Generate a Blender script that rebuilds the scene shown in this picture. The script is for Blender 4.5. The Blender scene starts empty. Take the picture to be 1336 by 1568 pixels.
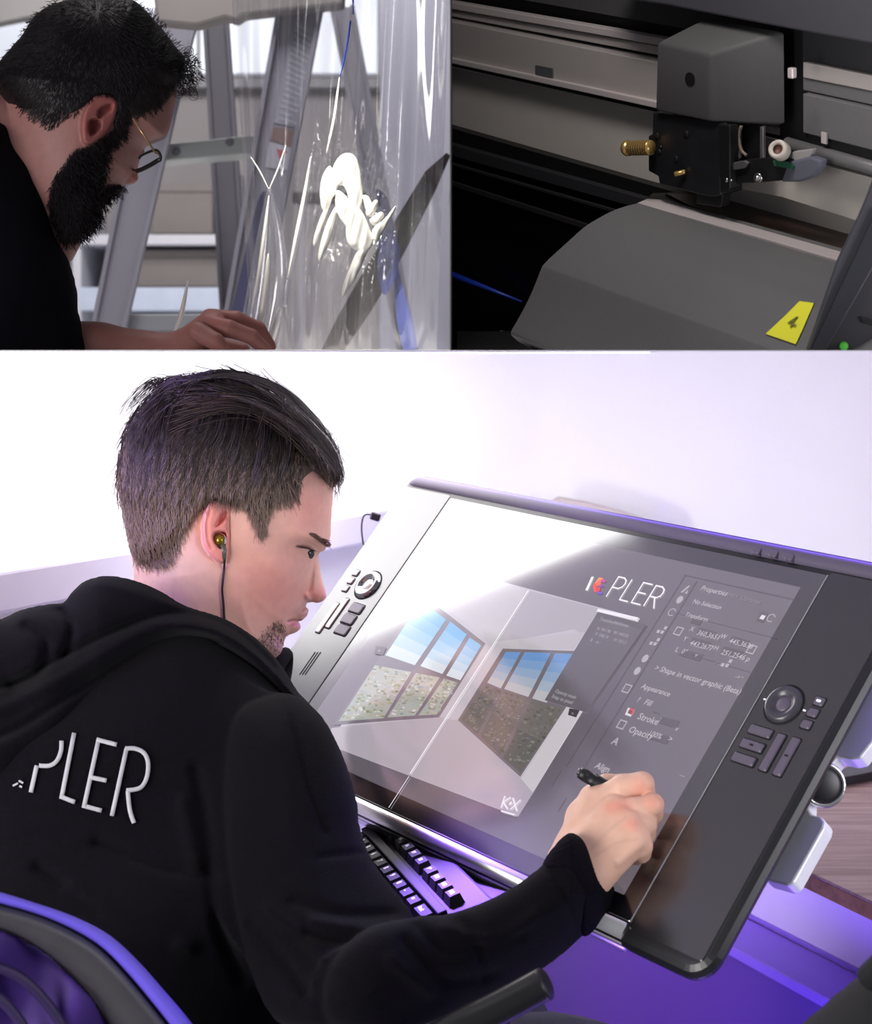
import bpy, bmesh, math, random
import numpy as np
from mathutils import Vector, Matrix

C = bpy.context.scene.collection
SC = bpy.context.scene

# ---------------------------------------------------------------- camera
CAM_Z = 1.28                      # eye level: exactly the height of the mezzanine shelf
FPX = 2575.0                      # focal length in pixels of the 1336 x 1568 frame
PX, PY = 668.0, 537.0             # principal point (level view camera with a falling front)
cam_data = bpy.data.cameras.new('camera')
cam = bpy.data.objects.new('camera', cam_data)
C.objects.link(cam)
cam.location = (0, 0, CAM_Z)
cam.rotation_euler = (math.pi / 2, 0, 0)
cam_data.sensor_fit = 'HORIZONTAL'
cam_data.sensor_width = 36.0
cam_data.lens = FPX / 1336.0 * 36.0
cam_data.shift_x = 0.0
cam_data.shift_y = -(784.0 - PY) / 1336.0
cam_data.clip_start = 0.05
cam_data.clip_end = 60
cam_data.dof.use_dof = True
cam_data.dof.focus_distance = 1.68
cam_data.dof.aperture_fstop = (cam_data.lens / 1000.0) / 0.0065
SC.camera = cam

# ---------------------------------------------------------------- world, exposure
world = bpy.data.worlds.new('world')
SC.world = world
world.use_nodes = True
bg = world.node_tree.nodes['Background']
bg.inputs['Color'].default_value = (0.80, 0.84, 1.0, 1)
bg.inputs['Strength'].default_value = 0.22
SC.view_settings.view_transform = 'Standard'
SC.view_settings.look = 'None'
SC.view_settings.exposure = 0.0
SC.view_settings.gamma = 1.0
SC.view_settings.use_curve_mapping = False

# ---------------------------------------------------------------- lamps, mostly added, never in view
def area_light(name, loc, target, size, power, color=(1, 1, 1), size_y=None, spread=180):
    d = bpy.data.lights.new(name, 'AREA')
    d.energy = power
    d.color = color
    d.shape = 'RECTANGLE'
    d.size = size
    d.size_y = size_y or size
    d.spread = math.radians(spread)
    o = bpy.data.objects.new(name, d)
    C.objects.link(o)
    o.location = loc
    v = Vector(target) - Vector(loc)
    o.rotation_euler = v.to_track_quat('-Z', 'Y').to_euler()
    return o

# lower room: added white key from the left front, added soft fill from the right, violet LED behind the desk
area_light('key_lamp', (-0.95, 0.75, 1.05), (0.0, 1.9, 0.98), 0.75, 18, (1.0, 0.97, 0.95))
area_light('fill_lamp', (1.1, 0.8, 1.10), (0.15, 1.8, 0.95), 0.5, 9, (0.96, 0.94, 1.0))
rim_o = area_light('violet_rim_lamp', (0.250, 1.804, 1.144), (0.215, 1.781, 1.10), 0.75, 2.6, (0.24, 0.12, 1.0), 0.012, 44)
_z = Vector((0.035, 0.023, 0.044)).normalized()
_x = Vector((0.61, -0.79, -0.057))
_x = (_x - _z * _x.dot(_z)).normalized()
_R = Matrix((_x, _z.cross(_x), _z)).transposed()
rim_o.rotation_euler = _R.to_euler()
area_light('violet_hair_fill', (-0.78, 1.40, 1.215), (-0.18, 1.80, 1.24), 0.10, 0.55, (0.34, 0.14, 1.0), 0.12, 60)  # added violet light for the glints on the hair
area_light('violet_keyboard_fill', (-0.09, 1.74, 1.12), (0.03, 1.53, 0.80), 0.05, 0.8, (0.30, 0.14, 1.0), 0.05, 26)  # added violet light in mid-air before the display, tints the keys
area_light('counter_fill', (-0.95, 1.30, 0.62), (-0.55, 1.78, 0.62), 0.25, 3.0, (1.0, 0.98, 0.95), None, 70)  # added light on the counter front so the silver lip reflects white
area_light('wall_fill_right', (0.90, 2.35, 1.00), (0.35, 3.1, 1.12), 0.5, 1.2, (0.82, 0.80, 1.0))  # added light that brightens the right part of the back wall
area_light('violet_desk_lamp', (0.25, 1.5, 0.12), (0.5, 2.35, 0.55), 0.4, 12, (0.27, 0.12, 1.0))
area_light('wall_fill_left', (-0.80, 2.35, 1.06), (-0.55, 3.05, 1.12), 0.4, 6, (1, 0.99, 1))  # unseen area light that whitens the left part of the back wall
# upper left room and upper right room, lit by added lamps
spot = bpy.data.lights.new('film_spot', 'SPOT')  # added narrow spot that whitens the knot in the film
spot.energy = 120
spot.color = (1.0, 0.95, 0.86)
spot.spot_size = math.radians(15)
spot.spot_blend = 0.6
spot.shadow_soft_size = 0.03
spot_o = bpy.data.objects.new('film_spot', spot)
C.objects.link(spot_o)
spot_o.location = (-0.30, 1.42, 2.15)
spot_o.rotation_euler = (Vector((-0.118, 2.10, 1.44)) - Vector(spot_o.location)).to_track_quat('-Z', 'Y').to_euler()
area_light('film_fill_left', (-1.15, 1.30, 1.85), (-0.15, 2.15, 1.5), 0.25, 0.4, (1.0, 0.97, 0.93), 0.8)  # added tall light for streaks on the film folds
area_light('ladder_fill', (-0.30, 2.30, 2.60), (-0.25, 3.0, 1.5), 0.4, 7, (1.0, 0.97, 0.96), None, 130)  # added light to lift the ladder fronts, no fixture
area_light('workshop_fill', (-0.55, 3.7, 2.62), (-0.35, 4.6, 1.5), 0.8, 34, (1.0, 0.97, 0.95))  # added light to brighten the room behind the ladder
area_light('printer_fill', (0.10, 1.20, 1.88), (0.30, 1.70, 1.42), 0.14, 1.35, (1.0, 0.95, 0.93), None, 130)  # added light on the plotter, kept off the bearded man by the partition


# ---------------------------------------------------------------- helpers
def P(px, py, Y):
    return Vector(((px - PX) / FPX * Y, Y, CAM_Z - (py - PY) / FPX * Y))

def pixel_of(p):
    return PX + FPX * p[0] / p[1], PY - FPX * (p[2] - CAM_Z) / p[1]

MATS = {}
def mat(name, color, rough=0.5, metal=0.0, spec=0.5, noise=0.0, nscale=40.0, bump=0.0, bscale=200.0,
        emit=None, estr=0.0, coat=0.0, ior=None, stretch=None, sheen=0.0, alpha=1.0, transm=0.0, sss=0.0, vcol=False):
    if name in MATS:
        return MATS[name]
    m = bpy.data.materials.new(name)
    m.use_nodes = True
    nt = m.node_tree
    b = nt.nodes['Principled BSDF']
    b.inputs['Base Color'].default_value = (*color, 1)
    b.inputs['Roughness'].default_value = rough
    b.inputs['Metallic'].default_value = metal
    b.inputs['Specular IOR Level'].default_value = spec
    b.inputs['Coat Weight'].default_value = coat
    b.inputs['Sheen Weight'].default_value = sheen
    b.inputs['Alpha'].default_value = alpha
    b.inputs['Transmission Weight'].default_value = transm
    if ior:
        b.inputs['IOR'].default_value = ior
    if sss:
        b.inputs['Subsurface Weight'].default_value = sss
        b.inputs['Subsurface Radius'].default_value = (0.6, 0.25, 0.15)
        b.inputs['Subsurface Scale'].default_value = 0.01
    if emit:
        b.inputs['Emission Color'].default_value = (*emit, 1)
        b.inputs['Emission Strength'].default_value = estr
    tc = nt.nodes.new('ShaderNodeTexCoord')
    src = tc.outputs['Object']
    if stretch:
        mp = nt.nodes.new('ShaderNodeMapping')
        mp.inputs['Scale'].default_value = stretch
        nt.links.new(src, mp.inputs['Vector'])
        src = mp.outputs['Vector']
    colsock = None
    if vcol:
        at = nt.nodes.new('ShaderNodeAttribute')
        at.attribute_name = 'Col'
        colsock = at.outputs['Color']
        nt.links.new(colsock, b.inputs['Base Color'])
    if noise > 0:
        n = nt.nodes.new('ShaderNodeTexNoise')
        n.inputs['Scale'].default_value = nscale
        n.inputs['Detail'].default_value = 5
        nt.links.new(src, n.inputs['Vector'])
        mr = nt.nodes.new('ShaderNodeMapRange')
        mr.inputs['From Min'].default_value = 0.25
        mr.inputs['From Max'].default_value = 0.75
        mr.inputs['To Min'].default_value = 1 - noise
        mr.inputs['To Max'].default_value = 1 + noise
        nt.links.new(n.outputs['Fac'], mr.inputs['Value'])
        mx = nt.nodes.new('ShaderNodeMix')
        mx.data_type = 'RGBA'
        mx.blend_type = 'MULTIPLY'
        mx.inputs['Factor'].default_value = 1
        if colsock:
            nt.links.new(colsock, mx.inputs[6])
        else:
            mx.inputs[6].default_value = (*color, 1)
        nt.links.new(mr.outputs['Result'], mx.inputs[7])
        nt.links.new(mx.outputs[2], b.inputs['Base Color'])
    if bump > 0:
        n2 = nt.nodes.new('ShaderNodeTexNoise')
        n2.inputs['Scale'].default_value = bscale
        n2.inputs['Detail'].default_value = 4
        nt.links.new(src, n2.inputs['Vector'])
        bp = nt.nodes.new('ShaderNodeBump')
        bp.inputs['Strength'].default_value = bump
        bp.inputs['Distance'].default_value = 0.002
        nt.links.new(n2.outputs['Fac'], bp.inputs['Height'])
        nt.links.new(bp.outputs['Normal'], b.inputs['Normal'])
    MATS[name] = m
    return m

def srgb(r, g, b):
    f = lambda c: (c / 255 / 12.92) if c / 255 <= 0.04045 else ((c / 255 + 0.055) / 1.055) ** 2.4
    return (f(r), f(g), f(b))

def thing(name, label, cat, loc=(0, 0, 0), group=None, matrix=None):
    o = bpy.data.objects.new(name, None)
    o.empty_display_size = 0.05
    C.objects.link(o)
    if matrix is not None:
        o.matrix_world = matrix
    else:
        o.location = loc
    o['label'] = label
    o['category'] = cat
    if group:
        o['group'] = group
    return o

def tag(o, label, cat, group=None):
    o['label'] = label
    o['category'] = cat
    if group:
        o['group'] = group
    return o

def struct(o):
    o['kind'] = 'structure'
    return o

def origin_of(parent):
    """world-space origin of an unrotated parent chain"""
    v = Vector((0, 0, 0))
    while parent is not None:
        v += parent.location
        parent = parent.parent
    return v

def link_mesh(name, me, m, parent=None, smooth=False):
    if m is not None:
        for mm in (m if isinstance(m, (list, tuple)) else [m]):
            me.materials.append(mm)
    if smooth:
        me.polygons.foreach_set('use_smooth', [True] * len(me.polygons))
    o = bpy.data.objects.new(name, me)
    C.objects.link(o)
    if parent is not None:
        o.parent = parent
    return o

def mesh_obj(name, verts, faces, m, parent=None, smooth=False, local=False, fix=False):
    """verts in world space (moved into the parent's frame) unless local"""
    off = Vector((0, 0, 0)) if (local or parent is None) else origin_of(parent)
    me = bpy.data.meshes.new(name)
    me.from_pydata([tuple(Vector(v) - off) for v in verts], [], [tuple(f) for f in faces])
    if fix:
        bm = bmesh.new()
        bm.from_mesh(me)
        bmesh.ops.recalc_face_normals(bm, faces=bm.faces)
        bm.to_mesh(me)
        bm.free()
    me.update()
    return link_mesh(name, me, m, parent, smooth)

def bm_obj(name, bm, m, parent=None, smooth=False, local=False):
    off = Vector((0, 0, 0)) if (local or parent is None) else origin_of(parent)
    if off.length > 0:
        bmesh.ops.translate(bm, verts=bm.verts, vec=-off)
    bmesh.ops.recalc_face_normals(bm, faces=bm.faces)
    me = bpy.data.meshes.new(name)
    bm.to_mesh(me)
    bm.free()
    return link_mesh(name, me, m, parent, smooth)

def add_hull8(bm, pts):
    """box from 8 points: bottom ring 4, top ring 4"""
    vs = [bm.verts.new(p) for p in pts]
    for f in ((3, 2, 1, 0), (4, 5, 6, 7), (0, 1, 5, 4), (1, 2, 6, 5), (2, 3, 7, 6), (3, 0, 4, 7)):
        bm.faces.new([vs[i] for i in f])
    return vs

def add_box(bm, c, s, R=None, bevel=0.0, seg=2):
    t = bmesh.new()
    x, y, z = s[0] / 2, s[1] / 2, s[2] / 2
    add_hull8(t, [(-x, -y, -z), (x, -y, -z), (x, y, -z), (-x, y, -z), (-x, -y, z), (x, -y, z), (x, y, z), (-x, y, z)])
    if bevel > 0:
        bmesh.ops.bevel(t, geom=list(t.edges), offset=bevel, segments=seg, profile=0.5, affect='EDGES')
    M = Matrix.Translation(c) @ (R.to_4x4() if R is not None else Matrix.Identity(4))
    merge(bm, t, M)

def merge(bm, t, M=None):
    mp = {}
    for v in t.verts:
        mp[v] = bm.verts.new(M @ v.co if M is not None else v.co)
    for f in t.faces:
        try:
            bm.faces.new([mp[v] for v in f.verts])
        except ValueError:
            pass
    t.free()

def add_prism(bm, pts, vec, bevel=0.0, seg=2):
    """closed prism from a planar polygon (3D points) swept by vec"""
    t = bmesh.new()
    a = [t.verts.new(p) for p in pts]
    b = [t.verts.new(Vector(p) + Vector(vec)) for p in pts]
    t.faces.new(a[::-1])
    t.faces.new(b)
    n = len(pts)
    for i in range(n):
        t.faces.new((a[i], a[(i + 1) % n], b[(i + 1) % n], b[i]))
    bmesh.ops.recalc_face_normals(t, faces=t.faces)
    if bevel > 0:
        bmesh.ops.bevel(t, geom=list(t.edges), offset=bevel, segments=seg, profile=0.5, affect='EDGES', clamp_overlap=True)
    merge(bm, t)

def frames(pts):
    pts = [Vector(p) for p in pts]
    out = []
    up = None
    for i, p in enumerate(pts):
        a = pts[max(i - 1, 0)]
        b = pts[min(i + 1, len(pts) - 1)]
        t = (b - a).normalized()
        if up is None:
            up = Vector((0, 0, 1)) if abs(t.z) < 0.9 else Vector((1, 0, 0))
        s = t.cross(up).normalized()
        up = s.cross(t).normalized()
        out.append((p, t, s, up))
    return out

def add_tube(bm, pts, r, seg=10, cap=True, flat=1.0):
    rs = r if isinstance(r, (list, tuple)) else [r] * len(pts)
    rings = []
    for (p, t, s, u), rr in zip(frames(pts), rs):
        rings.append([bm.verts.new(p + s * (rr * math.cos(2 * math.pi * k / seg)) + u * (rr * flat * math.sin(2 * math.pi * k / seg))) for k in range(seg)])
    for a, b in zip(rings, rings[1:]):
        for k in range(seg):
            bm.faces.new((a[k], a[(k + 1) % seg], b[(k + 1) % seg], b[k]))
    if cap:
        bm.faces.new(rings[0][::-1])
        bm.faces.new(rings[-1])

def add_lathe(bm, prof, M, seg=24):
    """profile of (radius, height) turned about local z, placed by M"""
    rings = []
    for r, h in prof:
        if r < 1e-6:
            rings.append([bm.verts.new(M @ Vector((0, 0, h)))])
        else:
            rings.append([bm.verts.new(M @ Vector((r * math.cos(2 * math.pi * k / seg), r * math.sin(2 * math.pi * k / seg), h))) for k in range(seg)])
    for a, b in zip(rings, rings[1:]):
        for k in range(seg):
            q = (k + 1) % seg
            if len(a) == 1 and len(b) == 1:
                continue
            if len(a) == 1:
                bm.faces.new((a[0], b[k], b[q]))
            elif len(b) == 1:
                bm.faces.new((a[k], a[q], b[0]))
            else:
                bm.faces.new((a[k], a[q], b[q], b[k]))

def axis_matrix(loc, z, x=None):
    z = Vector(z).normalized()
    x = Vector(x) if x is not None else (Vector((1, 0, 0)) if abs(z.x) < 0.9 else Vector((0, 1, 0)))
    y = z.cross(x).normalized()
    x = y.cross(z).normalized()
    M = Matrix((x, y, z)).transposed().to_4x4()
    M.translation = loc
    return M

def spline(pts, n=8, closed=False):
    """Catmull-Rom through points of any dimension"""
    pts = [np.array(p, float) for p in pts]
    N = len(pts)
    out = []
    for i in range(N if closed else N - 1):
        if closed:
            p0, p1, p2, p3 = pts[(i - 1) % N], pts[i], pts[(i + 1) % N], pts[(i + 2) % N]
        else:
            p0, p1, p2, p3 = pts[max(i - 1, 0)], pts[i], pts[i + 1], pts[min(i + 2, N - 1)]
        for k in range(n):
            t = k / n
            out.append(0.5 * (2 * p1 + (p2 - p0) * t + (2 * p0 - 5 * p1 + 4 * p2 - p3) * t * t + (3 * p1 - p0 - 3 * p2 + p3) * t ** 3))
    if not closed:
        out.append(pts[-1])
    return out

# --- sculpting: signed fields on a grid, polygonised with surface nets
def poly_sd(poly, X, Y):
    """signed distance to a closed polygon, positive inside; X, Y arrays"""
    poly = np.asarray(poly, float)
    x = X.ravel()
    y = Y.ravel()
    best = np.full(x.shape, 1e18)
    inside = np.zeros(x.shape, bool)
    n = len(poly)
    for i in range(n):
        ax, ay = poly[i]
        bx, by = poly[(i + 1) % n]
        ex, ey = bx - ax, by - ay
        L = ex * ex + ey * ey + 1e-12
        t = np.clip(((x - ax) * ex + (y - ay) * ey) / L, 0, 1)
        dx = x - ax - t * ex
        dy = y - ay - t * ey
        best = np.minimum(best, dx * dx + dy * dy)
        if ay != by:
            c = (ay > y) != (by > y)
            xi = ax + (y - ay) / (by - ay) * ex
            inside ^= c & (x < xi)
    d = np.sqrt(best)
    return np.where(inside, d, -d).reshape(X.shape)

def smin(a, b, k):
    h = np.clip(0.5 + 0.5 * (b - a) / k, 0, 1)
    return b + (a - b) * h - k * h * (1 - h)

def bulge(d, R):
    """half thickness profile (0..1) of a rounded edge of radius R from the inside distance d"""
    s = np.clip(d / R, 0, 1)
    return np.sqrt(np.clip(1 - (1 - s) ** 2, 0, 1))

def gauss(X, Y, cx, cy, sx, sy=None, ang=0.0):
    sy = sy or sx
    c, s = math.cos(ang), math.sin(ang)
    u = (X - cx) * c + (Y - cy) * s
    v = -(X - cx) * s + (Y - cy) * c
    return np.exp(-0.5 * ((u / sx) ** 2 + (v / sy) ** 2))

def seg_dist(X, Y, pts):
    best = np.full(X.shape, 1e18)
    for a, b in zip(pts, pts[1:]):
        ex, ey = b[0] - a[0], b[1] - a[1]
        L = ex * ex + ey * ey + 1e-12
        t = np.clip(((X - a[0]) * ex + (Y - a[1]) * ey) / L, 0, 1)
        best = np.minimum(best, (X - a[0] - t * ex) ** 2 + (Y - a[1] - t * ey) ** 2)
    return np.sqrt(best)

def surface_nets(F):
    """F < 0 inside. returns verts (index space) and quads"""
    nx, ny, nz = F.shape
    s = F < 0
    c = np.zeros((nx - 1, ny - 1, nz - 1), np.int8)
    for i in (0, 1):
        for j in (0, 1):
            for k in (0, 1):
                c += s[i:nx - 1 + i, j:ny - 1 + j, k:nz - 1 + k]
    act = (c > 0) & (c < 8)
    idx = np.argwhere(act)
    ids = np.full(act.shape, -1, np.int64)
    ids[act] = np.arange(len(idx))
    pos = np.zeros((len(idx), 3))
    cnt = np.zeros(len(idx))
    corners = [(i, j, k) for i in (0, 1) for j in (0, 1) for k in (0, 1)]
    val = {cr: F[idx[:, 0] + cr[0], idx[:, 1] + cr[1], idx[:, 2] + cr[2]] for cr in corners}
    for a in corners:
        for ax in range(3):
            if a[ax] == 0:
                b = list(a)
                b[ax] = 1
                b = tuple(b)
                va, vb = val[a], val[b]
                m = (va < 0) != (vb < 0)
                t = np.where(m, va / np.where(m, va - vb, 1), 0)
                for q in range(3):
                    pos[:, q] += np.where(m, a[q] + (t if q == ax else 0), 0)
                cnt += m
    pos = pos / cnt[:, None] + idx
    quads = []
    for ax in range(3):
        o = [(1, 2), (2, 0), (0, 1)][ax]
        sl0 = [slice(1, -1)] * 3
        sl1 = [slice(1, -1)] * 3
        sl0[ax] = slice(0, -1)
        sl1[ax] = slice(1, None)
        A = s[tuple(sl0)]
        B = s[tuple(sl1)]
        for flip in (False, True):
            m = (A & ~B) if not flip else (~A & B)
            e = np.argwhere(m)
            off = np.array([1, 1, 1])
            off[ax] = 0
            e = e + off
            q = []
            for (u, v) in ((-1, -1), (0, -1), (0, 0), (-1, 0)):
                w = e.copy()
                w[:, o[0]] += u
                w[:, o[1]] += v
                q.append(ids[w[:, 0], w[:, 1], w[:, 2]])
            q = np.stack(q, 1)
            if flip:
                q = q[:, ::-1]
            quads.append(q)
    return pos, np.concatenate(quads)

def relax(v, q, it=2, lam=0.5):
    e = np.concatenate([q[:, [0, 1]], q[:, [1, 2]], q[:, [2, 3]], q[:, [3, 0]]])
    e = np.concatenate([e, e[:, ::-1]])
    n = len(v)
    deg = np.bincount(e[:, 0], minlength=n).astype(float)
    deg[deg == 0] = 1
    for _ in range(it):
        acc = np.stack([np.bincount(e[:, 0], weights=v[e[:, 1], k], minlength=n) for k in range(3)], 1)
        v = v + lam * (acc / deg[:, None] - v)
    return v

class Sculpt:
    """field over (px, py, depth); every solid is laid out where it stands and turned into a world-space mesh"""
    def __init__(self, x0, y0, x1, y1, step, d0, d1, dstep):
        self.x = np.arange(x0, x1 + step, step, dtype=float)
        self.y = np.arange(y0, y1 + step, step, dtype=float)
        self.d = np.arange(d0, d1 + dstep, dstep, dtype=float)
        self.X, self.Y = np.meshgrid(self.x, self.y, indexing='ij')
        self.F = np.full((len(self.x), len(self.y), len(self.d)), 0.2, np.float32)
    def put(self, f, k=0.0):
        f = f.astype(np.float32)
        self.F = smin(self.F, f, k).astype(np.float32) if k > 0 else np.minimum(self.F, f)
    def cut(self, f):
        self.F = np.maximum(self.F, -f).astype(np.float32)
    def slab(self, Tfront, Tback, Yc, k=0.0):
        """solid between depth Yc - Tfront and Yc + Tback (2D maps)"""
        D = self.d[None, None, :]
        f = np.maximum((Yc - Tfront)[:, :, None] - D, D - (Yc + Tback)[:, :, None])
        self.put(f, k)
    def inflate(self, poly, W, R, Yc, k=0.0, smooth=6, front=None, relief=None, pw=0.5):
        """poly in pixels, W half thickness (m), R edge radius (m), Yc number or map"""
        pl = spline(poly, smooth, True) if smooth > 1 else poly
        d = poly_sd(pl, self.X, self.Y)
        Yc = Yc + 0 * self.X
        dm = d * Yc / FPX
        T = np.where(dm > 0, W * bulge(dm, R), dm)
        Tf = T if front is None else np.where(dm > 0, front * bulge(dm, R), dm)
        if relief is not None:
            Tf = np.where(dm > 0, Tf + relief * np.clip(dm / 0.006, 0, 1), Tf)
        self.slab(Tf, T, Yc, k)
        return d
    def world(self):
        D = self.d[None, None, :]
        X = ((self.X - PX) / FPX)[:, :, None] * D
        Z = CAM_Z - ((self.Y - PY) / FPX)[:, :, None] * D
        return X, D + 0 * X, Z
    def capsule(self, a, b, ra, rb, k=0.0):
        X, Y, Z = self.W
        a = np.array(a)
        b = np.array(b)
        e = b - a
        L = float(e @ e) + 1e-12
        t = np.clip(((X - a[0]) * e[0] + (Y - a[1]) * e[1] + (Z - a[2]) * e[2]) / L, 0, 1)
        d = np.sqrt((X - a[0] - t * e[0]) ** 2 + (Y - a[1] - t * e[1]) ** 2 + (Z - a[2] - t * e[2]) ** 2)
        self.put(d - (ra + (rb - ra) * t), k)
    def ellipsoid(self, c, r, R=None, k=0.0):
        X, Y, Z = self.W
        p = np.stack([X - c[0], Y - c[1], Z - c[2]], -1)
        if R is not None:
            p = p @ np.array(R)
        q = np.sqrt(((p / np.array(r)) ** 2).sum(-1))
        self.put((q - 1) * min(r), k)
    def prep(self):
        self.W = self.world()
    def front_map(self):
        neg = self.F < 0
        i = np.argmax(neg, axis=2)
        hit = neg.any(axis=2)
        i0 = np.clip(i - 1, 0, None)
        a = np.take_along_axis(self.F, i0[:, :, None], 2)[:, :, 0]
        b_ = np.take_along_axis(self.F, i[:, :, None], 2)[:, :, 0]
        t = a / np.where(np.abs(a - b_) < 1e-9, 1, a - b_)
        return np.where(hit, self.d[i0] + np.clip(t, 0, 1) * (self.d[1] - self.d[0]), np.nan)
    def at(self, M, px, py):
        """bilinear lookup of a 2D map"""
        fx = np.clip((np.asarray(px) - self.x[0]) / (self.x[1] - self.x[0]), 0, len(self.x) - 1.001)
        fy = np.clip((np.asarray(py) - self.y[0]) / (self.y[1] - self.y[0]), 0, len(self.y) - 1.001)
        i = fx.astype(int)
        j = fy.astype(int)
        u = fx - i
        v = fy - j
        return (M[i, j] * (1 - u) + M[i + 1, j] * u) * (1 - v) + (M[i, j + 1] * (1 - u) + M[i + 1, j + 1] * u) * v
    def mesh(self, relaxn=2):
        F = self.F
        F[0] = F[-1] = 0.2
        F[:, 0] = F[:, -1] = 0.2
        F[:, :, 0] = F[:, :, -1] = 0.2
        v, q = surface_nets(F)
        px = self.x[0] + v[:, 0] * (self.x[1] - self.x[0])
        py = self.y[0] + v[:, 1] * (self.y[1] - self.y[0])
        dd = self.d[0] + v[:, 2] * (self.d[1] - self.d[0])
        w = np.stack([(px - PX) / FPX * dd, dd, CAM_Z - (py - PY) / FPX * dd], 1)
        w = relax(w, q, relaxn)
        a, b, c = w[q[:, 0]], w[q[:, 1]], w[q[:, 2]]
        if (np.cross(a, b) * c).sum() < 0:
            q = q[:, ::-1]
        return w, q
    def build(self, name, m, parent=None, relaxn=2, colfn=None):
        w, q = self.mesh(relaxn)
        o = np_mesh(name, w, q, m, parent)
        if colfn is not None:
            X2 = PX + FPX * w[:, 0] / w[:, 1]
            Y2 = PY - FPX * (w[:, 2] - CAM_Z) / w[:, 1]
            set_col(o.data, colfn(X2, Y2, w[:, 1]))
        return o

def np_mesh(name, w, q, m, parent=None):
    off = np.array(origin_of(parent)) if parent is not None else np.zeros(3)
    me = bpy.data.meshes.new(name)
    me.vertices.add(len(w))
    me.vertices.foreach_set('co', (w - off).astype(np.float32).ravel())
    k = q.shape[1]
    me.loops.add(len(q) * k)
    me.loops.foreach_set('vertex_index', q.astype(np.int32).ravel())
    me.polygons.add(len(q))
    me.polygons.foreach_set('loop_start', np.arange(0, len(q) * k, k, dtype=np.int32))
    me.polygons.foreach_set('loop_total', np.full(len(q), k, np.int32))
    me.update(calc_edges=True)
    me.validate()
    return link_mesh(name, me, m, parent, True)

def set_col(me, col):
    at = me.color_attributes.new('Col', 'FLOAT_COLOR', 'POINT')
    c = np.ones((len(col), 4), np.float32)
    c[:, :3] = col
    at.data.foreach_set('color', c.ravel())

def hair_curves(name, strands, m, parent=None, r0=0.0006, r1=0.0002):
    """strands: list of (n,3) world arrays, real hair strands"""
    off = np.array(origin_of(parent)) if parent is not None else np.zeros(3)
    hc = bpy.data.hair_curves.new(name)
    hc.add_curves([len(s) for s in strands])
    pos = np.concatenate([np.asarray(s) for s in strands]) - off
    hc.attributes['position'].data.foreach_set('vector', pos.astype(np.float32).ravel())
    rad = np.concatenate([np.linspace(r0, r1, len(s)) for s in strands]).astype(np.float32)
    at = hc.attributes.get('radius') or hc.attributes.new('radius', 'FLOAT', 'POINT')
    at.data.foreach_set('value', rad)
    hc.materials.append(m)
    o = bpy.data.objects.new(name, hc)
    C.objects.link(o)
    if parent is not None:
        o.parent = parent
    return o

def text_mesh(body, size=1.0, bold=0.0):
    cu = bpy.data.curves.new('lettering', 'FONT')
    cu.body = body
    cu.size = size
    cu.offset = bold
    cu.resolution_u = 2
    ob = bpy.data.objects.new('lettering', cu)
    me = bpy.data.meshes.new_from_object(ob)
    bpy.data.objects.remove(ob)
    bpy.data.curves.remove(cu)
    vs = [v.co.copy() for v in me.vertices]
    fs = [tuple(p.vertices) for p in me.polygons]
    bpy.data.meshes.remove(me)
    return vs, fs
# ================================================================ setting
m_white = mat('white_paint', (0.86, 0.85, 0.87), 0.6, noise=0.015, nscale=6, bump=0.05, bscale=300)
m_lav = mat('pale_laminate', (0.74, 0.70, 0.84), 0.45, noise=0.02, nscale=8)
m_floor = mat('grey_floor', (0.25, 0.23, 0.27), 0.5, noise=0.1, nscale=10)
m_studio = mat('studio_paint', (0.46, 0.46, 0.50), 0.7, noise=0.05, nscale=5)
m_dark = mat('dark_partition', (0.03, 0.03, 0.035), 0.6, noise=0.1, nscale=20)
m_rail = mat('grey_skirting', (0.35, 0.34, 0.38), 0.6, noise=0.04)

def slab_box(name, x0, x1, y0, y1, z0, z1, m, parent=None):
    bm = bmesh.new()
    add_hull8(bm, [(x0, y0, z0), (x1, y0, z0), (x1, y1, z0), (x0, y1, z0), (x0, y0, z1), (x1, y0, z1), (x1, y1, z1), (x0, y1, z1)])
    return bm_obj(name, bm, m, parent)

LOWER_BACK = 3.1
UPPER_BACK = 5.2
struct(slab_box('floor', -1.5, 1.5, 0.2, LOWER_BACK + 0.06, -0.05, 0.0, m_floor))
struct(slab_box('wall_back', -1.36, 1.36, LOWER_BACK, LOWER_BACK + 0.06, 0.0, CAM_Z - 0.0004, m_white))
struct(slab_box('wall_left', -1.36, -1.3, 1.25, LOWER_BACK, 0.0, CAM_Z - 0.0004, m_white))
struct(slab_box('wall_right', 1.3, 1.36, 1.25, LOWER_BACK, 0.0, CAM_Z - 0.0004, m_white))
# the thin mezzanine sheet: ceiling of the lower room, floor of the two upper ones, at eye level
struct(slab_box('ceiling', -1.7, 1.7, 1.25, UPPER_BACK + 0.06, CAM_Z - 0.0003, CAM_Z + 0.0001, m_white))

# added luminous panel, shaped for the glare on the display, turned about 30 degrees, above the desk
cp = thing('glare_panel', 'added luminous panel making the glare on the tilted drawing display', 'added light', (-0.42, 2.45, CAM_Z - 0.0006))
ex = Vector((-0.872, 0.49, 0))
ey = Vector((0.49, 0.872, 0))
c0 = Vector((0.045, 1.845, CAM_Z - 0.0032))
bm = bmesh.new()
add_prism(bm, [c0, c0 + ex * 0.80, c0 + ex * 0.80 + ey * 0.5, c0 + ey * 0.5], (0, 0, 0.0010))
m_panel = mat('glare_panel_glow', (0.9, 0.9, 0.9), 0.5, emit=(1.0, 0.985, 0.97), estr=5.5)
bm_obj('diffuser', bm, m_panel, cp)
bm = bmesh.new()
i = 0.008

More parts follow.
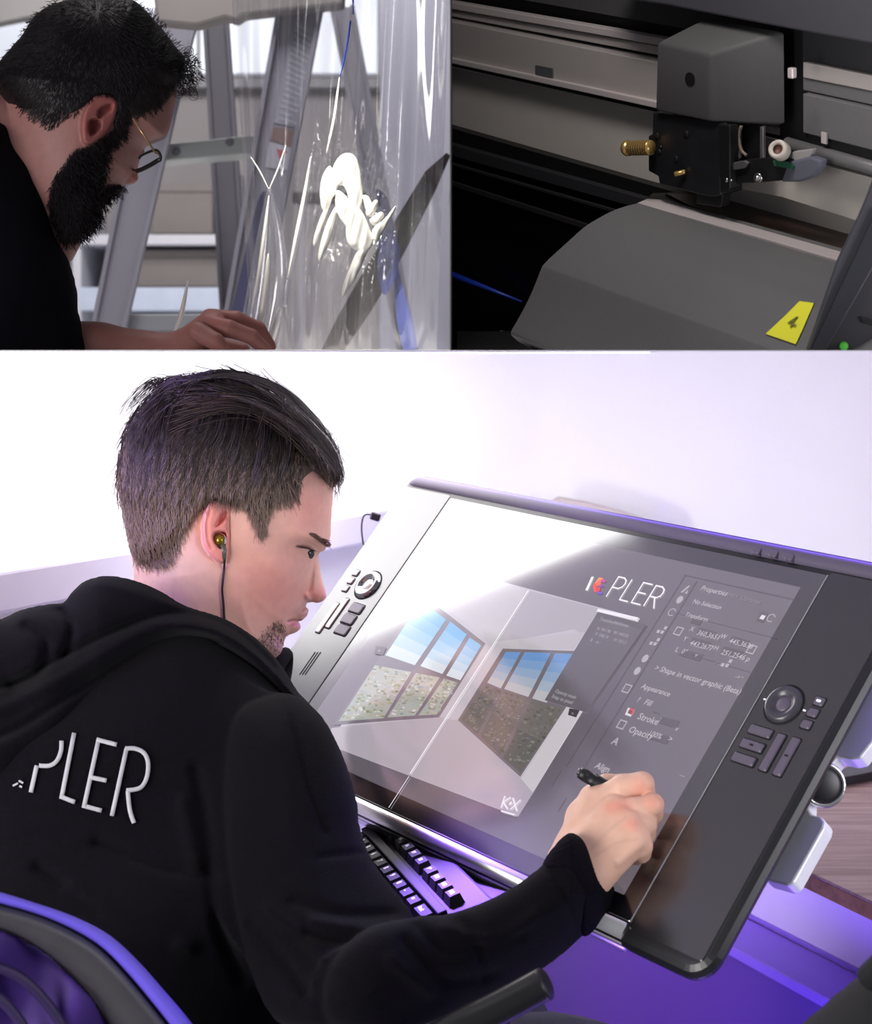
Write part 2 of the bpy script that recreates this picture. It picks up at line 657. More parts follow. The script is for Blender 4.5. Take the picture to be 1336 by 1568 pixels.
add_prism(bm, [p + Vector((0, 0, 0.0012)) for p in (c0 - ex * i - ey * i, c0 + ex * (0.80 + i) - ey * i, c0 + ex * (0.80 + i) + ey * (0.5 + i), c0 - ex * i + ey * (0.5 + i))], (0, 0, 0.0012))
bm_obj('frame', bm, m_white, cp)

# white counter along the back left, its lavender edge band seen behind the seated man
def zline(px0, py0, px1, py1, z):
    """the horizontal line at height z that shows through two pixels"""
    out = []
    for (px, py) in ((px0, py0), (px1, py1)):
        Y = (CAM_Z - z) * FPX / (py - PY)
        out.append(P(px, py, Y))
    return out

ct = thing('side_counter', 'white counter with a thick lavender edge behind the seated man', 'counter', (-0.55, 2.3, 0))
A, B = zline(0, 876, 600, 779, 1.03)
dirn = (B - A).normalized()
A = A - dirn * 0.15
B = B + dirn * 0.12
nrm = Vector((-dirn.y, dirn.x, 0))       # away from the camera
bm = bmesh.new()
add_prism(bm, [A, B, B + nrm * 0.22, A + nrm * 0.22], (0, 0, -0.048), 0.004)
bm_obj('worktop', bm, m_lav, ct, smooth=False)
bm = bmesh.new()
off = nrm * 0.05
add_prism(bm, [A + off + dirn * 0.02, B + off - dirn * 0.02, B + nrm * 0.2 - dirn * 0.02, A + nrm * 0.2 + dirn * 0.02], (0, 0, -0.98))
bmesh.ops.translate(bm, verts=bm.verts, vec=(0, 0, -0.0485))
bm_obj('front_panel', bm, m_white, ct)

# beige rounded board leaning behind the display
bd = thing('beige_board', 'beige rounded board top showing just behind the upper edge of the display', 'board', tuple(P(905, 845, 3.01)))
pl = [(838, 800), (842, 770), (856, 761), (900, 769), (950, 782), (985, 793), (1010, 815), (1010, 845), (838, 845)]
bm = bmesh.new()
add_prism(bm, [P(x, y, 3.0) for x, y in pl], (0, 0.02, 0), 0.004)
bm_obj('panel', bm, mat('beige_board', (0.55, 0.48, 0.44), 0.6, noise=0.06, nscale=20), bd)
bm = bmesh.new()
q = P(862, 845, 3.03)
add_tube(bm, [q, Vector((q.x, q.y, 0.0))], 0.012)
bm_obj('leg', bm, mat('beige_board', (0.55, 0.48, 0.44)), bd)

# ---------------------------------------------------------------- desk on the right
def wood_mat(name, c1, c2, scale, rough):
    m = mat(name, c1, rough)
    nt = m.node_tree
    b = nt.nodes['Principled BSDF']
    tc = nt.nodes.new('ShaderNodeTexCoord')
    mp = nt.nodes.new('ShaderNodeMapping')
    mp.inputs['Rotation'].default_value = (0, 0, math.radians(-66))
    mp.inputs['Scale'].default_value = (1.0, 14.0, 14.0)
    n = nt.nodes.new('ShaderNodeTexNoise')
    n.inputs['Scale'].default_value = scale
    n.inputs['Detail'].default_value = 6
    n.inputs['Distortion'].default_value = 0.4
    cr = nt.nodes.new('ShaderNodeValToRGB')
    cr.color_ramp.elements[0].position = 0.3
    cr.color_ramp.elements[0].color = (*c1, 1)
    cr.color_ramp.elements[1].position = 0.7
    cr.color_ramp.elements[1].color = (*c2, 1)
    nt.links.new(tc.outputs['Object'], mp.inputs['Vector'])
    nt.links.new(mp.outputs['Vector'], n.inputs['Vector'])
    nt.links.new(n.outputs['Fac'], cr.inputs['Fac'])
    nt.links.new(cr.outputs['Color'], b.inputs['Base Color'])
    return m
m_wood = wood_mat('walnut_top', srgb(120, 92, 88), srgb(168, 140, 134), 7, 0.45)
m_woodedge = wood_mat('walnut_edge', srgb(122, 88, 56), srgb(156, 116, 80), 6, 0.5)
DESK_Z = 0.74
dk = thing('desk', 'walnut topped desk under the right end of the display', 'desk', (0.55, 1.9, 0))
A, B = zline(1232, 1331, 1336, 1380, DESK_Z)
dd = (B - A).normalized()
A2 = A - dd * 0.55
B2 = B + dd * 0.25
side = Vector((-dd.y, dd.x, 0))
if side.x < 0:
    side = -side
bm = bmesh.new()
add_prism(bm, [A2, B2, B2 + side * 0.62, A2 + side * 0.62], (0, 0, -0.0035), 0.001)
bm_obj('desktop', bm, m_wood, dk)
bm = bmesh.new()
add_prism(bm, [p + Vector((0, 0, -0.0035)) for p in (A2, B2, B2 + side * 0.62, A2 + side * 0.62)], (0, 0, -0.0155))
bm_obj('edge_band', bm, m_woodedge, dk)
m_leg = mat('desk_leg_metal', (0.55, 0.55, 0.58), 0.4, metal=0.6)
for s, t in ((0.06, 0.06), (0.56, 0.06), (0.56, 0.74), (0.06, 0.74)):
    p = A2 + side * s + dd * t
    bm = bmesh.new()
    add_box(bm, (p.x, p.y, (DESK_Z - 0.019) / 2), (0.04, 0.04, DESK_Z - 0.019))
    bm_obj('leg', bm, m_leg, dk) if False else bm.free()
for s, t in ((0.52, 0.10), (0.56, 0.70)):
    p = A2 + side * s + dd * t
    bm = bmesh.new()
    add_box(bm, (p.x, p.y, (DESK_Z - 0.0195) / 2), (0.04, 0.04, DESK_Z - 0.0195))
    bm_obj('leg', bm, m_leg, dk)

# purple lit cabinet and lavender panel below the desk
m_purple = mat('purple_laminate', srgb(120, 84, 205), 0.45, noise=0.05, nscale=6)
m_lilac = mat('lilac_panel', srgb(190, 170, 235), 0.5, noise=0.02, nscale=6)
A, B = zline(1130, 1395, 1336, 1500, 0.457)
e = (B - A).normalized()
A = A - e * 0.655
B = B + e * 0.5
w = Vector((e.y, -e.x, 0))
if w.y > 0:
    w = -w
lp = thing('lilac_panel', 'lilac upright panel under the walnut desk', 'panel', tuple(((A + B) / 2)[:2]) + (0,))
bm = bmesh.new()
back = -w * 0.02
add_prism(bm, [Vector((p.x, p.y, 0.0)) for p in (A, B, B + back, A + back)], (0, 0, 0.715))
bm_obj('board', bm, m_lilac, lp)
bm = bmesh.new()
add_prism(bm, [Vector((p.x, p.y, 0.4575)) + w * 0.0005 for p in (A, B, B + w * 0.004, A + w * 0.004)], (0, 0, 0.006))
bm_obj('seam_strip', bm, m_purple, lp)
cb = thing('low_cabinet', 'low purple cabinet lit violet below the desk', 'cabinet', tuple(((A + B) / 2 + w * 0.06)[:2]) + (0,))
bm = bmesh.new()
a, b = A + w * 0.005, B + w * 0.005
add_prism(bm, [Vector((p.x, p.y, 0.441)) for p in (a, b, b + w * 0.088, a + w * 0.088)], (0, 0, 0.016), 0.003)
bm_obj('lid', bm, m_purple, cb)
bm = bmesh.new()
add_prism(bm, [Vector((p.x, p.y, 0.0)) for p in (a, b, b + w * 0.080, a + w * 0.080)], (0, 0, 0.4405))
bm_obj('carcass', bm, mat('deep_purple', srgb(74, 34, 136), 0.5, noise=0.06, nscale=5), cb)

# black padded bag in the lower right corner
bg_ = Sculpt(1190, 1440, 1480, 1760, 5, 1.02, 1.32, 0.006)
bg_.inflate([(1205, 1600), (1260, 1541), (1340, 1478), (1440, 1420), (1520, 1500), (1500, 1700), (1300, 1740), (1190, 1700)], 0.09, 0.10, 1.17, smooth=6)
bag = thing('black_bag', 'black padded bag in the lower right corner', 'bag', tuple(P(1340, 1740, 1.17)))
bg_.build('body', mat('black_fabric', (0.006, 0.006, 0.008), 0.85, bump=0.2, bscale=400), bag)
bm = bmesh.new()
add_tube(bm, [P(1330, 1500, 1.12), P(1380, 1450, 1.10), P(1450, 1440, 1.11), P(1490, 1490, 1.13)], 0.009)
bm_obj('handle', bm, mat('black_fabric', (0.006, 0.006, 0.008)), bag, True)
# ================================================================ pen display
TO = Vector((0.01686, 1.98112, CAM_Z - 0.17305))
TU = Vector((0.61017, -0.79021, -0.05703)).normalized()
TV = Vector((0.54359, 0.36520, 0.75574))
TV = (TV - TU * TV.dot(TU)).normalized()
TN = TU.cross(TV).normalized()
TM = Matrix((TU, TV, TN)).transposed().to_4x4()
TM.translation = TO
TI = TM.inverted()
CAMP = Vector((0, 0, CAM_Z))

def TP(px, py, n=0.0):
    """local (u, v) on the display plane lifted by n"""
    d = Vector(((px - PX) / FPX, 1, -(py - PY) / FPX))
    t = ((TO + TN * n) - CAMP).dot(TN) / d.dot(TN)
    q = TI @ (CAMP + d * t)
    return q.x, q.y

tb = thing('pen_display', 'large black tilted pen display showing a room photograph before the seated man', 'display', matrix=TM)

m_gloss = mat('gloss_black', (0.012, 0.011, 0.013), 0.16, spec=1.0, ior=2.1)
m_body = mat('satin_black', (0.012, 0.012, 0.014), 0.35, spec=0.6)
m_chrome = mat('soft_chrome', (0.75, 0.74, 0.72), 0.22, metal=1.0)
m_btn = mat('grey_button', srgb(100, 92, 108), 0.35)
m_gap = mat('joint_black', (0.004, 0.004, 0.004), 0.8)
m_alu = mat('brushed_aluminium', (0.82, 0.83, 0.87), 0.42, metal=0.15, noise=0.06, nscale=30)
m_screen_glass = m_gloss

def rrect(u0, u1, v0, v1, r, n=6):
    out = []
    for cx_, cy_, a0 in ((u1 - r, v1 - r, 0), (u0 + r, v1 - r, 90), (u0 + r, v0 + r, 180), (u1 - r, v0 + r, 270)):
        for k in range(n + 1):
            a = math.radians(a0 + 90 * k / n)
            out.append((cx_ + r * math.cos(a), cy_ + r * math.sin(a)))
    return out

def ring_body(name, rings, m, parent, smooth=False):
    """rings: list of (outline, n) joined, both ends capped"""
    bm = bmesh.new()
    rs = [[bm.verts.new((u, v, n)) for u, v in o] for o, n in rings]
    k = len(rs[0])
    for a, b in zip(rs, rs[1:]):
        for i in range(k):
            bm.faces.new((a[i], a[(i + 1) % k], b[(i + 1) % k], b[i]))
    bm.faces.new(rs[0][::-1])
    bm.faces.new(rs[-1])
    return bm_obj(name, bm, m, parent, smooth, local=True)

U0, U1, V0, V1 = -0.099, 0.655, -0.380, 0.0265
def outl(i, iu=0.0):
    return rrect(U0 + i, U1 - i - iu, V0 + i, V1 - i, max(0.024 - i, 0.006))
body = ring_body('housing', [(outl(0.03, 0.05), -0.058), (outl(0.012, 0.042), -0.052), (outl(0.004, 0.022), -0.032), (outl(0, 0.002), -0.014), (outl(0.0), -0.008), (outl(0.003), -0.0035), (outl(0.008), -0.0012), (outl(0.011), -0.0008)], m_body, tb)
def plate(name, u0, u1, v0, v1, n0, n1, m, parent, r=0.003, ch=0.0006):
    return ring_body(name, [(rrect(u0, u1, v0, v1, r), n0), (rrect(u0, u1, v0, v1, r), n1 - ch), (rrect(u0 + ch, u1 - ch, v0 + ch, v1 - ch, r), n1)], m, parent)
m_gloss2 = mat('panel_black', (0.014, 0.013, 0.015), 0.24, spec=0.8, ior=1.75)
plate('side_panel', U0 + 0.006, -0.0016, -0.366, 0.0035, -0.0012, 0.0, m_gloss2, tb)
plate('side_panel', 0.5612, U1 - 0.010, -0.366, 0.0035, -0.0012, 0.0, m_gloss2, tb)
plate('glass', 0.0, 0.5596, -0.3612, 0.0, -0.0012, 0.0, m_screen_glass, tb, r=0.002)
# rounded rail along the top edge
bm = bmesh.new()
rail_prof = [(0.0050, -0.001), (0.0075, 0.0022), (0.0115, 0.0036), (0.0165, 0.0026), (0.0215, -0.0015), (0.0250, -0.008), (0.0265, -0.02), (0.024, -0.034), (0.006, -0.034)]
us = [U0 + 0.012, U0 + 0.022, U1 - 0.022, U1 - 0.012]
rr = []
for j, u in enumerate(us):
    sc_ = 0.80 if j in (0, 3) else 1.0
    rr.append([bm.verts.new((u, 0.005 + (v - 0.005) * sc_, -0.03 + (n + 0.03) * (0.93 if j in (0, 3) else 1))) for v, n in rail_prof])
for a, b in zip(rr, rr[1:]):
    for k in range(len(rail_prof)):
        q = (k + 1) % len(rail_prof)
        bm.faces.new((a[k], a[q], b[q], b[k]))
bm.faces.new(rr[0][::-1])
bm.faces.new(rr[-1])
m_railm = mat('grey_rail', srgb(104, 97, 114), 0.5, spec=0.15)
rail = bm_obj('top_rail', bm, m_railm, tb, True, local=True)
# three touch keys on the rail
for (px, py) in ((1160, 845), (1186, 849.5), (1210, 855)):
    u, v = TP(px, py, 0.003)
    ring_body('rail_key', [(rrect(u - 0.0045, u + 0.0045, v - 0.0035, v + 0.0035, 0.002), 0.001), (rrect(u - 0.0045, u + 0.0045, v - 0.0035, v + 0.0035, 0.002), 0.0048), (rrect(u - 0.0038, u + 0.0038, v - 0.0028, v + 0.0028, 0.002), 0.0054)], m_btn, tb)
# silver lip below the glass
bm = bmesh.new()
lip_prof = [(-0.3622, -0.0015), (-0.3635, 0.0016), (-0.3685, 0.0022), (-0.3745, -0.0005), (-0.3795, -0.007), (-0.3822, -0.016), (-0.376, -0.016)]
rr = [[bm.verts.new((u, v, n)) for v, n in lip_prof] for u in (-0.06, 0.558)]
for a, b in zip(rr, rr[1:]):
    for k in range(len(lip_prof)):
        q = (k + 1) % len(lip_prof)
        bm.faces.new((a[k], a[q], b[q], b[k]))
bm.faces.new(rr[0][::-1])
bm.faces.new(rr[-1])
bm_obj('bottom_lip', bm, mat('satin_silver', (0.93, 0.91, 0.87), 0.28, metal=0.85), tb, True, local=True)
# edge highlight strip of the glass on the right
plate('glass_edge', 0.5597, 0.5609, -0.3612, 0.0, -0.0012, 0.0004, mat('glass_edge', (0.35, 0.34, 0.36), 0.2, spec=0.8), tb, r=0.0003, ch=0.0002)

def key_poly(pts, m, name='button', h=0.0022):
    uv = [TP(x, y) for x, y in pts]
    cu_ = sum(p[0] for p in uv) / 4
    cv_ = sum(p[1] for p in uv) / 4
    hu = (abs(uv[1][0] - uv[0][0]) + abs(uv[2][0] - uv[3][0])) / 4
    hv = (abs(uv[3][1] - uv[0][1]) + abs(uv[2][1] - uv[1][1])) / 4
    key_rect(cu_, cv_, hu, hv, m, name, h)

def key_rect(cu_, cv_, hu, hv, m, name='button', h=0.0022):
    r = min(hu, hv) * 0.4
    e = 0.0011
    o = ring_body('key_gap', [(rrect(cu_ - hu - e, cu_ + hu + e, cv_ - hv - e, cv_ + hv + e, r), -0.0006), (rrect(cu_ - hu - e, cu_ + hu + e, cv_ - hv - e, cv_ + hv + e, r), 0.0002)], m_gap, tb)
    ring_body(name, [(rrect(cu_ - hu, cu_ + hu, cv_ - hv, cv_ + hv, r), 0.0), (rrect(cu_ - hu, cu_ + hu, cv_ - hv, cv_ + hv, r), h * 0.6), (rrect(cu_ - hu + 0.001, cu_ + hu - 0.001, cv_ - hv + 0.001, cv_ + hv - 0.001, r), h)], m, tb)
    return o

for q in ([(1152, 1110), (1185, 1118.5), (1181, 1132), (1146.6, 1123)], [(1140, 1131), (1172.7, 1140.6), (1168, 1154), (1133.6, 1144)],
          [(1127, 1152), (1159.6, 1161.7), (1155, 1175), (1120.6, 1165)], [(1193, 1123), (1206, 1127), (1175, 1182), (1163, 1180)],
          [(1215, 1129), (1228, 1133), (1196.5, 1190), (1184.6, 1186.6)]):
    key_poly(q, m_btn)
# raised tick on the middle key and the long key
for (px, py) in ((1153, 1142.5), (1206.5, 1159)):
    u, v = TP(px, py)
    ring_body('key_mark', [(rrect(u - 0.002, u + 0.002, v - 0.0008, v + 0.0008, 0.0006), 0.002), (rrect(u - 0.002, u + 0.002, v - 0.0008, v + 0.0008, 0.0006), 0.0026)], m_gap, tb)
m_dial = mat('dial_dark', (0.05, 0.047, 0.06), 0.28, spec=0.7)
m_lit = mat('key_lamp_white', (0.9, 0.9, 1), 0.4, emit=(0.9, 0.88, 1.0), estr=1.2)
for k_, (px, py) in enumerate(((1256, 1075), (1246, 1092), (1236, 1110))):
    u, v = TP(px, py)
    key_rect(u, v, 0.0050, 0.0040, m_btn, 'small_button', 0.002)
    if k_ == 0:
        ring_body('key_lamp', [(rrect(u - 0.0022, u + 0.0022, v - 0.0010, v + 0.0010, 0.0008), 0.001), (rrect(u - 0.0022, u + 0.0022, v - 0.0010, v + 0.0010, 0.0008), 0.0024)], m_lit, tb)
for (px, py) in ((1172, 1071), (1232.5, 1088)):
    u, v = TP(px, py)
    ring_body('indicator', [(rrect(u - 0.0014, u + 0.0014, v - 0.0006, v + 0.0006, 0.0004), -0.0002), (rrect(u - 0.0014, u + 0.0014, v - 0.0006, v + 0.0006, 0.0004), 0.0004)], m_lit, tb)
# touch dials
m_dialg = mat('dial_gloss', (0.006, 0.006, 0.007), 0.06, spec=1.0, ior=2.0)
def dial(px, py, R, chrome):
    u, v = TP(px, py)
    M = Matrix.Translation((u, v, 0))
    bm = bmesh.new()
    add_lathe(bm, [(0, 0.0012), (R * 0.42, 0.0012), (R * 0.52, 0.0020), (R * 0.62, 0.0036), (R * 0.80, 0.0044), (R * 0.93, 0.0036), (R, 0.0004), (R * 1.06, -0.0006)], M, 40)
    o = bm_obj('touch_dial', bm, m_dialg if chrome else m_dial, tb, True, local=True)
    bm = bmesh.new()
    add_lathe(bm, [(0, 0.0022), (R * 0.3, 0.0022), (R * 0.38, 0.0012)], M, 32)
    bm_obj('dial_button', bm, m_chrome if chrome else m_btn, tb, True, local=True)
    bm = bmesh.new()
    add_lathe(bm, [(R * 1.0, 0.0003), (R * 1.02, 0.0008), (R * 1.08, 0.0008), (R * 1.10, 0.0)], M, 40)
    bm_obj('dial_rim', bm, m_gap, tb, True, local=True)
u1, v1 = TP(1201, 1079)
dial(1201, 1079, 0.0185, False)
dial(564, 896, 0.0185, True)
# left panel controls
m_btnl = mat('chrome_button', (0.42, 0.40, 0.42), 0.2, metal=0.6)
for (px, py) in ((546, 878), (538, 890), (530, 902)):
    u, v = TP(px, py)
    key_rect(u, v, 0.0046, 0.0038, m_btnl, 'small_button', 0.002)
for (px, py) in ((546.5, 932), (534.5, 948.5), (524.5, 965)):
    u, v = TP(px, py)
    key_rect(u, v, 0.0115, 0.0062, m_btn, 'button', 0.002)
for (px, py) in ((523, 931), (508, 938)):
    u, v = TP(px, py)
    key_rect(u, v - 0.008, 0.0042, 0.021, m_btnl, 'button', 0.002)
for k_ in range(3):  # three dark slits on the left panel
    u, v = TP(471 + 4.2 * k_, 1016)
    ring_body('panel_slit', [(rrect(u - 0.0009, u + 0.0009, v - 0.016, v + 0.016, 0.0008), -0.0004), (rrect(u - 0.0009, u + 0.0009, v - 0.016, v + 0.016, 0.0008), 0.0003)], m_gap, tb)

# ---------------------------------------------------------------- what the display shows (a lit, flat image)
def screen_mat(name, rgb, k=1.0):
    c = srgb(*rgb)
    return mat('screen_' + name, (0.01, 0.01, 0.01), 0.12, spec=1.0, ior=2.1, emit=c, estr=k)
SK = 0.82
scr = plate('display_area', 0.0205, 0.5395, -0.3425, -0.0185, 0.0, 0.0002, screen_mat('grey', (106, 99, 109), SK), tb, r=0.0005, ch=0.0001)
scr_layers = {}
def spoly(pts, rgb, name='image_area', n=0.0004, k=SK, px=True):
    uv = [TP(x, y) for x, y in pts] if px else pts
    bm = bmesh.new()
    a = [bm.verts.new((u, v, n)) for u, v in uv]
    bm.faces.new(a)
    for f in bm.faces:
        f.normal_update()
        if f.normal.z < 0:
            f.normal_flip()
    me = bpy.data.meshes.new(name)
    bm.to_mesh(me)
    bm.free()
    return link_mesh(name, me, screen_mat('%d_%d_%d' % rgb, rgb, k), scr)

def c1(pts):
    return [(400 + x / 2.614, 700 + y / 2.614) for x, y in pts]
def c2(pts):
    return [(800 + x / 2.4925, 720 + y / 2.4925) for x, y in pts]

class Batch:
    """many tiny flat marks of one colour joined into one part of the picture"""
    def __init__(self):
        self.v, self.f = [], []
    def poly(self, uv, n):
        b = len(self.v)
        A_ = sum(uv[i][0] * uv[(i + 1) % len(uv)][1] - uv[(i + 1) % len(uv)][0] * uv[i][1] for i in range(len(uv)))
        if A_ < 0:
            uv = uv[::-1]
        self.v += [(u, v, n) for u, v in uv]
        self.f.append(tuple(range(b, b + len(uv))))
    def line(self, a, b, wd, n):
        (ax, ay), (bx, by) = TP(*a), TP(*b)
        dx, dy = bx - ax, by - ay
        L = math.hypot(dx, dy)
        ox, oy = -dy / L * wd / 2, dx / L * wd / 2
        self.poly([(ax + ox, ay + oy), (ax - ox, ay - oy), (bx - ox, by - oy), (bx + ox, by + oy)], n)
    def text(self, s, px, py, h, n, slant=0.0, bold=0.0):
        u, v = TP(px, py)
        vs, fs = text_mesh(s, h * 1.38, bold)
        b = len(self.v)
        self.v += [(u + p.x + p.y * slant, v + p.y, n) for p in vs]
        self.f += [tuple(b + i for i in f) for f in fs]
    def done(self, name, rgb, k=SK):
        return mesh_obj(name, self.v, self.f, screen_mat('%d_%d_%d' % rgb, rgb, k), scr, local=True)

# room photograph: walls, ceiling, floor
spoly([(683, 868), (981, 947), (794, 1251), (503, 1141)], (200, 194, 204), 'room_image')
spoly(c1([(745, 450), (1075, 535), (930, 745), (660, 548)]), (206, 200, 208), 'ceiling_image', 0.0005)
spoly(c1([(1075, 535), (1512, 647), (1360, 760), (1255, 690), (960, 745), (930, 745)]), (182, 175, 184), 'ceiling_image', 0.0005)
spoly(c1([(935, 740), (1300, 700), (1255, 770), (975, 770), (915, 760)]), (196, 190, 196), 'wall_image', 0.0006)
spoly(c1([(283, 1085), (715, 1040), (745, 1050), (800, 1055), (1045, 1290), (1090, 1345), (1030, 1440), (268, 1152)]), (186, 177, 188), 'floor_image', 0.0006)
# left window
spoly(c1([(650, 552), (900, 748), (715, 1043), (290, 1074)]), (120, 113, 124), 'window_image', 0.0008)
def grad_panes(panes, top, bot, y0, y1, n, name, nb=5):
    for pane in panes:
        a, b, c, d = [np.array(p) for p in pane]      # top-left, top-right, bottom-right, bottom-left
        for k in range(nb):
            t0, t1 = k / nb, (k + 1) / nb
            q = [a + (d - a) * t0, b + (c - b) * t0, b + (c - b) * t1, a + (d - a) * t1]
            f = (t0 + t1) / 2
            rgb = tuple(int(top[i] + (bot[i] - top[i]) * f) for i in range(3))
            spoly(c1([tuple(x) for x in q]), rgb, name, n)
grad_panes([[(642, 578), (743, 652), (618, 835), (500, 795)], [(760, 660), (826, 712), (728, 870), (640, 838)], [(838, 724), (884, 756), (800, 895), (744, 876)]], (95, 180, 235), (235, 240, 245), 0, 1, 0.0010, 'sky_image')
lowp = [[(458, 835), (605, 862), (492, 1047), (312, 1060)], [(622, 866), (718, 884), (618, 1036), (508, 1044)], [(735, 888), (790, 905), (705, 1032), (632, 1036)]]
grad_panes(lowp, (190, 190, 180), (165, 175, 165), 0, 1, 0.0010, 'city_image', 2)
rng = random.Random(5)
def city(panes, cols, count, n, name):
    bs = [Batch() for _ in cols]
    for pane in panes:
        a, b, c, d = [np.array(p) for p in pane]
        for k in range(count):
            s, t = rng.random() * 0.94, rng.random() * 0.94
            q = (a * (1 - s) + b * s) * (1 - t) + (d * (1 - s) + c * s) * t
            e1 = (b - a) / np.linalg.norm(b - a) * rng.uniform(5, 16)
            e2 = (d - a) / np.linalg.norm(d - a) * rng.uniform(4, 11)
            uv = [TP(*p) for p in c1([tuple(q), tuple(q + e1), tuple(q + e1 + e2), tuple(q + e2)])]
            k2 = rng.randrange(len(cols))
            bs[k2].poly(uv, n + 0.00002 * (k % 5))
    for b_, col in zip(bs, cols):
        o = b_.done(name, col)
        o['kind'] = 'stuff'
city(lowp[:1], [(122, 136, 84), (146, 156, 108), (206, 208, 204), (186, 172, 142), (172, 184, 186)], 150, 0.0012, 'city_blocks')
city(lowp[1:], [(152, 158, 136), (212, 212, 212), (186, 176, 156), (160, 174, 182), (136, 140, 130)], 90, 0.0012, 'city_blocks')
# right window
spoly(c1([(970, 768), (1262, 778), (1225, 1000), (1040, 1282), (790, 1054)]), (118, 110, 116), 'window_image', 0.0008)
grad_panes([[(982, 782), (1042, 783), (962, 928), (908, 905)], [(1058, 783), (1162, 786), (1072, 962), (976, 930)], [(1180, 787), (1250, 789), (1145, 985), (1088, 968)]], (95, 150, 215), (205, 200, 200), 0, 1, 0.0010, 'sky_image')
rp = [[(905, 912), (958, 932), (868, 1110), (802, 1050)], [(974, 936), (1070, 968), (960, 1195), (880, 1118)], [(1085, 974), (1215, 1010), (1042, 1268), (972, 1206)]]
grad_panes(rp, (120, 115, 112), (92, 95, 92), 0, 1, 0.0010, 'city_image', 2)
city(rp, [(84, 86, 82), (124, 120, 114), (138, 132, 126), (98, 102, 106), (108, 100, 90)], 100, 0.0012, 'city_blocks')
spoly(c1([(1222, 1008), (1285, 1018), (1090, 1343), (1044, 1290)]), (214, 208, 214), 'wall_image', 0.0009)
for q in ([(463, 757), (505, 765), (492, 795), (455, 790)], [(1238, 1008), (1280, 1015), (1265, 1045), (1232, 1035)]):
    spoly(c1(q), (62, 56, 64), 'handle_image', 0.0014)
    (x0, y0), (x1, y1) = q[0], q[2]
    spoly(c1([((x0 + x1) / 2 - 4, (y0 + y1) / 2 - 2), ((x0 + x1) / 2 + 4, (y0 + y1) / 2), ((x0 + x1) / 2 + 2, (y0 + y1) / 2 + 7), ((x0 + x1) / 2 - 5, (y0 + y1) / 2 + 5)]), (140, 132, 142), 'handle_image', 0.0015)
b = Batch()
b.line((733 + 78, 905), (629.5, 1186), 0.0018, 0.0016)
b.line((628, 1190), (597, 1238), 0.0010, 0.0016)
b.poly([TP(*p) for p in c2([(293, 532), (447, 566), (440, 577), (287, 543)])], 0.0018)
b.done('divider_line', (236, 232, 240), 0.95)
# small white emblem in the corner of the picture: K, diamond, X with a thin line of lettering
b = Batch()
for a_, c_ in (((775, 1220), (769, 1238)), ((784, 1222), (772, 1230)), ((772.5, 1230), (779, 1240)), ((787, 1223), (793, 1243)), ((799, 1226), (783, 1241))):
    b.line(a_, c_, 0.0017, 0.0016)
u, v = TP(783.5, 1231.5)
b.poly([(u - 0.002, v), (u, v + 0.0024), (u + 0.002, v), (u, v - 0.0024)], 0.0017)
b.line((769, 1243), (790, 1249), 0.0016, 0.0016)
b.done('emblem', (236, 232, 240), 0.95)
# lettering above the picture
def stroke_letters(b, word, px, py, h, wd, n, gap=0.25):
    """thin lettering as strokes; px, py = lower left corner on the display"""
    u0, v0 = TP(px, py)
    G = {'K': (0.62, [[(0, 0), (0, 1)], [(0.55, 1), (0.05, 0.5)], [(0.05, 0.5), (0.6, 0)]]),
         'P': (0.58, [[(0, 0), (0, 1), (0.36, 1), (0.52, 0.9), (0.56, 0.75), (0.52, 0.58), (0.36, 0.47), (0, 0.47)]]),
         'L': (0.48, [[(0, 1), (0, 0), (0.46, 0)]]),
         'E': (0.52, [[(0.5, 1), (0, 1), (0, 0), (0.5, 0)], [(0, 0.52), (0.44, 0.52)]]),
         'R': (0.60, [[(0, 0), (0, 1), (0.36, 1), (0.52, 0.9), (0.56, 0.75), (0.52, 0.58), (0.36, 0.47), (0, 0.47)], [(0.28, 0.47), (0.56, 0)]])}
    x = 0
    for ch in word:
        wch, strokes = G[ch]
        for st in strokes:
            for (ax, ay), (bx, by) in zip(st, st[1:]):
                ax_, ay_, bx_, by_ = u0 + (x + ax) * h, v0 + ay * h, u0 + (x + bx) * h, v0 + by * h
                dx, dy = bx_ - ax_, by_ - ay_
                L = math.hypot(dx, dy)
                tx, ty = dx / L * wd * 0.4, dy / L * wd * 0.4
                ox, oy = -dy / L * wd / 2, dx / L * wd / 2
                b.poly([(ax_ - tx + ox, ay_ - ty + oy), (ax_ - tx - ox, ay_ - ty - oy), (bx_ + tx - ox, by_ + ty - oy), (bx_ + tx + ox, by_ + ty + oy)], n)
        x += wch + gap
b = Batch()
stroke_letters(b, 'PLER', 930, 914, 0.0245, 0.0016, 0.0012, 0.20)
b.line((909, 884), (899.5, 905), 0.0034, 0.0012)
b.done('screen_lettering', (245, 242, 248), 0.95)
for (pts, rgb) in (([(919, 885), (926, 887), (909, 898)], (255, 150, 60)), ([(909, 898), (913, 893), (916, 909), (911, 907)], (235, 60, 50)), ([(914, 893), (921, 888), (922, 897), (914, 899)], (240, 90, 60)), ([(913, 901), (921, 899), (920, 906), (915, 908)], (205, 45, 70)),
                   ([(923, 887), (930, 890), (927, 893), (921, 892)], (190, 60, 150)), ([(920, 896), (926, 897), (925, 900), (919, 899)], (120, 70, 190)), ([(916, 907), (924, 908), (922, 911), (915, 910)], (90, 80, 200))):
    spoly(pts, rgb, 'screen_emblem', 0.0013, 0.95)

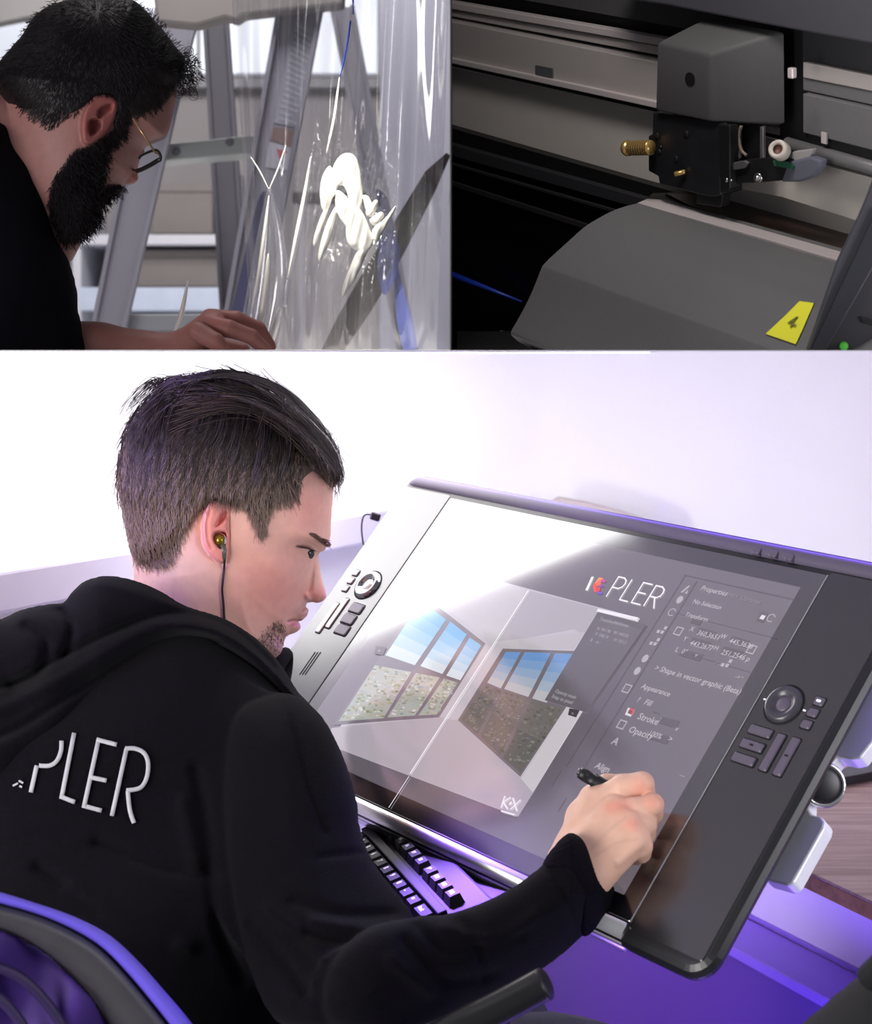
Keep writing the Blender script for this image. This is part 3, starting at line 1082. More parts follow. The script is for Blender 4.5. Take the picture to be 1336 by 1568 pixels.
# floating palette over the picture
spoly(c2([(293, 545), (478, 592), (246, 928), (90, 882)]), (104, 98, 106), 'palette_area', 0.0020)
spoly(c2([(296, 548), (474, 593), (462, 612), (283, 566)]), (94, 88, 97), 'palette_area', 0.0021)
for t, x, y, h in (('Transform', 297, 577, 0.0042), ('Pathfinder', 352, 590, 0.0038), ('X: 961,96', 288, 612, 0.0036), ('W: 445,02', 350, 628, 0.0036), ('Y: 540,14', 280, 634, 0.0036), ('H: 251,2', 352, 655, 0.0036), ('0  - a -', 262, 657, 0.0040), ('Opacity mask', 128, 852, 0.0040), ('Snap to pixel', 115, 872, 0.0042)):
    (px, py), = c2([(x, y)])
    b = Batch()
    b.text(t, px, py, h, 0.0023)
    b.done('menu_text', (176, 170, 178))
# properties panel: dark separators, tool column and text
b = Batch()
for a_, c_, wd in (((1051, 880), (868, 1175), 0.0012), ((1068, 890), (890, 1185), 0.0012), ((861, 1180), (846, 1205), 0.0010), ((1050, 881), (1215, 918), 0.0012), ((1000, 1090), (1010, 1093), 0.0008), ((868, 1222), (855, 1243), 0.001), ((1058, 1003), (1150, 1030), 0.0006), ((1038, 940), (1190, 978), 0.0005)):
    b.line(a_, c_, wd, 0.0006)
for q in ([(1072, 961), (1098, 968), (1093, 978), (1067, 970)], [(1122, 974), (1150, 982), (1144, 993), (1117, 985)], [(1062, 976), (1090, 984), (1084, 994), (1057, 986)], [(1110, 990), (1140, 998), (1134, 1008), (1104, 1000)], [(1045, 994), (1078, 1003), (1072, 1013), (1040, 1004)], [(1016, 1098), (1042, 1105), (1036, 1116), (1010, 1108)], [(995, 1120), (1028, 1129), (1022, 1140), (990, 1131)], [(1064, 945), (1078, 949), (1072, 958), (1058, 954)], [(1166, 937), (1177, 940), (1170, 954), (1159, 951)]):
    b.poly([TP(*p) for p in q], 0.0006)
b.done('field_box', (84, 78, 87))
for t, px, py, h in (('Properties', 1073, 904, 0.0058), ('No Selection', 1061, 924, 0.0050), ('Rectangle', 1060, 926, 0.0), ('Transform', 1049, 944, 0.0050), ('360,3651', 1067, 972, 0.0056), ('445,3636', 1116, 985, 0.0056), ('443,2677', 1056, 988, 0.0056), ('251,2546 p', 1104, 1002, 0.0056), ('X', 1056, 966, 0.005), ('W', 1103, 977, 0.005), ('Y', 1046, 981, 0.005), ('H', 1093, 995, 0.005), ('L  0°', 1034, 998, 0.0054), ('> Shape in vector graphic (Beta)', 1002, 1026, 0.0060), ('Appearance', 982, 1054, 0.0056), ('?   Fill', 975, 1075, 0.0060), ('Stroke', 976, 1101, 0.0070), ('Opacity', 962, 1121, 0.0070), ('100%', 992, 1126, 0.0056), ('A', 936, 1139, 0.0080), ('Align', 911, 1176, 0.0066), ('v', 1064, 1006, 0.005), ('v', 1034, 1119, 0.005), (':', 1009, 1105, 0.006), ('>', 1022, 1135, 0.006), ('- -', 1130, 1038, 0.005), ('Aa', 876, 1238, 0.0066)):
    if h:
        b = Batch()
        b.text(t, px, py, h, 0.0008, 0.12, 0.0001)
        b.done('menu_text', (190, 184, 192))
for t, px, py, h in (('Layers', 1108, 911, 0.0050), ('Libraries', 1134, 919, 0.0050), ('r x', 1095, 1018, 0.005)):
    b = Batch()
    b.text(t, px, py, h, 0.0008, 0.12)
    b.done('menu_text', (140, 134, 142))
b = Batch()
def ico(px, py, k):
    u, v = TP(px, py)
    s_ = 0.0046
    if k == 0:
        b.poly([(u - s_, v - s_), (u - s_ * 0.4, v - s_), (u + s_ * 0.5, v + s_), (u, v + s_)], 0.0008)
        b.poly([(u + s_ * 0.2, v - s_), (u + s_, v - s_), (u + s_ * 0.5, v)], 0.0008)
    elif k == 1:
        b.poly([(u + s_ * math.cos(a) * 0.8, v + s_ * math.sin(a)) for a in np.linspace(0, 2 * math.pi, 10)[:-1]], 0.0008)
    elif k == 2:
        for a0 in np.linspace(0.4, 5.0, 9):
            a1 = a0 + 0.5
            b.poly([(u + s_ * r_ * math.cos(a), v + s_ * r_ * math.sin(a)) for r_, a in ((1, a0), (1, a1), (0.75, a1), (0.75, a0))], 0.0008)
    elif k == 3:
        for dx, dy in ((-0.7, -0.6), (0.6, 0.6), (0.4, -0.5)):
            b.poly([(u + s_ * dx - 0.0018, v + s_ * dy - 0.0018), (u + s_ * dx + 0.0018, v + s_ * dy - 0.0018), (u + s_ * dx + 0.0018, v + s_ * dy + 0.0018), (u + s_ * dx - 0.0018, v + s_ * dy + 0.0018)], 0.0008)
    else:
        for (x0, y0, x1, y1) in ((-1, -1, 1, -0.75), (-1, 0.75, 1, 1), (-1, -1, -0.75, 1), (0.75, -1, 1, 1)):
            b.poly([(u + s_ * x0, v + s_ * y0), (u + s_ * x1, v + s_ * y0), (u + s_ * x1, v + s_ * y1), (u + s_ * x0, v + s_ * y1)], 0.0008)
for px, py, k in ((1052, 903, 0), (1042, 919, 1), (1030, 938, 2), (1015, 965, 3), (1004, 983, 3), (989, 1009, 1), (977, 1028, 1), (961, 1055, 4), (1040, 967, 4), (1182, 947, 2), (1152, 995, 4), (1114, 1016, 3), (953, 1110, 4)):
    b = Batch()
    ico(px, py, k)
    b.done('tool_icon', (186, 180, 188))
spoly([(963, 1084), (973, 1087), (967, 1098), (958, 1095)], (230, 226, 232), 'swatch', 0.0008)
spoly([(966, 1085), (973, 1087), (969, 1096), (962, 1092)], (225, 70, 80), 'swatch', 0.0009)
spoly([(965.5, 1088), (969.5, 1089.5), (966.5, 1094), (963, 1093)], (85, 60, 70), 'swatch', 0.0010)
spoly([(1168, 942), (1174, 944), (1170, 950), (1164, 948)], (235, 232, 238), 'swatch', 0.0009)
# mark strip on the right margin
b = Batch()
for px, py in ((1130, 1038), (1046, 1189), (1008, 1253)):
    u, v = TP(px, py)
    b.poly([(u - 0.003, v - 0.0005), (u + 0.003, v - 0.0005), (u + 0.003, v + 0.0005), (u - 0.003, v + 0.0005)], 0.0008)
b.done('panel_grip', (150, 145, 155))

# ---------------------------------------------------------------- stand: aluminium arms, hinge disc, foot
def wpart(name, bm, m, smooth=False):
    """a part of the display built in world space"""
    bmesh.ops.transform(bm, matrix=TI, verts=bm.verts)
    return bm_obj(name, bm, m, tb, smooth, local=True)
def plane_pts(pts, n):
    return [TM @ Vector((*TP(x, y, n), n)) for x, y in pts]
NA = -0.045
bm = bmesh.new()
add_prism(bm, plane_pts([(1232, 1221), (1240, 1222), (1239, 1237), (1244, 1247), (1258, 1250), (1264, 1258), (1262, 1268), (1215, 1352), (1206, 1356), (1172, 1347), (1168, 1335)], NA), -TN * 0.016, 0.002)
wpart('stand_arm', bm, m_alu)
bm = bmesh.new()
add_prism(bm, plane_pts([(1262, 1169), (1336, 1030), (1420, 960), (1460, 1060), (1350, 1120), (1318, 1160), (1304, 1163), (1284, 1159), (1274, 1170)], NA), -TN * 0.016, 0.002)
wpart('stand_arm', bm, m_alu)
hc = plane_pts([(1263, 1202)], -0.04)[0]
ax = (CAMP - hc).normalized() * 0.9 + TU * 0.45
ax.normalize()
bm = bmesh.new()
M = axis_matrix(hc, ax, TV)
add_lathe(bm, [(0, -0.03), (0.0195, -0.03), (0.0195, -0.002), (0.0185, 0.0), (0.0165, 0.0), (0.0155, -0.0015)], M, 32)
wpart('hinge_ring', bm, m_chrome, True)
bm = bmesh.new()
add_lathe(bm, [(0.0158, -0.003), (0.0158, -0.0012), (0.012, 0.0004), (0, 0.0008)], M, 32)
wpart('hinge_cap', bm, mat('hinge_black', (0.01, 0.009, 0.012), 0.4), True)
bm = bmesh.new()
foot = TM @ Vector((0.30, -0.20, -0.15))
foot = Vector((0.34, 2.08, DESK_Z))
hub = TM @ Vector((0.36, -0.24, -0.075))
add_tube(bm, [hub, (hub + foot) / 2 + Vector((0, 0.02, 0.04)), foot + Vector((-0.02, 0, 0.03))], 0.022, 12)
add_box(bm, foot + Vector((0, 0, 0.012)), (0.16, 0.12, 0.024), Matrix.Rotation(math.radians(-50), 3, 'Z'), 0.004)
wpart('stand_foot', bm, m_body)
# dark plate standing for the stand's shadow on the desk, right edge of the frame
bm = bmesh.new()
pl = []
for x, y in ((1284, 1192), (1336, 1182), (1420, 1158), (1420, 1142), (1330, 1160), (1290, 1178)):
    Y = (CAM_Z - DESK_Z - 0.012) * FPX / (y - PY)
    pl.append(P(x, y, Y))
add_prism(bm, pl, (0, 0, -0.010), 0.001)
wpart('stand_shadow', bm, mat('hinge_black', (0.01, 0.009, 0.012), 0.4))
# keyboard shelf bar and latch below the lip
def below(px, py, n):
    return TM @ Vector((*TP(px, py, n), n))
bm = bmesh.new()
add_prism(bm, [below(578, 1258, -0.02), below(697, 1313, -0.02), below(693, 1325, -0.02), below(574, 1270, -0.02)], -TN * 0.01, 0.001)
wpart('shelf_bar', bm, m_chrome)
bm = bmesh.new()
add_prism(bm, [below(668, 1285, -0.012), below(692, 1296, -0.012), below(706, 1302, -0.012), below(700, 1316, -0.012), below(695, 1324, -0.012), below(668, 1312, -0.012)], -TN * 0.008, 0.001)
wpart('latch', bm, mat('pale_latch', (0.85, 0.84, 0.86), 0.35))
bm = bmesh.new()
add_prism(bm, [below(700, 1304, -0.014), below(760, 1330, -0.014), below(752, 1340, -0.014), below(702, 1318, -0.014)], -TN * 0.012, 0.001)
wpart('shelf_bar', bm, m_body)

# USB plug and cable on the left edge of the display
cbx = thing('cable', 'dark cable with a plug at the left edge of the display', 'cable', tuple(P(568, 790, 2.13)))
bm = bmesh.new()
pc = P(575, 791, 2.12)
add_box(bm, pc, (0.013, 0.008, 0.010), Matrix.Rotation(0.3, 3, 'Y'), 0.002)
bm_obj('plug', bm, m_body, cbx)
bm = bmesh.new()
add_tube(bm, spline([P(570, 788, 2.13), P(560, 788, 2.13), P(555.5, 795, 2.13), P(554, 810, 2.13), P(556, 830, 2.13), P(560, 860, 2.15), P(566, 1000, 2.2)], 5), 0.0011, 8)
bm_obj('wire', bm, mat('cable_grey', (0.03, 0.03, 0.05), 0.5), cbx, True)

m_violet_strip = mat('violet_strip', srgb(128, 108, 230), 0.4)
# ---------------------------------------------------------------- keyboard on a tray under the display
k0 = P(640, 1353, 1.54)                                  # on the strip between main block and F keys
kx = Vector((0.0066, -0.0202, -0.0006)).normalized()      # along the rows, to the right
ky = Vector((0.0126, 0.0040, 0.0041))                     # away from the typist
ky = (ky - kx * ky.dot(kx)).normalized()
kz = kx.cross(ky).normalized()
kb = thing('keyboard', 'black computer keyboard with white legends under the display', 'keyboard', tuple(k0 - kz * 0.02))
def K(a, b, c=0.0):
    return k0 + kx * a + ky * b + kz * c
m_kb = mat('keyboard_black', (0.012, 0.012, 0.013), 0.6, spec=0.25)
m_key = mat('key_black', (0.02, 0.02, 0.022), 0.6, spec=0.25)
m_leg_ = mat('key_legend', (0.85, 0.85, 0.85), 0.5)
def kslab(name, a0, a1, b0, b1, c0, c1, m, parent, bev=0.001):
    bm = bmesh.new()
    add_prism(bm, [K(a0, b0, c0), K(a1, b0, c0), K(a1, b1, c0), K(a0, b1, c0)], kz * (c1 - c0), bev)
    return bm_obj(name, bm, m, parent)
kslab('case', -0.19, 0.078, -0.105, 0.047, -0.020, -0.008, m_kb, kb, 0.003)
kslab('divider_strip', -0.18, 0.070, -0.0045, 0.0045, -0.0079, -0.0015, m_kb, kb)
pitch, rowp = 0.0213, 0.0172
def keycap(a, b, wd, dp, leg):
    bm = bmesh.new()
    t = 0.0026
    lo = [K(a + sx * wd / 2, b + sy * dp / 2, -0.0079) for sx, sy in ((-1, -1), (1, -1), (1, 1), (-1, 1))]
    hi = [K(a + sx * (wd / 2 - t), b + sy * (dp / 2 - t) + 0.0008, 0.0010) for sx, sy in ((-1, -1), (1, -1), (1, 1), (-1, 1))]
    add_hull8(bm, lo + hi)
    o = bm_obj('key', bm, m_key, kb)
    if leg:
        vs, fs = text_mesh(leg, 0.0072 if len(leg) == 1 else 0.0052, 0.00035)
        mesh_obj('legend', [K(a - wd / 2 + 0.0048 + p.x, b - 0.0012 + p.y, 0.00115) for p in vs], fs, m_leg_, o)
rows = ['`1234567890-=', 'QWERTYUIOP[]', 'ASDFGHJKL;\'', 'ZXCVBNM,./']
for r, row in enumerate(rows):
    for j, chh in enumerate(row):
        a = 0.030 - pitch * (len(rows[0]) - 1 - j) + (0.0, 0.0125, 0.018, 0.007)[r]
        if -0.175 < a < 0.066:
            keycap(a, -0.0145 - rowp * r, 0.0196, 0.0152, chh)
keycap(0.058, -0.0145, 0.0290, 0.0152, 'Back')
for j in range(12):
    a = 0.048 - pitch * (11 - j) - 0.006 * (2 - j // 4)
    if -0.175 < a < 0.07:
        keycap(a, 0.0175, 0.0190, 0.0150, 'F%d' % (j + 1))
ty = thing('keyboard_tray', 'black keyboard tray under the display', 'tray', tuple(k0 - kz * 0.0215))
kslab('board', -0.20, 0.115, -0.115, 0.085, -0.032, -0.0205, m_kb, ty, 0.002)
bm = bmesh.new()
q = K(-0.02, 0.07, -0.034)
add_tube(bm, [q, Vector((q.x, q.y, 0.0))], 0.02, 12)
bm_obj('post', bm, m_kb, ty)
bm = bmesh.new()
add_prism(bm, [below(x, y, -0.030) for x, y in ((583, 1280), (716, 1337), (744, 1350), (741, 1357), (712, 1346), (582, 1288))], -TN * 0.006, 0.001)
wpart('violet_strip', bm, m_violet_strip)

# ---------------------------------------------------------------- office chair (back of the seated man)
ch = thing('office_chair', 'office chair with a violet edged dark mesh back behind the seated man', 'chair', (-0.22, 1.25, 0))
m_violet = mat('violet_piping', srgb(110, 92, 225), 0.5, bump=0.3, bscale=900)
m_frame = mat('chair_frame_grey', srgb(66, 64, 68), 0.5, noise=0.08, nscale=60)
m_mesh = mat('purple_mesh', srgb(62, 30, 118), 0.7, noise=0.15, nscale=60)
out_edge = [(-120, 1345), (-40, 1357), (0, 1366), (55, 1383), (110, 1402), (165, 1430), (210, 1470), (250, 1515), (290, 1562), (330, 1620), (360, 1690)]
in_edge = [(-120, 1362), (-40, 1373), (0, 1384), (50, 1398), (100, 1418), (150, 1447), (190, 1486), (228, 1531), (262, 1575), (298, 1630), (325, 1695)]
band_in = [(-120, 1408), (-40, 1412), (0, 1421), (40, 1438), (80, 1465), (115, 1497), (145, 1532), (168, 1570), (192, 1620), (215, 1700)]
def chY(px):
    return 1.24 + 0.00018 * max(px, -150)
def ribbon(name, ea, eb, thick, m, parent, n=4, dy=0.0, rounded=True):
    a = spline(ea, n)
    b = spline(eb, n)
    k = min(len(a), len(b))
    ia = np.linspace(0, len(a) - 1, 48)
    ib = np.linspace(0, len(b) - 1, 48)
    A_ = [np.array([np.interp(i, range(len(a)), [p[c] for p in a]) for c in (0, 1)]) for i in ia]
    B_ = [np.array([np.interp(i, range(len(b)), [p[c] for p in b]) for c in (0, 1)]) for i in ib]
    bm = bmesh.new()
    rows_ = []
    for p, q in zip(A_, B_):
        Y = chY(p[0]) + dy
        row = []
        K = 10
        for s in range(K):
            an = 2 * math.pi * s / K
            t = 0.5 - 0.5 * math.cos(an)
            x, y = p + (q - p) * t
            row.append(bm.verts.new(P(x, y, Y - thick * math.sin(an))))
        rows_.append(row)
    for r0, r1 in zip(rows_, rows_[1:]):
        for s in range(len(r0)):
            bm.faces.new((r0[s], r0[(s + 1) % len(r0)], r1[(s + 1) % len(r0)], r1[s]))
    bm.faces.new(rows_[0])
    bm.faces.new(rows_[-1][::-1])
    return bm_obj(name, bm, m, parent, True)
ribbon('edge_piping', out_edge, in_edge, 0.012, m_violet, ch)
ribbon('back_frame', in_edge, band_in, 0.014, m_frame, ch, dy=0.002)
sc_ = Sculpt(-160, 1390, 340, 1760, 6, 1.16, 1.36, 0.005)
poly = band_in + [(215, 1740), (-150, 1740)]
sc_.inflate(poly, 0.006, 0.01, 1.255 + 0.00018 * sc_.X + 0.012 * np.sin(sc_.X / 28 + sc_.Y / 60), smooth=3)
sc_.build('back_mesh', m_mesh, ch)
for k_, pts in enumerate(([(-60, 1470), (20, 1490), (75, 1540), (110, 1600)], [(-60, 1500), (0, 1530), (40, 1580), (60, 1640)])):
    bm = bmesh.new()
    add_tube(bm, spline([P(x, y, chY(x) - 0.004) for x, y in pts], 6), 0.004, 8)
    bm_obj('back_rib', bm, mat('rib_dark', srgb(40, 22, 70), 0.6), ch, True)
bm = bmesh.new()
add_tube(bm, spline([P(600, 1640, 1.26), P(690, 1580, 1.27), P(760, 1546, 1.28), P(822, 1513, 1.29), P(838, 1505, 1.29)], 6), [0.0128] * 22 + [0.0126, 0.0120, 0.0100], 14)
bm_obj('armrest', bm, mat('armrest_black', (0.010, 0.010, 0.011), 0.35), ch, True)
bm = bmesh.new()
add_tube(bm, [P(610, 1640, 1.26), Vector((-0.02, 1.28, 0.55)), Vector((-0.05, 1.35, 0.43))], 0.016, 10)
bm_obj('arm_post', bm, m_frame, ch, True)
bm = bmesh.new()
add_box(bm, (-0.1, 1.5, 0.43), (0.46, 0.46, 0.07), Matrix.Rotation(-0.9, 3, 'Z'), 0.03, 3)
bm_obj('seat', bm, m_mesh, ch, True)
bm = bmesh.new()
add_tube(bm, [(-0.1, 1.5, 0.40), (-0.1, 1.5, 0.09)], 0.028, 14)
bm_obj('gas_lift', bm, m_frame, ch, True)
for k_ in range(5):
    a = 2 * math.pi * k_ / 5 + 0.3
    bm = bmesh.new()
    tip = Vector((-0.1 + 0.3 * math.cos(a), 1.5 + 0.3 * math.sin(a), 0.065))
    add_tube(bm, [(-0.1, 1.5, 0.10), tip], [0.024, 0.014], 8)
    leg = bm_obj('leg', bm, m_frame, ch, True)
    bm = bmesh.new()
    add_lathe(bm, [(0, -0.012), (0.03, -0.012), (0.03, 0.012), (0, 0.012)], axis_matrix(tip - Vector((0, 0, 0.035)), (-math.sin(a), math.cos(a), 0)), 14)
    bm_obj('castor', bm, m_kb, leg, True)
bm = bmesh.new()
add_tube(bm, [(-0.14, 1.46, 0.40), (-0.25, 1.30, 0.42), P(40, 1735, 1.27)], 0.02, 10)
bm_obj('back_bracket', bm, m_frame, ch, True)
# ================================================================ seated man drawing on the display
def soft_depth(Y, px, py, slope=0.0004):
    """keep a strand from diving backwards where the head turns away"""
    Y = np.array(Y, float)
    for k in range(1, len(Y)):
        Y[k] = min(Y[k], Y[k - 1] + slope * math.hypot(px[k] - px[k - 1], py[k] - py[k - 1]))
    return Y

def PA(px, py, Y):
    return np.stack([(px - PX) / FPX * Y, Y, CAM_Z - (py - PY) / FPX * Y], -1)

def px_of(w):
    return PX + FPX * w[:, 0] / w[:, 1], PY - FPX * (w[:, 2] - CAM_Z) / w[:, 1]

def join_meshes(parts):
    """(verts, quads, colours) islands into one mesh"""
    V, Q, K, n = [], [], [], 0
    for w, q, c in parts:
        V.append(w)
        Q.append(q + n)
        K.append(c)
        n += len(w)
    return np.concatenate(V), np.concatenate(Q), np.concatenate(K)

def mixc(c, rgb, f):
    f = np.clip(f, 0, 1)[:, None]
    return c * (1 - f) + np.array(srgb(*rgb)) * f

man = thing('person', 'man in a black hoodie with swept dark hair drawing on the large tilted display', 'person', (-0.15, 1.55, 0))
m_skin = mat('skin_light', (0.7, 0.5, 0.43), 0.5, spec=0.35, vcol=True, noise=0.06, nscale=90, bump=0.08, bscale=900, sss=0.12)

# ---- head
hs = Sculpt(160, 556, 540, 1050, 1.6, 1.655, 1.965, 0.0023)
X, Y = hs.X, hs.Y
Yc = 1.80 + 0.00019 * (X - 330)
face = [(413, 1013), (424, 1006), (431, 998), (434, 988), (437, 977), (444, 970.5), (452, 962), (457, 952), (463, 940), (468, 928), (474, 912), (478, 892), (483, 866), (487, 849), (497, 842), (503, 833), (506, 820),
        (507, 800), (509, 772), (509, 745), (503, 715), (488, 690), (460, 660), (420, 632), (375, 612), (325, 602), (280, 608), (240, 632), (213, 670), (198, 720), (195, 775), (204, 822), (216, 862), (220, 905), (260, 960), (330, 1000), (380, 1022)]
base = poly_sd(spline(face, 4, True), X, Y)
dm = base * Yc / FPX
rel = np.zeros_like(X)
# forehead, temple, cheekbone, eye socket, jaw
rel += -0.0075 * gauss(X, Y, 470, 845, 17, 10, 0.1)
rel += 0.0040 * gauss(X, Y, 482, 824, 24, 6, 0.32)
rel += 0.0035 * gauss(X, Y, 440, 872, 28, 16, 0.3)
rel += -0.0030 * gauss(X, Y, 432, 925, 26, 22)
rel += -0.0030 * gauss(X, Y, 438, 800, 22, 26)
rel += 0.0030 * gauss(X, Y, 380, 955, 38, 16, 0.55)
rel += 0.0032 * gauss(X, Y, 455, 936, 12, 10)
rel += 0.0030 * gauss(X, Y, 425, 990, 14, 12)
rel += -0.0040 * np.exp(-(seg_dist(X, Y, [(441, 952), (450, 949), (462, 950)]) / 2.4) ** 2)
rel += 0.0022 * np.exp(-(seg_dist(X, Y, [(448, 957), (458, 958)]) / 4.0) ** 2)
rel += -0.0022 * np.exp(-(seg_dist(X, Y, [(463, 912), (452, 930), (444, 946)]) / 4.5) ** 2)
rel += -0.0018 * gauss(X, Y, 440, 975, 9, 5, 0.3)
# upper and lower lid
rel += 0.0020 * np.exp(-(seg_dist(X, Y, [(453, 836), (462, 833), (474, 835), (484, 842)]) / 2.2) ** 2)
rel += 0.0014 * np.exp(-(seg_dist(X, Y, [(457, 848), (466, 851), (476, 850)]) / 2.2) ** 2)
rel += -0.0030 * np.exp(-(seg_dist(X, Y, [(455, 838), (464, 840), (476, 844)]) / 2.0) ** 2)
# ear: plate, helix roll, fossa and concha
ear = [(340, 766), (353, 773), (353, 780), (350, 790), (349, 808), (351, 822), (348, 838), (345.5, 851), (343, 862), (332, 859), (322, 849.5), (313.7, 837), (310, 824), (309.5, 803), (313, 783.5), (322, 770)]
de = poly_sd(spline(ear, 4, True), X, Y)
plate_h = 0.0045 + 0.011 * np.clip((352 - X) / 42, 0, 1)
rel += np.where(de > 0, plate_h * bulge(de, 5.0), 0)
fossa = poly_sd(spline([(333, 797), (338, 786), (347, 782), (349, 790), (343, 799), (334, 806), (328, 806)], 4, True), X, Y)
rel -= np.where(fossa > 0, 0.0075 * bulge(fossa, 4), 0)
concha = poly_sd(spline([(328, 815), (340, 813), (347, 816), (346, 830), (341, 840), (333, 838), (326, 826)], 4, True), X, Y)
rel -= np.where(concha > 0, 0.012 * bulge(concha, 5), 0)
groove = seg_dist(X, Y, [(322, 782), (317, 800), (318, 825), (324, 840)])
rel -= 0.0022 * np.exp(-(groove / 2.2) ** 2)
relbase = 0.0025 * np.exp(-((np.clip(-de, 0, None)) / 7) ** 2)
rel -= np.where(de <= 0, relbase * (X < 352), 0)
W_ = 0.073
T = np.where(dm > 0, W_ * bulge(dm, 0.085), dm)
Tf = np.where(dm > 0, T + rel * np.clip(dm / 0.006, 0, 1), dm)
hs.slab(Tf, T, Yc)
# nose and nostril wing, lips
hs.inflate([(485, 850), (489, 863), (492.5, 884), (499.5, 908), (498, 917), (490, 922.5), (478, 922), (467, 919), (462, 911), (468, 896), (474, 874), (477, 858)], 0.019, 0.014, Yc, k=0.006, smooth=4)
hs.inflate([(476, 905), (478, 918), (470, 921.5), (463, 918), (462, 909), (467, 902)], 0.030, 0.010, Yc, k=0.004, smooth=4)
hs.inflate([(458, 932), (471.5, 931), (470.5, 942), (461, 950.5), (448, 949), (446, 940)], 0.026, 0.014, Yc, k=0.004, smooth=4)
hs.inflate([(448, 952), (460, 956), (458, 965), (444, 971), (438, 962)], 0.024, 0.013, Yc, k=0.004, smooth=4)
# neck
hs.inflate([(207, 840), (205, 870), (204, 900), (190, 960), (200, 1045), (300, 1046), (400, 1040), (408, 1000), (395, 930), (340, 860), (280, 820)], 0.060, 0.065, 1.79 + 0 * X, k=0.012, smooth=4)
head_front = hs.front_map()
hw, hq = hs.mesh(2)
hx, hy = px_of(hw)

hair_region = [(205, 856), (190, 805), (178, 745), (182, 690), (196, 645), (230, 600), (300, 568), (360, 566), (430, 600), (490, 645), (526, 690), (530, 740), (512, 752), (503, 727), (486, 708), (467, 702), (465, 720), (462, 740), (456, 766), (440, 772), (425, 774), (414, 786), (409, 806), (402, 826), (390, 812), (382, 788), (366, 774), (340, 764), (322, 766), (308, 778), (299, 790), (283, 818), (273, 845), (258, 864), (235, 868), (215, 866)]
hair_pl = spline(hair_region, 4, True)

def skin_cols(x, y, ear_poly=None):
    c = np.tile(np.array(srgb(226, 176, 160)), (len(x), 1))
    c = mixc(c, (224, 140, 126), 0.6 * gauss(x, y, 395, 890, 40, 45))
    c = mixc(c, (216, 140, 135), 0.45 * gauss(x, y, 430, 915, 28, 30))
    c = mixc(c, (232, 150, 140), 0.45 * gauss(x, y, 470, 780, 22, 30))
    c = mixc(c, (222, 130, 125), 0.65 * gauss(x, y, 485, 912, 14, 10))
    c = mixc(c, (232, 200, 170), 0.6 * gauss(x, y, 255, 890, 60, 40))
    e = poly_sd(ear, x, y)
    c = mixc(c, (240, 140, 132), 0.75 * np.clip((e + 2) / 4, 0, 1))
    c = mixc(c, (170, 70, 66), 0.8 * np.clip(poly_sd([(333, 797), (338, 786), (347, 782), (349, 790), (343, 799), (334, 806)], x, y) / 3, 0, 1))
    c = mixc(c, (180, 96, 90), 0.7 * np.clip(poly_sd([(328, 815), (340, 813), (347, 816), (346, 830), (341, 840), (333, 838), (326, 826)], x, y) / 3, 0, 1))
    # lips, stubble, lid shadow line and lashes
    c = mixc(c, (196, 116, 112), 0.85 * np.exp(-(seg_dist(x, y, [(449, 956), (459, 958)]) / 5.0) ** 2))
    c = mixc(c, (140, 76, 76), 0.9 * np.exp(-(seg_dist(x, y, [(442, 951), (451, 949), (462, 950)]) / 1.8) ** 2))
    c = mixc(c, (206, 136, 130), 0.5 * np.exp(-(seg_dist(x, y, [(456, 942), (468, 942)]) / 4.0) ** 2))
    st = poly_sd(spline([(428, 955), (436, 966), (440, 980), (432, 1000), (415, 1014), (395, 1004), (390, 985), (402, 972), (416, 958)], 4, True), x, y)
    c = mixc(c, (140, 112, 98), 0.55 * np.clip((st + 4) / 9, 0, 1))
    c = mixc(c, (150, 110, 98), 0.35 * gauss(x, y, 460, 936, 9, 7))
    c = mixc(c, (150, 112, 100), 0.35 * gauss(x, y, 462, 832, 14, 6))
    c = mixc(c, (40, 28, 28), 0.9 * np.exp(-(seg_dist(x, y, [(455, 836.5), (463, 837), (473, 839), (480, 844)]) / 1.7) ** 2))
    c = mixc(c, (190, 160, 165), 0.6 * gauss(x, y, 474, 925, 8, 6))
    # short hair seen through to the scalp
    h = poly_sd(hair_pl, x, y)
    c = mixc(c, (74, 58, 52), 0.95 * np.clip((h + 3) / 10, 0, 1))
    return c

# ---- hand and wrist
def Yp(px, py):
    d = Vector(((px - PX) / FPX, 1, -(py - PY) / FPX))
    return (TO - CAMP).dot(TN) / d.dot(TN)
def HP(px, py, lift):
    """a point in front of the display: pixel and height above the display plane along the view"""
    return P(px, py, Yp(px, py) - lift)
gs = Sculpt(838, 1165, 1030, 1400, 1.4, 1.34, 1.535, 0.0013)
gs.prep()
def chain(pts, rs, k=0.004):
    for a, b, r0, r1 in zip(pts, pts[1:], rs, rs[1:]):
        gs.capsule(a, b, r0, r1, k)
wr = [HP(872, 1312, 0.042), HP(884, 1322, 0.046), HP(897, 1332, 0.046), HP(908, 1342, 0.042)]
mcp = [HP(918, 1228, 0.050), HP(944, 1243, 0.053), HP(963, 1262, 0.050), HP(975, 1285, 0.040)]
for a, b, r0, r1 in zip(wr, mcp, (0.0165, 0.018, 0.018, 0.0165), (0.0145, 0.0145, 0.0135, 0.012)):
    gs.capsule(a, b, r0, r1, 0.010)
# forearm stub inside the cuff
gs.capsule(HP(886, 1322, 0.046), HP(852, 1348, 0.050), 0.0215, 0.021, 0.010)
gs.capsule(HP(900, 1332, 0.046), HP(866, 1362, 0.050), 0.0195, 0.020, 0.010)
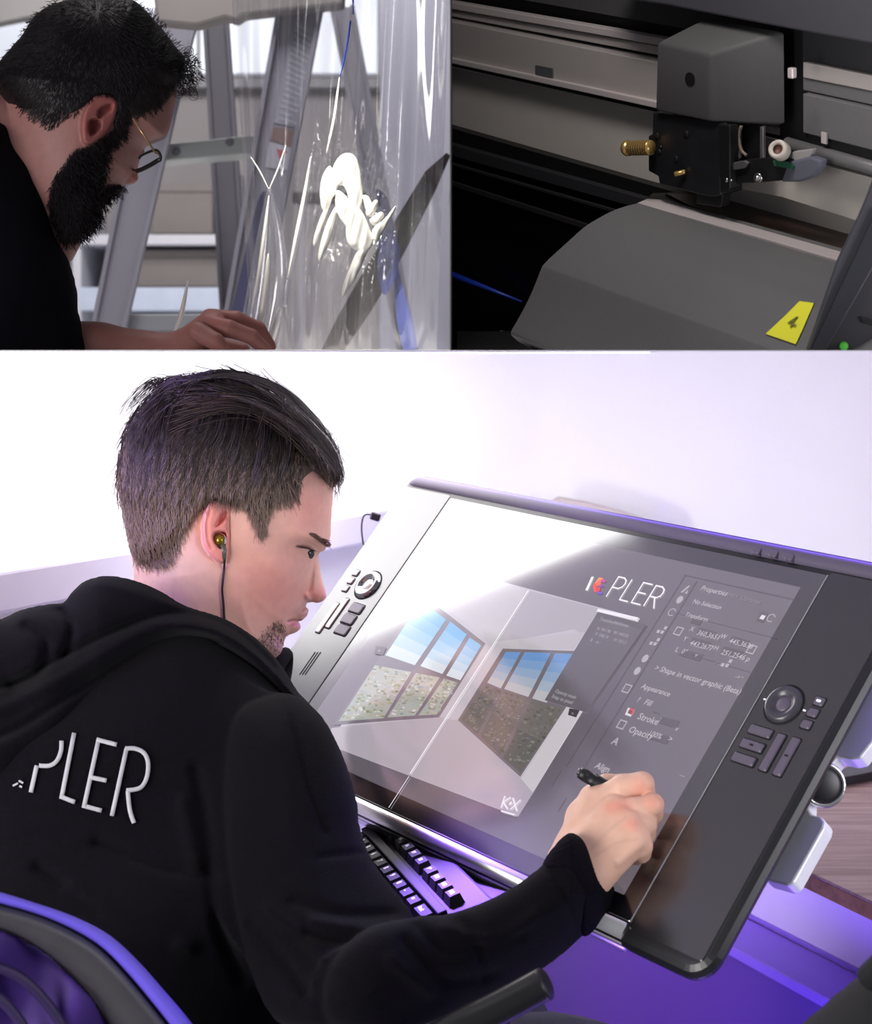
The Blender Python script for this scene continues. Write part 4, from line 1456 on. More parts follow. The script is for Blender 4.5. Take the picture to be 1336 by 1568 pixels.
# index
chain([mcp[0], HP(955, 1206, 0.055), HP(984, 1200, 0.050)], (0.0122, 0.0112, 0.0102), 0.003)
chain([HP(984, 1200, 0.050), HP(990, 1222, 0.030), HP(986, 1236, 0.016)], (0.0100, 0.0088, 0.0076), 0.002)
# middle
chain([mcp[1], HP(975, 1238, 0.049), HP(1000, 1232, 0.040)], (0.0114, 0.0098, 0.0088), 0.002)
chain([HP(1000, 1232, 0.040), HP(1000, 1246, 0.024), HP(990, 1252, 0.013)], (0.0096, 0.0084, 0.0072), 0.003)
# ring
chain([mcp[2], HP(980, 1258, 0.042), HP(990, 1262, 0.033)], (0.0108, 0.0096, 0.0086), 0.002)
chain([HP(990, 1262, 0.033), HP(990, 1276, 0.020), HP(980, 1280, 0.011)], (0.0090, 0.0080, 0.0072), 0.003)
# little finger
chain([mcp[3], HP(982, 1296, 0.030), HP(982, 1306, 0.020)], (0.0108, 0.0092, 0.0082), 0.004)
chain([HP(982, 1306, 0.020), HP(974, 1310, 0.011), HP(964, 1304, 0.010)], (0.0080, 0.0074, 0.0066), 0.003)
# thumb leaves the side of the palm and meets the index on the far side of the pen
chain([HP(880, 1298, 0.038), HP(894, 1252, 0.032), HP(908, 1223, 0.028)], (0.0165, 0.0145, 0.0118), 0.007)
chain([HP(908, 1223, 0.028), HP(930, 1204, 0.026), HP(952, 1198, 0.024)], (0.0112, 0.0104, 0.0078), 0.004)
# tendons and knuckles
for a, b in zip(wr, mcp):
    pm = a.lerp(b, 0.55) - Vector((0, 0.0135, 0))
    pe = b - Vector((0, 0.0100, 0))
    gs.capsule(pm, pe, 0.0026, 0.0042, 0.006)
gw, gq = gs.mesh(2)
def hand_cols(w):
    x, y = px_of(w)
    c = np.tile(np.array(srgb(224, 180, 158)), (len(x), 1))
    for (a, b) in ((936, 1237), (955, 1234), (968, 1262), (982, 1203), (999, 1228)):
        c = mixc(c, (228, 138, 118), 0.5 * gauss(x, y, a, b, 11, 8))
    c = mixc(c, (196, 150, 130), 0.3 * np.exp(-(seg_dist(x, y, [(912, 1310), (945, 1290), (975, 1285)]) / 3) ** 2))
    c = mixc(c, (196, 156, 140), 0.3 * np.exp(-(seg_dist(x, y, [(905, 1300), (935, 1270), (960, 1250)]) / 3) ** 2))
    return c

# ---- hoodie
bs = Sculpt(-150, 880, 950, 1720, 4, 1.17, 1.93, 0.0055)
X, Y = bs.X, bs.Y
Yt = np.clip(1.70 - (Y - 950) * 0.00032, 1.50, 1.72)
torso = [(-150, 1000), (-60, 965), (40, 962), (130, 930), (250, 925), (330, 950), (400, 1000), (440, 1045), (475, 1080), (505, 1120), (530, 1180), (545, 1240), (552, 1310), (540, 1400), (500, 1500), (470, 1600), (460, 1715), (-150, 1715)]
def folds(lines, depth, wd):
    r = np.zeros_like(X)
    for l in lines:
        r += depth * np.exp(-(seg_dist(X, Y, spline(l, 5)) / wd) ** 2)
    return r
rngf = np.random.RandomState(3)
wave = sum(0.0022 * np.sin(X * rngf.uniform(-0.03, 0.03) + Y * rngf.uniform(-0.03, 0.03) + rngf.uniform(0, 6)) for _ in range(6))
rt = wave + folds([[(300, 1180), (320, 1280), (330, 1400), (370, 1500)], [(60, 1330), (160, 1400), (260, 1440)], [(150, 1290), (250, 1330), (330, 1340)]], -0.008, 10) + folds([[(110, 1360), (200, 1420), (290, 1450)], [(280, 1230), (300, 1330)]], 0.007, 12)
bs.inflate(torso, 0.135, 0.135, Yt, smooth=4, relief=rt)
Ya = np.clip(1.505 - (Y - 1150) * 0.00047, 1.31, 1.56)
upper = [(385, 1075), (440, 1062), (478, 1082), (505, 1115), (530, 1170), (546, 1225), (553, 1275), (578, 1330), (634, 1404), (650, 1480), (610, 1560), (520, 1600), (420, 1560), (375, 1450), (350, 1320), (345, 1200), (355, 1110)]
ra = folds([[(436, 1077), (455, 1140), (470, 1199), (497, 1275)]], -0.0045, 4.0) + folds([[(492, 1312), (525, 1308), (562, 1305)]], -0.005, 5)
ra += folds([[(384, 1415), (420, 1450), (470, 1520)], [(450, 1380), (520, 1400), (600, 1400)], [(470, 1430), (540, 1445), (610, 1430)]], -0.006, 9) + folds([[(410, 1390), (470, 1440), (520, 1500)], [(480, 1412), (560, 1420), (620, 1410)]], 0.006, 10)
bs.inflate(upper, 0.064, 0.075, Ya + 0.025, k=0.055, smooth=4, relief=ra)
Yf = 1.315 + (X - 520) * 0.00030
fore = [(560, 1425), (634, 1404), (680, 1401), (740, 1382), (790, 1356), (828, 1327), (852, 1301), (868, 1284), (885, 1287), (906, 1312), (924, 1337), (938, 1362), (928, 1394), (888, 1437), (842, 1476), (792, 1504), (742, 1529), (692, 1551), (640, 1572), (570, 1596), (500, 1560), (505, 1480)]
rf = folds([[(836, 1325), (860, 1362), (876, 1400), (884, 1425)]], -0.0045, 4.5) + folds([[(700, 1400), (730, 1450), (740, 1500)], [(640, 1415), (690, 1460), (800, 1430)], [(620, 1440), (680, 1500), (760, 1490)]], -0.005, 9) + folds([[(680, 1420), (760, 1440), (820, 1400)], [(600, 1470), (660, 1520)]], 0.005, 10)
bs.inflate(fore, 0.054, 0.056, Yf, k=0.025, smooth=4, relief=rf)
hood_front0 = bs.front_map()
# hollow sleeve end so the wrist sits inside the cuff
m_hood = mat('black_fleece', srgb(10, 8, 14), 0.95, noise=0.25, nscale=160, bump=0.45, bscale=700, sheen=0.03, spec=0.08)
m_rib = mat('black_rib_knit', srgb(12, 10, 17), 0.95, bump=0.6, bscale=500, spec=0.08)

# ---- one continuous body: head and neck, hidden trunk and arm, hand
inner = Sculpt(-150, 880, 950, 1720, 8, 1.17, 1.93, 0.010)
inner.F = bs.F[::2, ::2, ::2].copy()
inner.x, inner.y, inner.d = bs.x[::2], bs.y[::2], bs.d[::2]
inner.F = inner.F + 0.016
iw, iq = inner.mesh(1)
ic = np.tile(np.array(srgb(224, 184, 168)), (len(iw), 1))
V_, Q_, K_ = join_meshes([(hw, hq, skin_cols(hx, hy)), (gw, gq, hand_cols(gw)), (iw, iq, ic)])
bodyo = np_mesh('body', V_, Q_, m_skin, man)
set_col(bodyo.data, K_)
hoodie = bs.build('hoodie', m_hood, man, 2)
# ribbed cuff
cf = Sculpt(800, 1270, 950, 1460, 2.5, 1.34, 1.50, 0.0025)
cf.inflate([(832, 1322), (866, 1279), (887, 1281), (910, 1308), (928, 1335), (941, 1362), (932, 1396), (896, 1434), (866, 1400), (845, 1350)], 0.047, 0.040, 1.315 + (cf.X - 520) * 0.00030 - 0.0, smooth=4, relief=0.0010 * np.sin((cf.X * 0.45 + cf.Y * 0.9) * 0.9))
cf.build('cuff', m_rib, hoodie, 1)
# hood lying on the back: thick collar roll and the flap below it
hd = Sculpt(-150, 860, 520, 1270, 3, 1.36, 1.92, 0.005)
X, Y = hd.X, hd.Y
S0 = bs.at(np.nan_to_num(hood_front0, nan=1.60), X, Y)
Yh = np.clip(1.62 - (Y - 950) * 0.0004, 1.47, 1.66) + 0.00020 * np.clip(X - 150, 0, 400)
flap = [(-150, 985), (-60, 955), (0, 948), (32, 934), (70, 926), (96, 923), (112, 905), (132, 889), (165, 882), (206, 889), (245, 905), (285, 928), (345, 948), (395, 980), (430, 1018), (458, 1062), (488, 1100), (440, 1070), (385, 1022), (330, 992), (285, 990), (235, 1010), (180, 1045), (130, 1085), (90, 1130), (60, 1165), (20, 1195), (-40, 1222), (-150, 1250)]
rh = np.zeros_like(X)
for l, dp, wd in (([(-150, 1085), (0, 1052), (90, 1008), (170, 968), (260, 938), (345, 952), (420, 1020)], -0.010, 7), ([(-150, 1120), (0, 1085), (100, 1035), (180, 990), (260, 958), (330, 968), (400, 1022), (440, 1062)], 0.010, 12), ([(-150, 1165), (0, 1128), (100, 1070), (190, 1015), (270, 978), (330, 982)], -0.008, 7),
                  ([(40, 960), (70, 985), (60, 1030), (20, 1050)], -0.010, 9), ([(90, 930), (110, 960), (100, 1000)], -0.010, 8), ([(150, 890), (230, 915), (300, 940)], 0.006, 10)):
    rh += dp * np.exp(-(seg_dist(X, Y, spline(l, 5)) / wd) ** 2)
rh += 0.003 * np.sin(X * 0.02 + Y * 0.045) + 0.002 * np.sin(X * 0.05 - Y * 0.02)
hd.inflate(flap, 0.050, 0.040, Yh, smooth=4, relief=rh)
hd_front = hd.front_map()
hood = hd.build('hood', m_hood, hoodie, 2)
# far side of the collar under the chin
bm = bmesh.new()
add_tube(bm, spline([P(400, 1075, 1.74), P(418, 1036, 1.79), P(430, 1012, 1.82), P(438, 1003, 1.84), P(436, 1032, 1.83), P(425, 1080, 1.78)], 5), 0.008, 12)
bm_obj('collar', bm, m_hood, hoodie, True)
# drawn lettering on the back
def on_back(px, py):
    a = float(bs.at(np.nan_to_num(hood_front0, nan=1.6), px, py))
    return P(px, py, a - 0.0022)
def back_strokes(name, strokes, wd, m):
    for st in strokes:
        pts = spline(st, 6) if len(st) > 2 else [np.array(st[0], float) + (np.array(st[1], float) - np.array(st[0], float)) * t for t in np.linspace(0, 1, 8)]
        bm = bmesh.new()
        L, R_ = [], []
        for i_, p in enumerate(pts):
            a = np.array(pts[max(i_ - 1, 0)])
            b = np.array(pts[min(i_ + 1, len(pts) - 1)])
            t = (b - a) / (np.linalg.norm(b - a) + 1e-9)
            nrm_ = np.array([-t[1], t[0]]) * wd / 2
            L.append(bm.verts.new(on_back(*(p + nrm_))))
            R_.append(bm.verts.new(on_back(*(p - nrm_))))
        for i_ in range(len(pts) - 1):
            bm.faces.new((L[i_], R_[i_], R_[i_ + 1], L[i_ + 1]))
        r = bmesh.ops.extrude_face_region(bm, geom=list(bm.faces))
        bmesh.ops.translate(bm, verts=[g for g in r['geom'] if isinstance(g, bmesh.types.BMVert)], vec=(0, -0.0009, 0))
        bm_obj(name, bm, m, hoodie, True)
m_print = mat('grey_print', srgb(168, 166, 172), 0.7, noise=0.08, nscale=200)
back_strokes('lettering', [[(56.5, 1172), (47.4, 1213)], [(94.5, 1134), (93.5, 1150), (87, 1165), (76, 1172), (60, 1172)], [(113.8, 1122), (94.5, 1221)], [(92, 1219), (115, 1228)],
                           [(151, 1133), (128.7, 1236)], [(148, 1132), (179, 1140)], [(126, 1233), (156, 1241)], [(139, 1190), (163.5, 1195)],
                           [(194, 1146), (171.6, 1249)], [(192, 1146), (207, 1146), (221, 1153), (227, 1168), (225, 1190), (215, 1206), (194, 1210)], [(196, 1211), (197.5, 1228), (200, 1244), (205.5, 1260)]], 6.5, m_print)
back_strokes('lettering', [[(20, 1203), (28, 1199)], [(29, 1195), (36, 1199)], [(30, 1203), (34, 1205)]], 3.0, m_print)

# ---- trousers and shoes (below the frame)
ts = bmesh.new()
for s in (-1, 1):
    o_ = Vector((0.07 * s * 0.6, -0.07 * s * 0.8, 0))
    add_tube(ts, spline([Vector((-0.14, 1.50, 0.575)) + o_, Vector((-0.02, 1.66, 0.555)) + o_, Vector((0.13, 1.86, 0.47)) + o_, Vector((0.16, 1.90, 0.30)) + o_, Vector((0.14, 1.90, 0.07)) + o_], 5), [0.085] * 5 + [0.08] * 5 + [0.062] * 5 + [0.052] * 5 + [0.046], 14)
bm_obj('trousers', ts, mat('dark_denim', (0.02, 0.022, 0.035), 0.9, noise=0.2, nscale=200), man, True)
for s in (-1, 1):
    o_ = Vector((0.07 * s * 0.6, -0.07 * s * 0.8, 0))
    bm = bmesh.new()
    add_tube(bm, spline([Vector((0.12, 1.88, 0.045)) + o_, Vector((0.16, 1.93, 0.045)) + o_, Vector((0.21, 2.0, 0.038)) + o_, Vector((0.24, 2.05, 0.032)) + o_], 4), [0.042] * 5 + [0.044] * 4 + [0.038] * 3 + [0.022], 12)
    bm_obj('shoe', bm, mat('shoe_black', (0.015, 0.015, 0.016), 0.5), man, True)

# ---- eye, brow, lashes
ed = float(hs.at(np.nan_to_num(head_front, nan=1.8), 468, 845))
ec = P(466.5, 843.5, ed + 0.0150)
bm = bmesh.new()
gaze = (Vector((0.75, -0.62, -0.35))).normalized()
add_lathe(bm, [(0, 0.0118)] + [(0.0112 * math.sin(a), 0.0112 * math.cos(a)) for a in np.linspace(0.55, 3.14, 12)], axis_matrix(ec, gaze), 20)
eye = bm_obj('eye', bm, mat('eye_white', (0.36, 0.32, 0.31), 0.3), man, True)
bm = bmesh.new()
add_lathe(bm, [(0, 0.0121), (0.0030, 0.0119), (0.0060, 0.0102), (0.0061, 0.0095)], axis_matrix(ec, gaze), 20)
bm_obj('iris', bm, mat('iris_dark', (0.03, 0.025, 0.02), 0.15), eye, True)
rg = np.random.RandomState(7)
HF = np.nan_to_num(head_front, nan=0.0)
def hsurf(px, py):
    v = hs.at(HF, px, py)
    return np.where(v > 1.6, v, 1.80 + 0.00019 * (np.asarray(px) - 330))
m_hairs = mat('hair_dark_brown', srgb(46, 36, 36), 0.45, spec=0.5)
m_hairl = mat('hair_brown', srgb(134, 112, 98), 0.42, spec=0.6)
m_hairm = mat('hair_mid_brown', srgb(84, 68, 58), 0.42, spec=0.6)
st = []
for _ in range(230):
    t = rg.rand() ** 0.9
    bx = 477 + (503 - 477) * t
    by = 816.5 + (832 - 816.5) * t + rg.uniform(-1, 1) * (1.6 + 2.6 * t)
    L = rg.uniform(6, 11)
    an = 0.45 + rg.uniform(-0.35, 0.35)
    kk = np.arange(4) / 3
    x = bx - 3 + L * kk * math.cos(an)
    y = by + L * kk * math.sin(an)
    st.append(PA(x, y, soft_depth(hsurf(np.minimum(x, 502), y), x, y) - 0.0010 - 0.0006 * kk))
hair_curves('eyebrow', st, mat('brow_brown', srgb(104, 80, 70), 0.8, spec=0.1), man, 0.00045, 0.0002)
st = []
for _ in range(26):
    t = rg.rand()
    x0, y0 = 457 + 24 * t, 837.5 + 6 * t * t
    s = [P(x0 + k * 1.6 + 1.2 * t * k, y0 + 1.3 * k - 0.25 * k * k, float(hsurf(x0, y0)) - 0.0016 - 0.0011 * k) for k in range(4)]
    st.append(np.array(s))
hair_curves('eyelashes', st, m_hairs, man, 0.0003, 0.0001)
# stubble on the chin
st = []
stp = spline([(430, 952), (438, 966), (440, 980), (433, 999), (415, 1013), (396, 1006), (388, 988), (400, 972), (416, 958)], 4, True)
while len(st) < 480:
    x, y = rg.uniform(385, 445), rg.uniform(948, 1016)
    if poly_sd(stp, np.array([x]), np.array([y]))[0] < rg.uniform(-4, 3):
        continue
    d0 = float(hs.at(HF, x, y))
    if d0 < 1.65:
        continue
    an = 1.9 + rg.uniform(-0.9, 0.9)
    L = rg.uniform(2, 5)
    st.append(np.array([P(x + L * k / 2 * math.cos(an), y + L * k / 2 * math.sin(an), d0 - 0.0002 - 0.0008 * k) for k in range(3)]))
hair_curves('stubble', st, m_hairm, man, 0.00028, 0.00012)

# ---- hair: close-cropped sides and back, long top swept forward and over
cap = Sculpt(164, 556, 540, 900, 2.0, 1.66, 1.96, 0.003)
X, Y = cap.X, cap.Y
YcC = 1.80 + 0.00019 * (X - 330)
outer = [(206, 858), (191, 805), (182, 745), (186, 692), (199, 652), (226, 616), (268, 592), (320, 578), (372, 582), (424, 606), (468, 636), (504, 672), (523, 708), (523, 735), (512, 746), (498, 760), (470, 800), (420, 850), (330, 880), (250, 880)]
dC = poly_sd(spline(outer, 4, True), X, Y) * YcC / FPX
Tc = np.where(dC > 0, 0.077 * bulge(dC, 0.085), dC)
mk = poly_sd(hair_pl, X, Y) * 0.0007
Tc2 = Tc + np.clip(mk * 1.2 - 0.002, -0.05, 0.0) + 0.0012 * np.sin(X * 0.35 + Y * 0.12) * np.sin(Y * 0.09 + X * 0.04)
cap.slab(np.where(dC > 0, Tc2, dC), np.where(dC > 0, Tc + np.clip(mk * 1.2, -0.05, 0), dC), YcC)
capF = np.nan_to_num(cap.front_map(), nan=0.0)
hair = cap.build('hair', m_hairm, man, 1)
def hair_surf(px, py):
    a = cap.at(capF, px, py)
    b_ = hs.at(HF, px, py)
    ok1, ok2 = a > 1.655, b_ > 1.655
    return np.where(ok1 & ok2, np.minimum(a, b_), np.where(ok1, a, np.where(ok2, b_, 1.80 + 0.00019 * (np.asarray(px) - 330))))
flow_c = np.array([(195, 700, 0.05, 1), (190, 800, 0.15, 1), (230, 850, 0.3, 1), (260, 760, 0.0, 1), (250, 650, -0.45, 1), (300, 700, -0.35, 1), (350, 740, -0.1, 1), (395, 790, 0.1, 1), (440, 750, 0.15, 1), (380, 680, -0.3, 1), (300, 620, -0.9, 0.7), (430, 690, -0.15, 1), (280, 830, 0.1, 1)])
def flow(x, y):
    w = 1 / ((flow_c[:, 0] - x) ** 2 + (flow_c[:, 1] - y) ** 2 + 200) ** 1.5
    v = (flow_c[:, 2:] * w[:, None]).sum(0) / w.sum()
    return v / np.linalg.norm(v)
groups = {0: [], 1: [], 2: []}
cx_ = rg.uniform(176, 520, 26000)
cy_ = rg.uniform(600, 872, 26000)
ok_ = poly_sd(hair_pl, cx_, cy_) > rg.uniform(-2.5, 2.5, 26000)
n_ = 0
for x, y in list(zip(cx_[ok_], cy_[ok_]))[:9500]:
    top = y < 690 + 0.02 * (x - 300)
    L = rg.uniform(8, 16) if (y > 740 or x > 440) else rg.uniform(22, 58)
    v = flow(x, y)
    an = rg.normal(0, 0.22)
    v = np.array([v[0] * math.cos(an) - v[1] * math.sin(an), v[0] * math.sin(an) + v[1] * math.cos(an)])
    s = []
    kN = 4 if y > 740 else 6
    tt_ = np.arange(kN) / (kN - 1)
    xx, yy = x + v[0] * L * tt_, y + v[1] * L * tt_
    s = PA(xx, yy, soft_depth(hair_surf(xx, yy), xx, yy) - (0.0004 if y > 740 else 0.0035) - 0.0022 * tt_)
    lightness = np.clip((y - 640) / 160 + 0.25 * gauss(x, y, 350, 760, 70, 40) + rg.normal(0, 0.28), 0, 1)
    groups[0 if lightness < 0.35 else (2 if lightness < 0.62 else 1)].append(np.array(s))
    n_ += 1
# long top: locks from the crown and the parting
def lock(pts, n, spread, r=1.0, lift0=0.0, lift1=0.004, g=0, jit=0.3):
    base_ = spline(pts, 5)
    for _ in range(n):
        o0, o1 = rg.normal(0, spread), rg.normal(0, spread * (1 + jit))
        dl = rg.uniform(-0.02, 0.02) * r
        s = []
        ph = rg.uniform(0, 6)
        wv, wf = rg.uniform(0.8, 3.0), rg.uniform(2.5, 6.0)
        cut_ = rg.uniform(0.75, 1.0)
        N = len(base_)
        t = np.arange(N) / (N - 1)
        bxy = np.array(base_)
        tg = np.gradient(bxy, axis=0)
        tg /= np.linalg.norm(tg, axis=1)[:, None] + 1e-9
        of = o0 * (1 - t) + o1 * t + wv * np.sin(wf * t + ph)
        x, y = bxy[:, 0] - tg[:, 1] * of, bxy[:, 1] + tg[:, 0] * of
        s = PA(x, y, soft_depth(hair_surf(x, y), x, y) - (lift0 + (lift1 - lift0) * np.sin(math.pi * np.minimum(t, 0.85))) + dl * 0.3)
        s = s[t <= cut_]
        if len(s) > 3:
            groups[g].append(np.array(s))
for a_ in range(46):
    t = a_ / 45
    # sweep from the crown over the top to the fringe
    sx, sy = 255 + 130 * t + rg.uniform(-18, 18), 655 - 62 * math.sin(0.4 + 1.6 * t) + rg.uniform(-22, 22)
    ex_, ey_ = 470 + 52 * t, 668 + 62 * t
    lock([(sx, sy), ((sx + ex_) / 2 - 10, (sy + ey_) / 2 - 38 * (1 - 0.35 * t)), (ex_ - 22, ey_ - 26), (ex_, ey_ + 8)], 24, 9.0, 1.8, 0.001, 0.006, rg.choice([0, 0, 2]))
# top silhouette strands
for a_ in range(16):
    t = a_ / 15
    lock([(250 + 60 * t, 600 - 16 * t), (330 + 30 * t, 574 + 2 * t), (400 + 30 * t, 588 + 8 * t), (455 + 30 * t, 630 + 18 * t), (500 + 12 * t, 678 + 20 * t), (517, 730)], 22, 3.5, 1.0, 0.0, 0.003, 0)
# hair falling over to the back-left, loose curls
for pts, n in (([(300, 590), (262, 592), (228, 618), (208, 648), (195, 664)], 26), ([(310, 582), (270, 584), (240, 604), (222, 640)], 26), ([(330, 576), (292, 588), (276, 620), (262, 668)], 34), ([(345, 578), (318, 596), (312, 640), (292, 680)], 34),
               ([(300, 600), (262, 618), (250, 660), (246, 700)], 34), ([(360, 584), (348, 620), (336, 668), (316, 700)], 36), ([(380, 592), (372, 640), (360, 690), (344, 730)], 36), ([(410, 610), (408, 660), (396, 716), (382, 750)], 36),
               ([(270, 610), (236, 640), (220, 676), (214, 706)], 30), ([(430, 630), (440, 680), (432, 720), (420, 750)], 30), ([(280, 596), (246, 612), (214, 640), (192, 662), (190, 676)], 14)):
    lock(pts, n, 5.5, 1.0, 0.001, 0.006, 0)
for k in range(34):
    x0 = rg.uniform(240, 350)
    lock([(x0, 590 - 0.04 * (x0 - 300)), (x0 - 14, 572 + 0.12 * (345 - x0)), (x0 - 42, 585 + 0.25 * (345 - x0)), (x0 - 62, 620 + 0.2 * (345 - x0))], 5, 3.0, 1.0, 0.0, 0.003, 0)
lock([(310, 592), (322, 572), (345, 569), (370, 580), (395, 592)], 8, 1.5, 1.0, 0.0, 0.002, 0)
# fringe tuft
for a_ in range(10):
    lock([(470 + 3 * a_, 660 + 4 * a_), (500 + 1.5 * a_, 690 + 3 * a_), (515 + 0.6 * a_, 715 + 2 * a_), (510 + 0.5 * a_, 742)], 22, 4, 1.0, 0.001, 0.004, 0)
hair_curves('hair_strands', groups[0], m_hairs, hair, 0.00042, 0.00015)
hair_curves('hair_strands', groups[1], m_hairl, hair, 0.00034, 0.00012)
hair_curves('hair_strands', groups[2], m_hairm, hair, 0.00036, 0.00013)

# ---- earphone with its wire
ep = thing('earphone', 'gold and clear earphone with a black wire in the ear of the seated man', 'earphone', tuple(P(337, 828, 1.70)))
e0 = float(hs.at(HF, 337, 828))
bm = bmesh.new()
add_lathe(bm, [(0, 0.0085), (0.0035, 0.0082), (0.0052, 0.0062), (0.0060, 0.0), (0.0055, -0.006), (0, -0.006)], axis_matrix(P(337.5, 827, e0 - 0.004), (-0.15, -1, 0.2)), 20)
bm_obj('shell', bm, mat('smoky_gold', srgb(150, 128, 40), 0.12, metal=0.7), ep, True)
bm = bmesh.new()
add_lathe(bm, [(0.0060, 0.004), (0.0070, 0.003), (0.0072, -0.001), (0.0062, -0.003)], axis_matrix(P(337.5, 827, e0 - 0.004), (-0.15, -1, 0.2)), 20)
bm_obj('rim', bm, m_chrome, ep, True)
bm = bmesh.new()
add_tube(bm, [P(340, 831, e0 - 0.006), P(343, 843, e0 - 0.0085), P(344, 856, e0 - 0.010)], [0.0036, 0.0030, 0.0016], 10)
bm_obj('stem', bm, mat('smoky_stem', (0.10, 0.09, 0.07), 0.2), ep, True)
bm = bmesh.new()
wy = [(344, 855), (343.5, 870), (341.5, 888), (340.5, 905), (342.5, 925), (343.5, 942), (345, 956)]
pts = []
for x, y in wy:
    pts.append(P(x, y, min(float(hs.at(HF, x, y)) if float(hs.at(HF, x, y)) > 1.6 else 1.75, 1.80) - 0.0022))
add_tube(bm, spline(pts, 4), 0.0012, 8)
bm_obj('wire', bm, mat('wire_black', (0.01, 0.01, 0.01), 0.5), ep, True)

# ---- stylus
sy = thing('stylus', 'black stylus pen held in the right hand of the man in the hoodie', 'pen', tuple(HP(985, 1240, 0.0)))
p0, p1 = HP(887, 1182, 0.085), HP(984, 1238, 0.004)
zx = (p0 - p1)
Ls = zx.length
bm = bmesh.new()
add_lathe(bm, [(0, 0), (0.0007, 0.001), (0.0016, 0.004), (0.0042, 0.016), (0.0062, 0.030), (0.0066, 0.05), (0.0052, Ls * 0.72), (0.0056, Ls - 0.006), (0.0050, Ls - 0.001), (0, Ls)], axis_matrix(p1, zx), 20)
bm_obj('barrel', bm, mat('stylus_black', (0.008, 0.008, 0.009), 0.45), sy, True)
bm = bmesh.new()
add_lathe(bm, [(0.0030, Ls - 0.0012), (0.0032, Ls + 0.0012), (0.0016, Ls + 0.0016), (0, Ls + 0.0012)], axis_matrix(p1, zx), 14)
bm_obj('eraser_end', bm, m_dial, sy, True)
# ================================================================ upper left room: man under a sheet of film, stepladder
TOPZ = CAM_Z + 0.0001
m_wallU = mat('workshop_wall', srgb(150, 146, 148), 0.8, noise=0.05, nscale=4)
m_divider = mat('partition_sheet', srgb(150, 150, 162), 0.5, noise=0.03, nscale=3)
# partition between the two upper rooms, seen edge-on
dx_ = (691 - PX) / FPX
bm = bmesh.new()
h_ = 0.00022
add_hull8(bm, [(dx_ * 1.26 - h_, 1.26, TOPZ), (dx_ * 1.26 + h_, 1.26, TOPZ), (dx_ * UPPER_BACK + h_, UPPER_BACK, TOPZ), (dx_ * UPPER_BACK - h_, UPPER_BACK, TOPZ),
               (dx_ * 1.26 - h_, 1.26, 2.7), (dx_ * 1.26 + h_, 1.26, 2.7), (dx_ * UPPER_BACK + h_, UPPER_BACK, 2.7), (dx_ * UPPER_BACK - h_, UPPER_BACK, 2.7)])
struct(bm_obj('wall_partition', bm, m_dark))
struct(slab_box('wall_upper_back', -1.7, 1.7, UPPER_BACK, UPPER_BACK + 0.06, TOPZ, 2.76, m_wallU))
struct(slab_box('wall_upper_left', -1.76, -1.7, 1.25, UPPER_BACK, TOPZ, 2.76, m_wallU))
struct(slab_box('wall_upper_right', 1.7, 1.76, 1.25, UPPER_BACK, TOPZ, 2.76, m_dark))
struct(slab_box('ceiling_upper', -1.76, 1.76, 1.6, UPPER_BACK + 0.06, 2.70, 2.76, m_wallU))
# window in the back wall: daylight behind frosted glass
YB = UPPER_BACK - 0.004
def back_rect(name, x0, y0, x1, y1, m, parent=None, dy=0.0, thick=0.02, pts=None):
    pts = pts or [(x0, y0), (x1, y0), (x1, y1), (x0, y1)]
    bm = bmesh.new()
    add_prism(bm, [P(x, y, YB - dy - thick) for x, y in pts], (0, thick, 0), 0.002 if thick > 0.01 else 0)
    return bm_obj(name, bm, m, parent)
m_day = mat('daylight_glass', (0.7, 0.72, 0.76), 0.5, emit=srgb(212, 218, 230), estr=0.85)
w1 = struct(back_rect('window_1', -250, -60, 586, 118, mat('window_frame_grey', srgb(160, 160, 166), 0.6), dy=0.0, thick=0.02))
back_rect('pane', -240, -52, 300, 112, m_day, w1, dy=0.021, thick=0.004)
back_rect('pane', 308, -52, 578, 112, m_day, w1, dy=0.021, thick=0.004)
sl = struct(back_rect('trim_1', -250, 119, 586, 134, mat('sill_grey', srgb(140, 138, 144), 0.6), dy=0.0, thick=0.07))
bl = thing('roof_beam', 'grey beam slanting across the top left corner above the bearded man', 'beam', tuple(P(30, 0, 4.6)))
bm = bmesh.new()
add_prism(bm, [P(-120, 60, 4.5), P(0, 34, 4.5), P(60, 22, 4.5), P(130, -6, 4.5), P(130, -120, 4.5), P(-120, -120, 4.5)], (0, 0.06, 0), 0.004)
bm_obj('beam', bm, mat('beam_grey', srgb(140, 138, 138), 0.7, noise=0.05, nscale=8), bl)
# shelf unit with boxes, far behind the ladder
sh = thing('shelf_unit', 'pale shelf unit far behind the stepladder', 'shelf', tuple(P(300, 537, 4.85)))
m_shelf = mat('shelf_pale', srgb(196, 196, 206), 0.6, noise=0.03)
def far_box(name, x0, y0, x1, y1, Y, dep, m, parent, bev=0.004):
    a, b = P(x0, y0, Y), P(x1, y1, Y)
    bm = bmesh.new()
    add_box(bm, ((a.x + b.x) / 2, Y + dep / 2, (a.z + b.z) / 2), (abs(b.x - a.x), dep, abs(a.z - b.z)), None, bev)
    return bm_obj(name, bm, m, parent)
far_box('shelf_board', 120, 359, 350, 375, 4.8, 0.36, m_shelf, sh)
far_box('shelf_board', 120, 440, 350, 476, 4.8, 0.36, mat('shelf_blue', srgb(186, 196, 216), 0.6, noise=0.08, nscale=12), sh)
far_box('upright', 110, 250, 124, 536, 4.8, 0.36, m_shelf, sh)
far_box('upright', 342, 250, 352, 536, 4.8, 0.36, m_shelf, sh)
m_card = mat('box_taupe', srgb(122, 116, 114), 0.85, noise=0.06, nscale=15)
bx = []
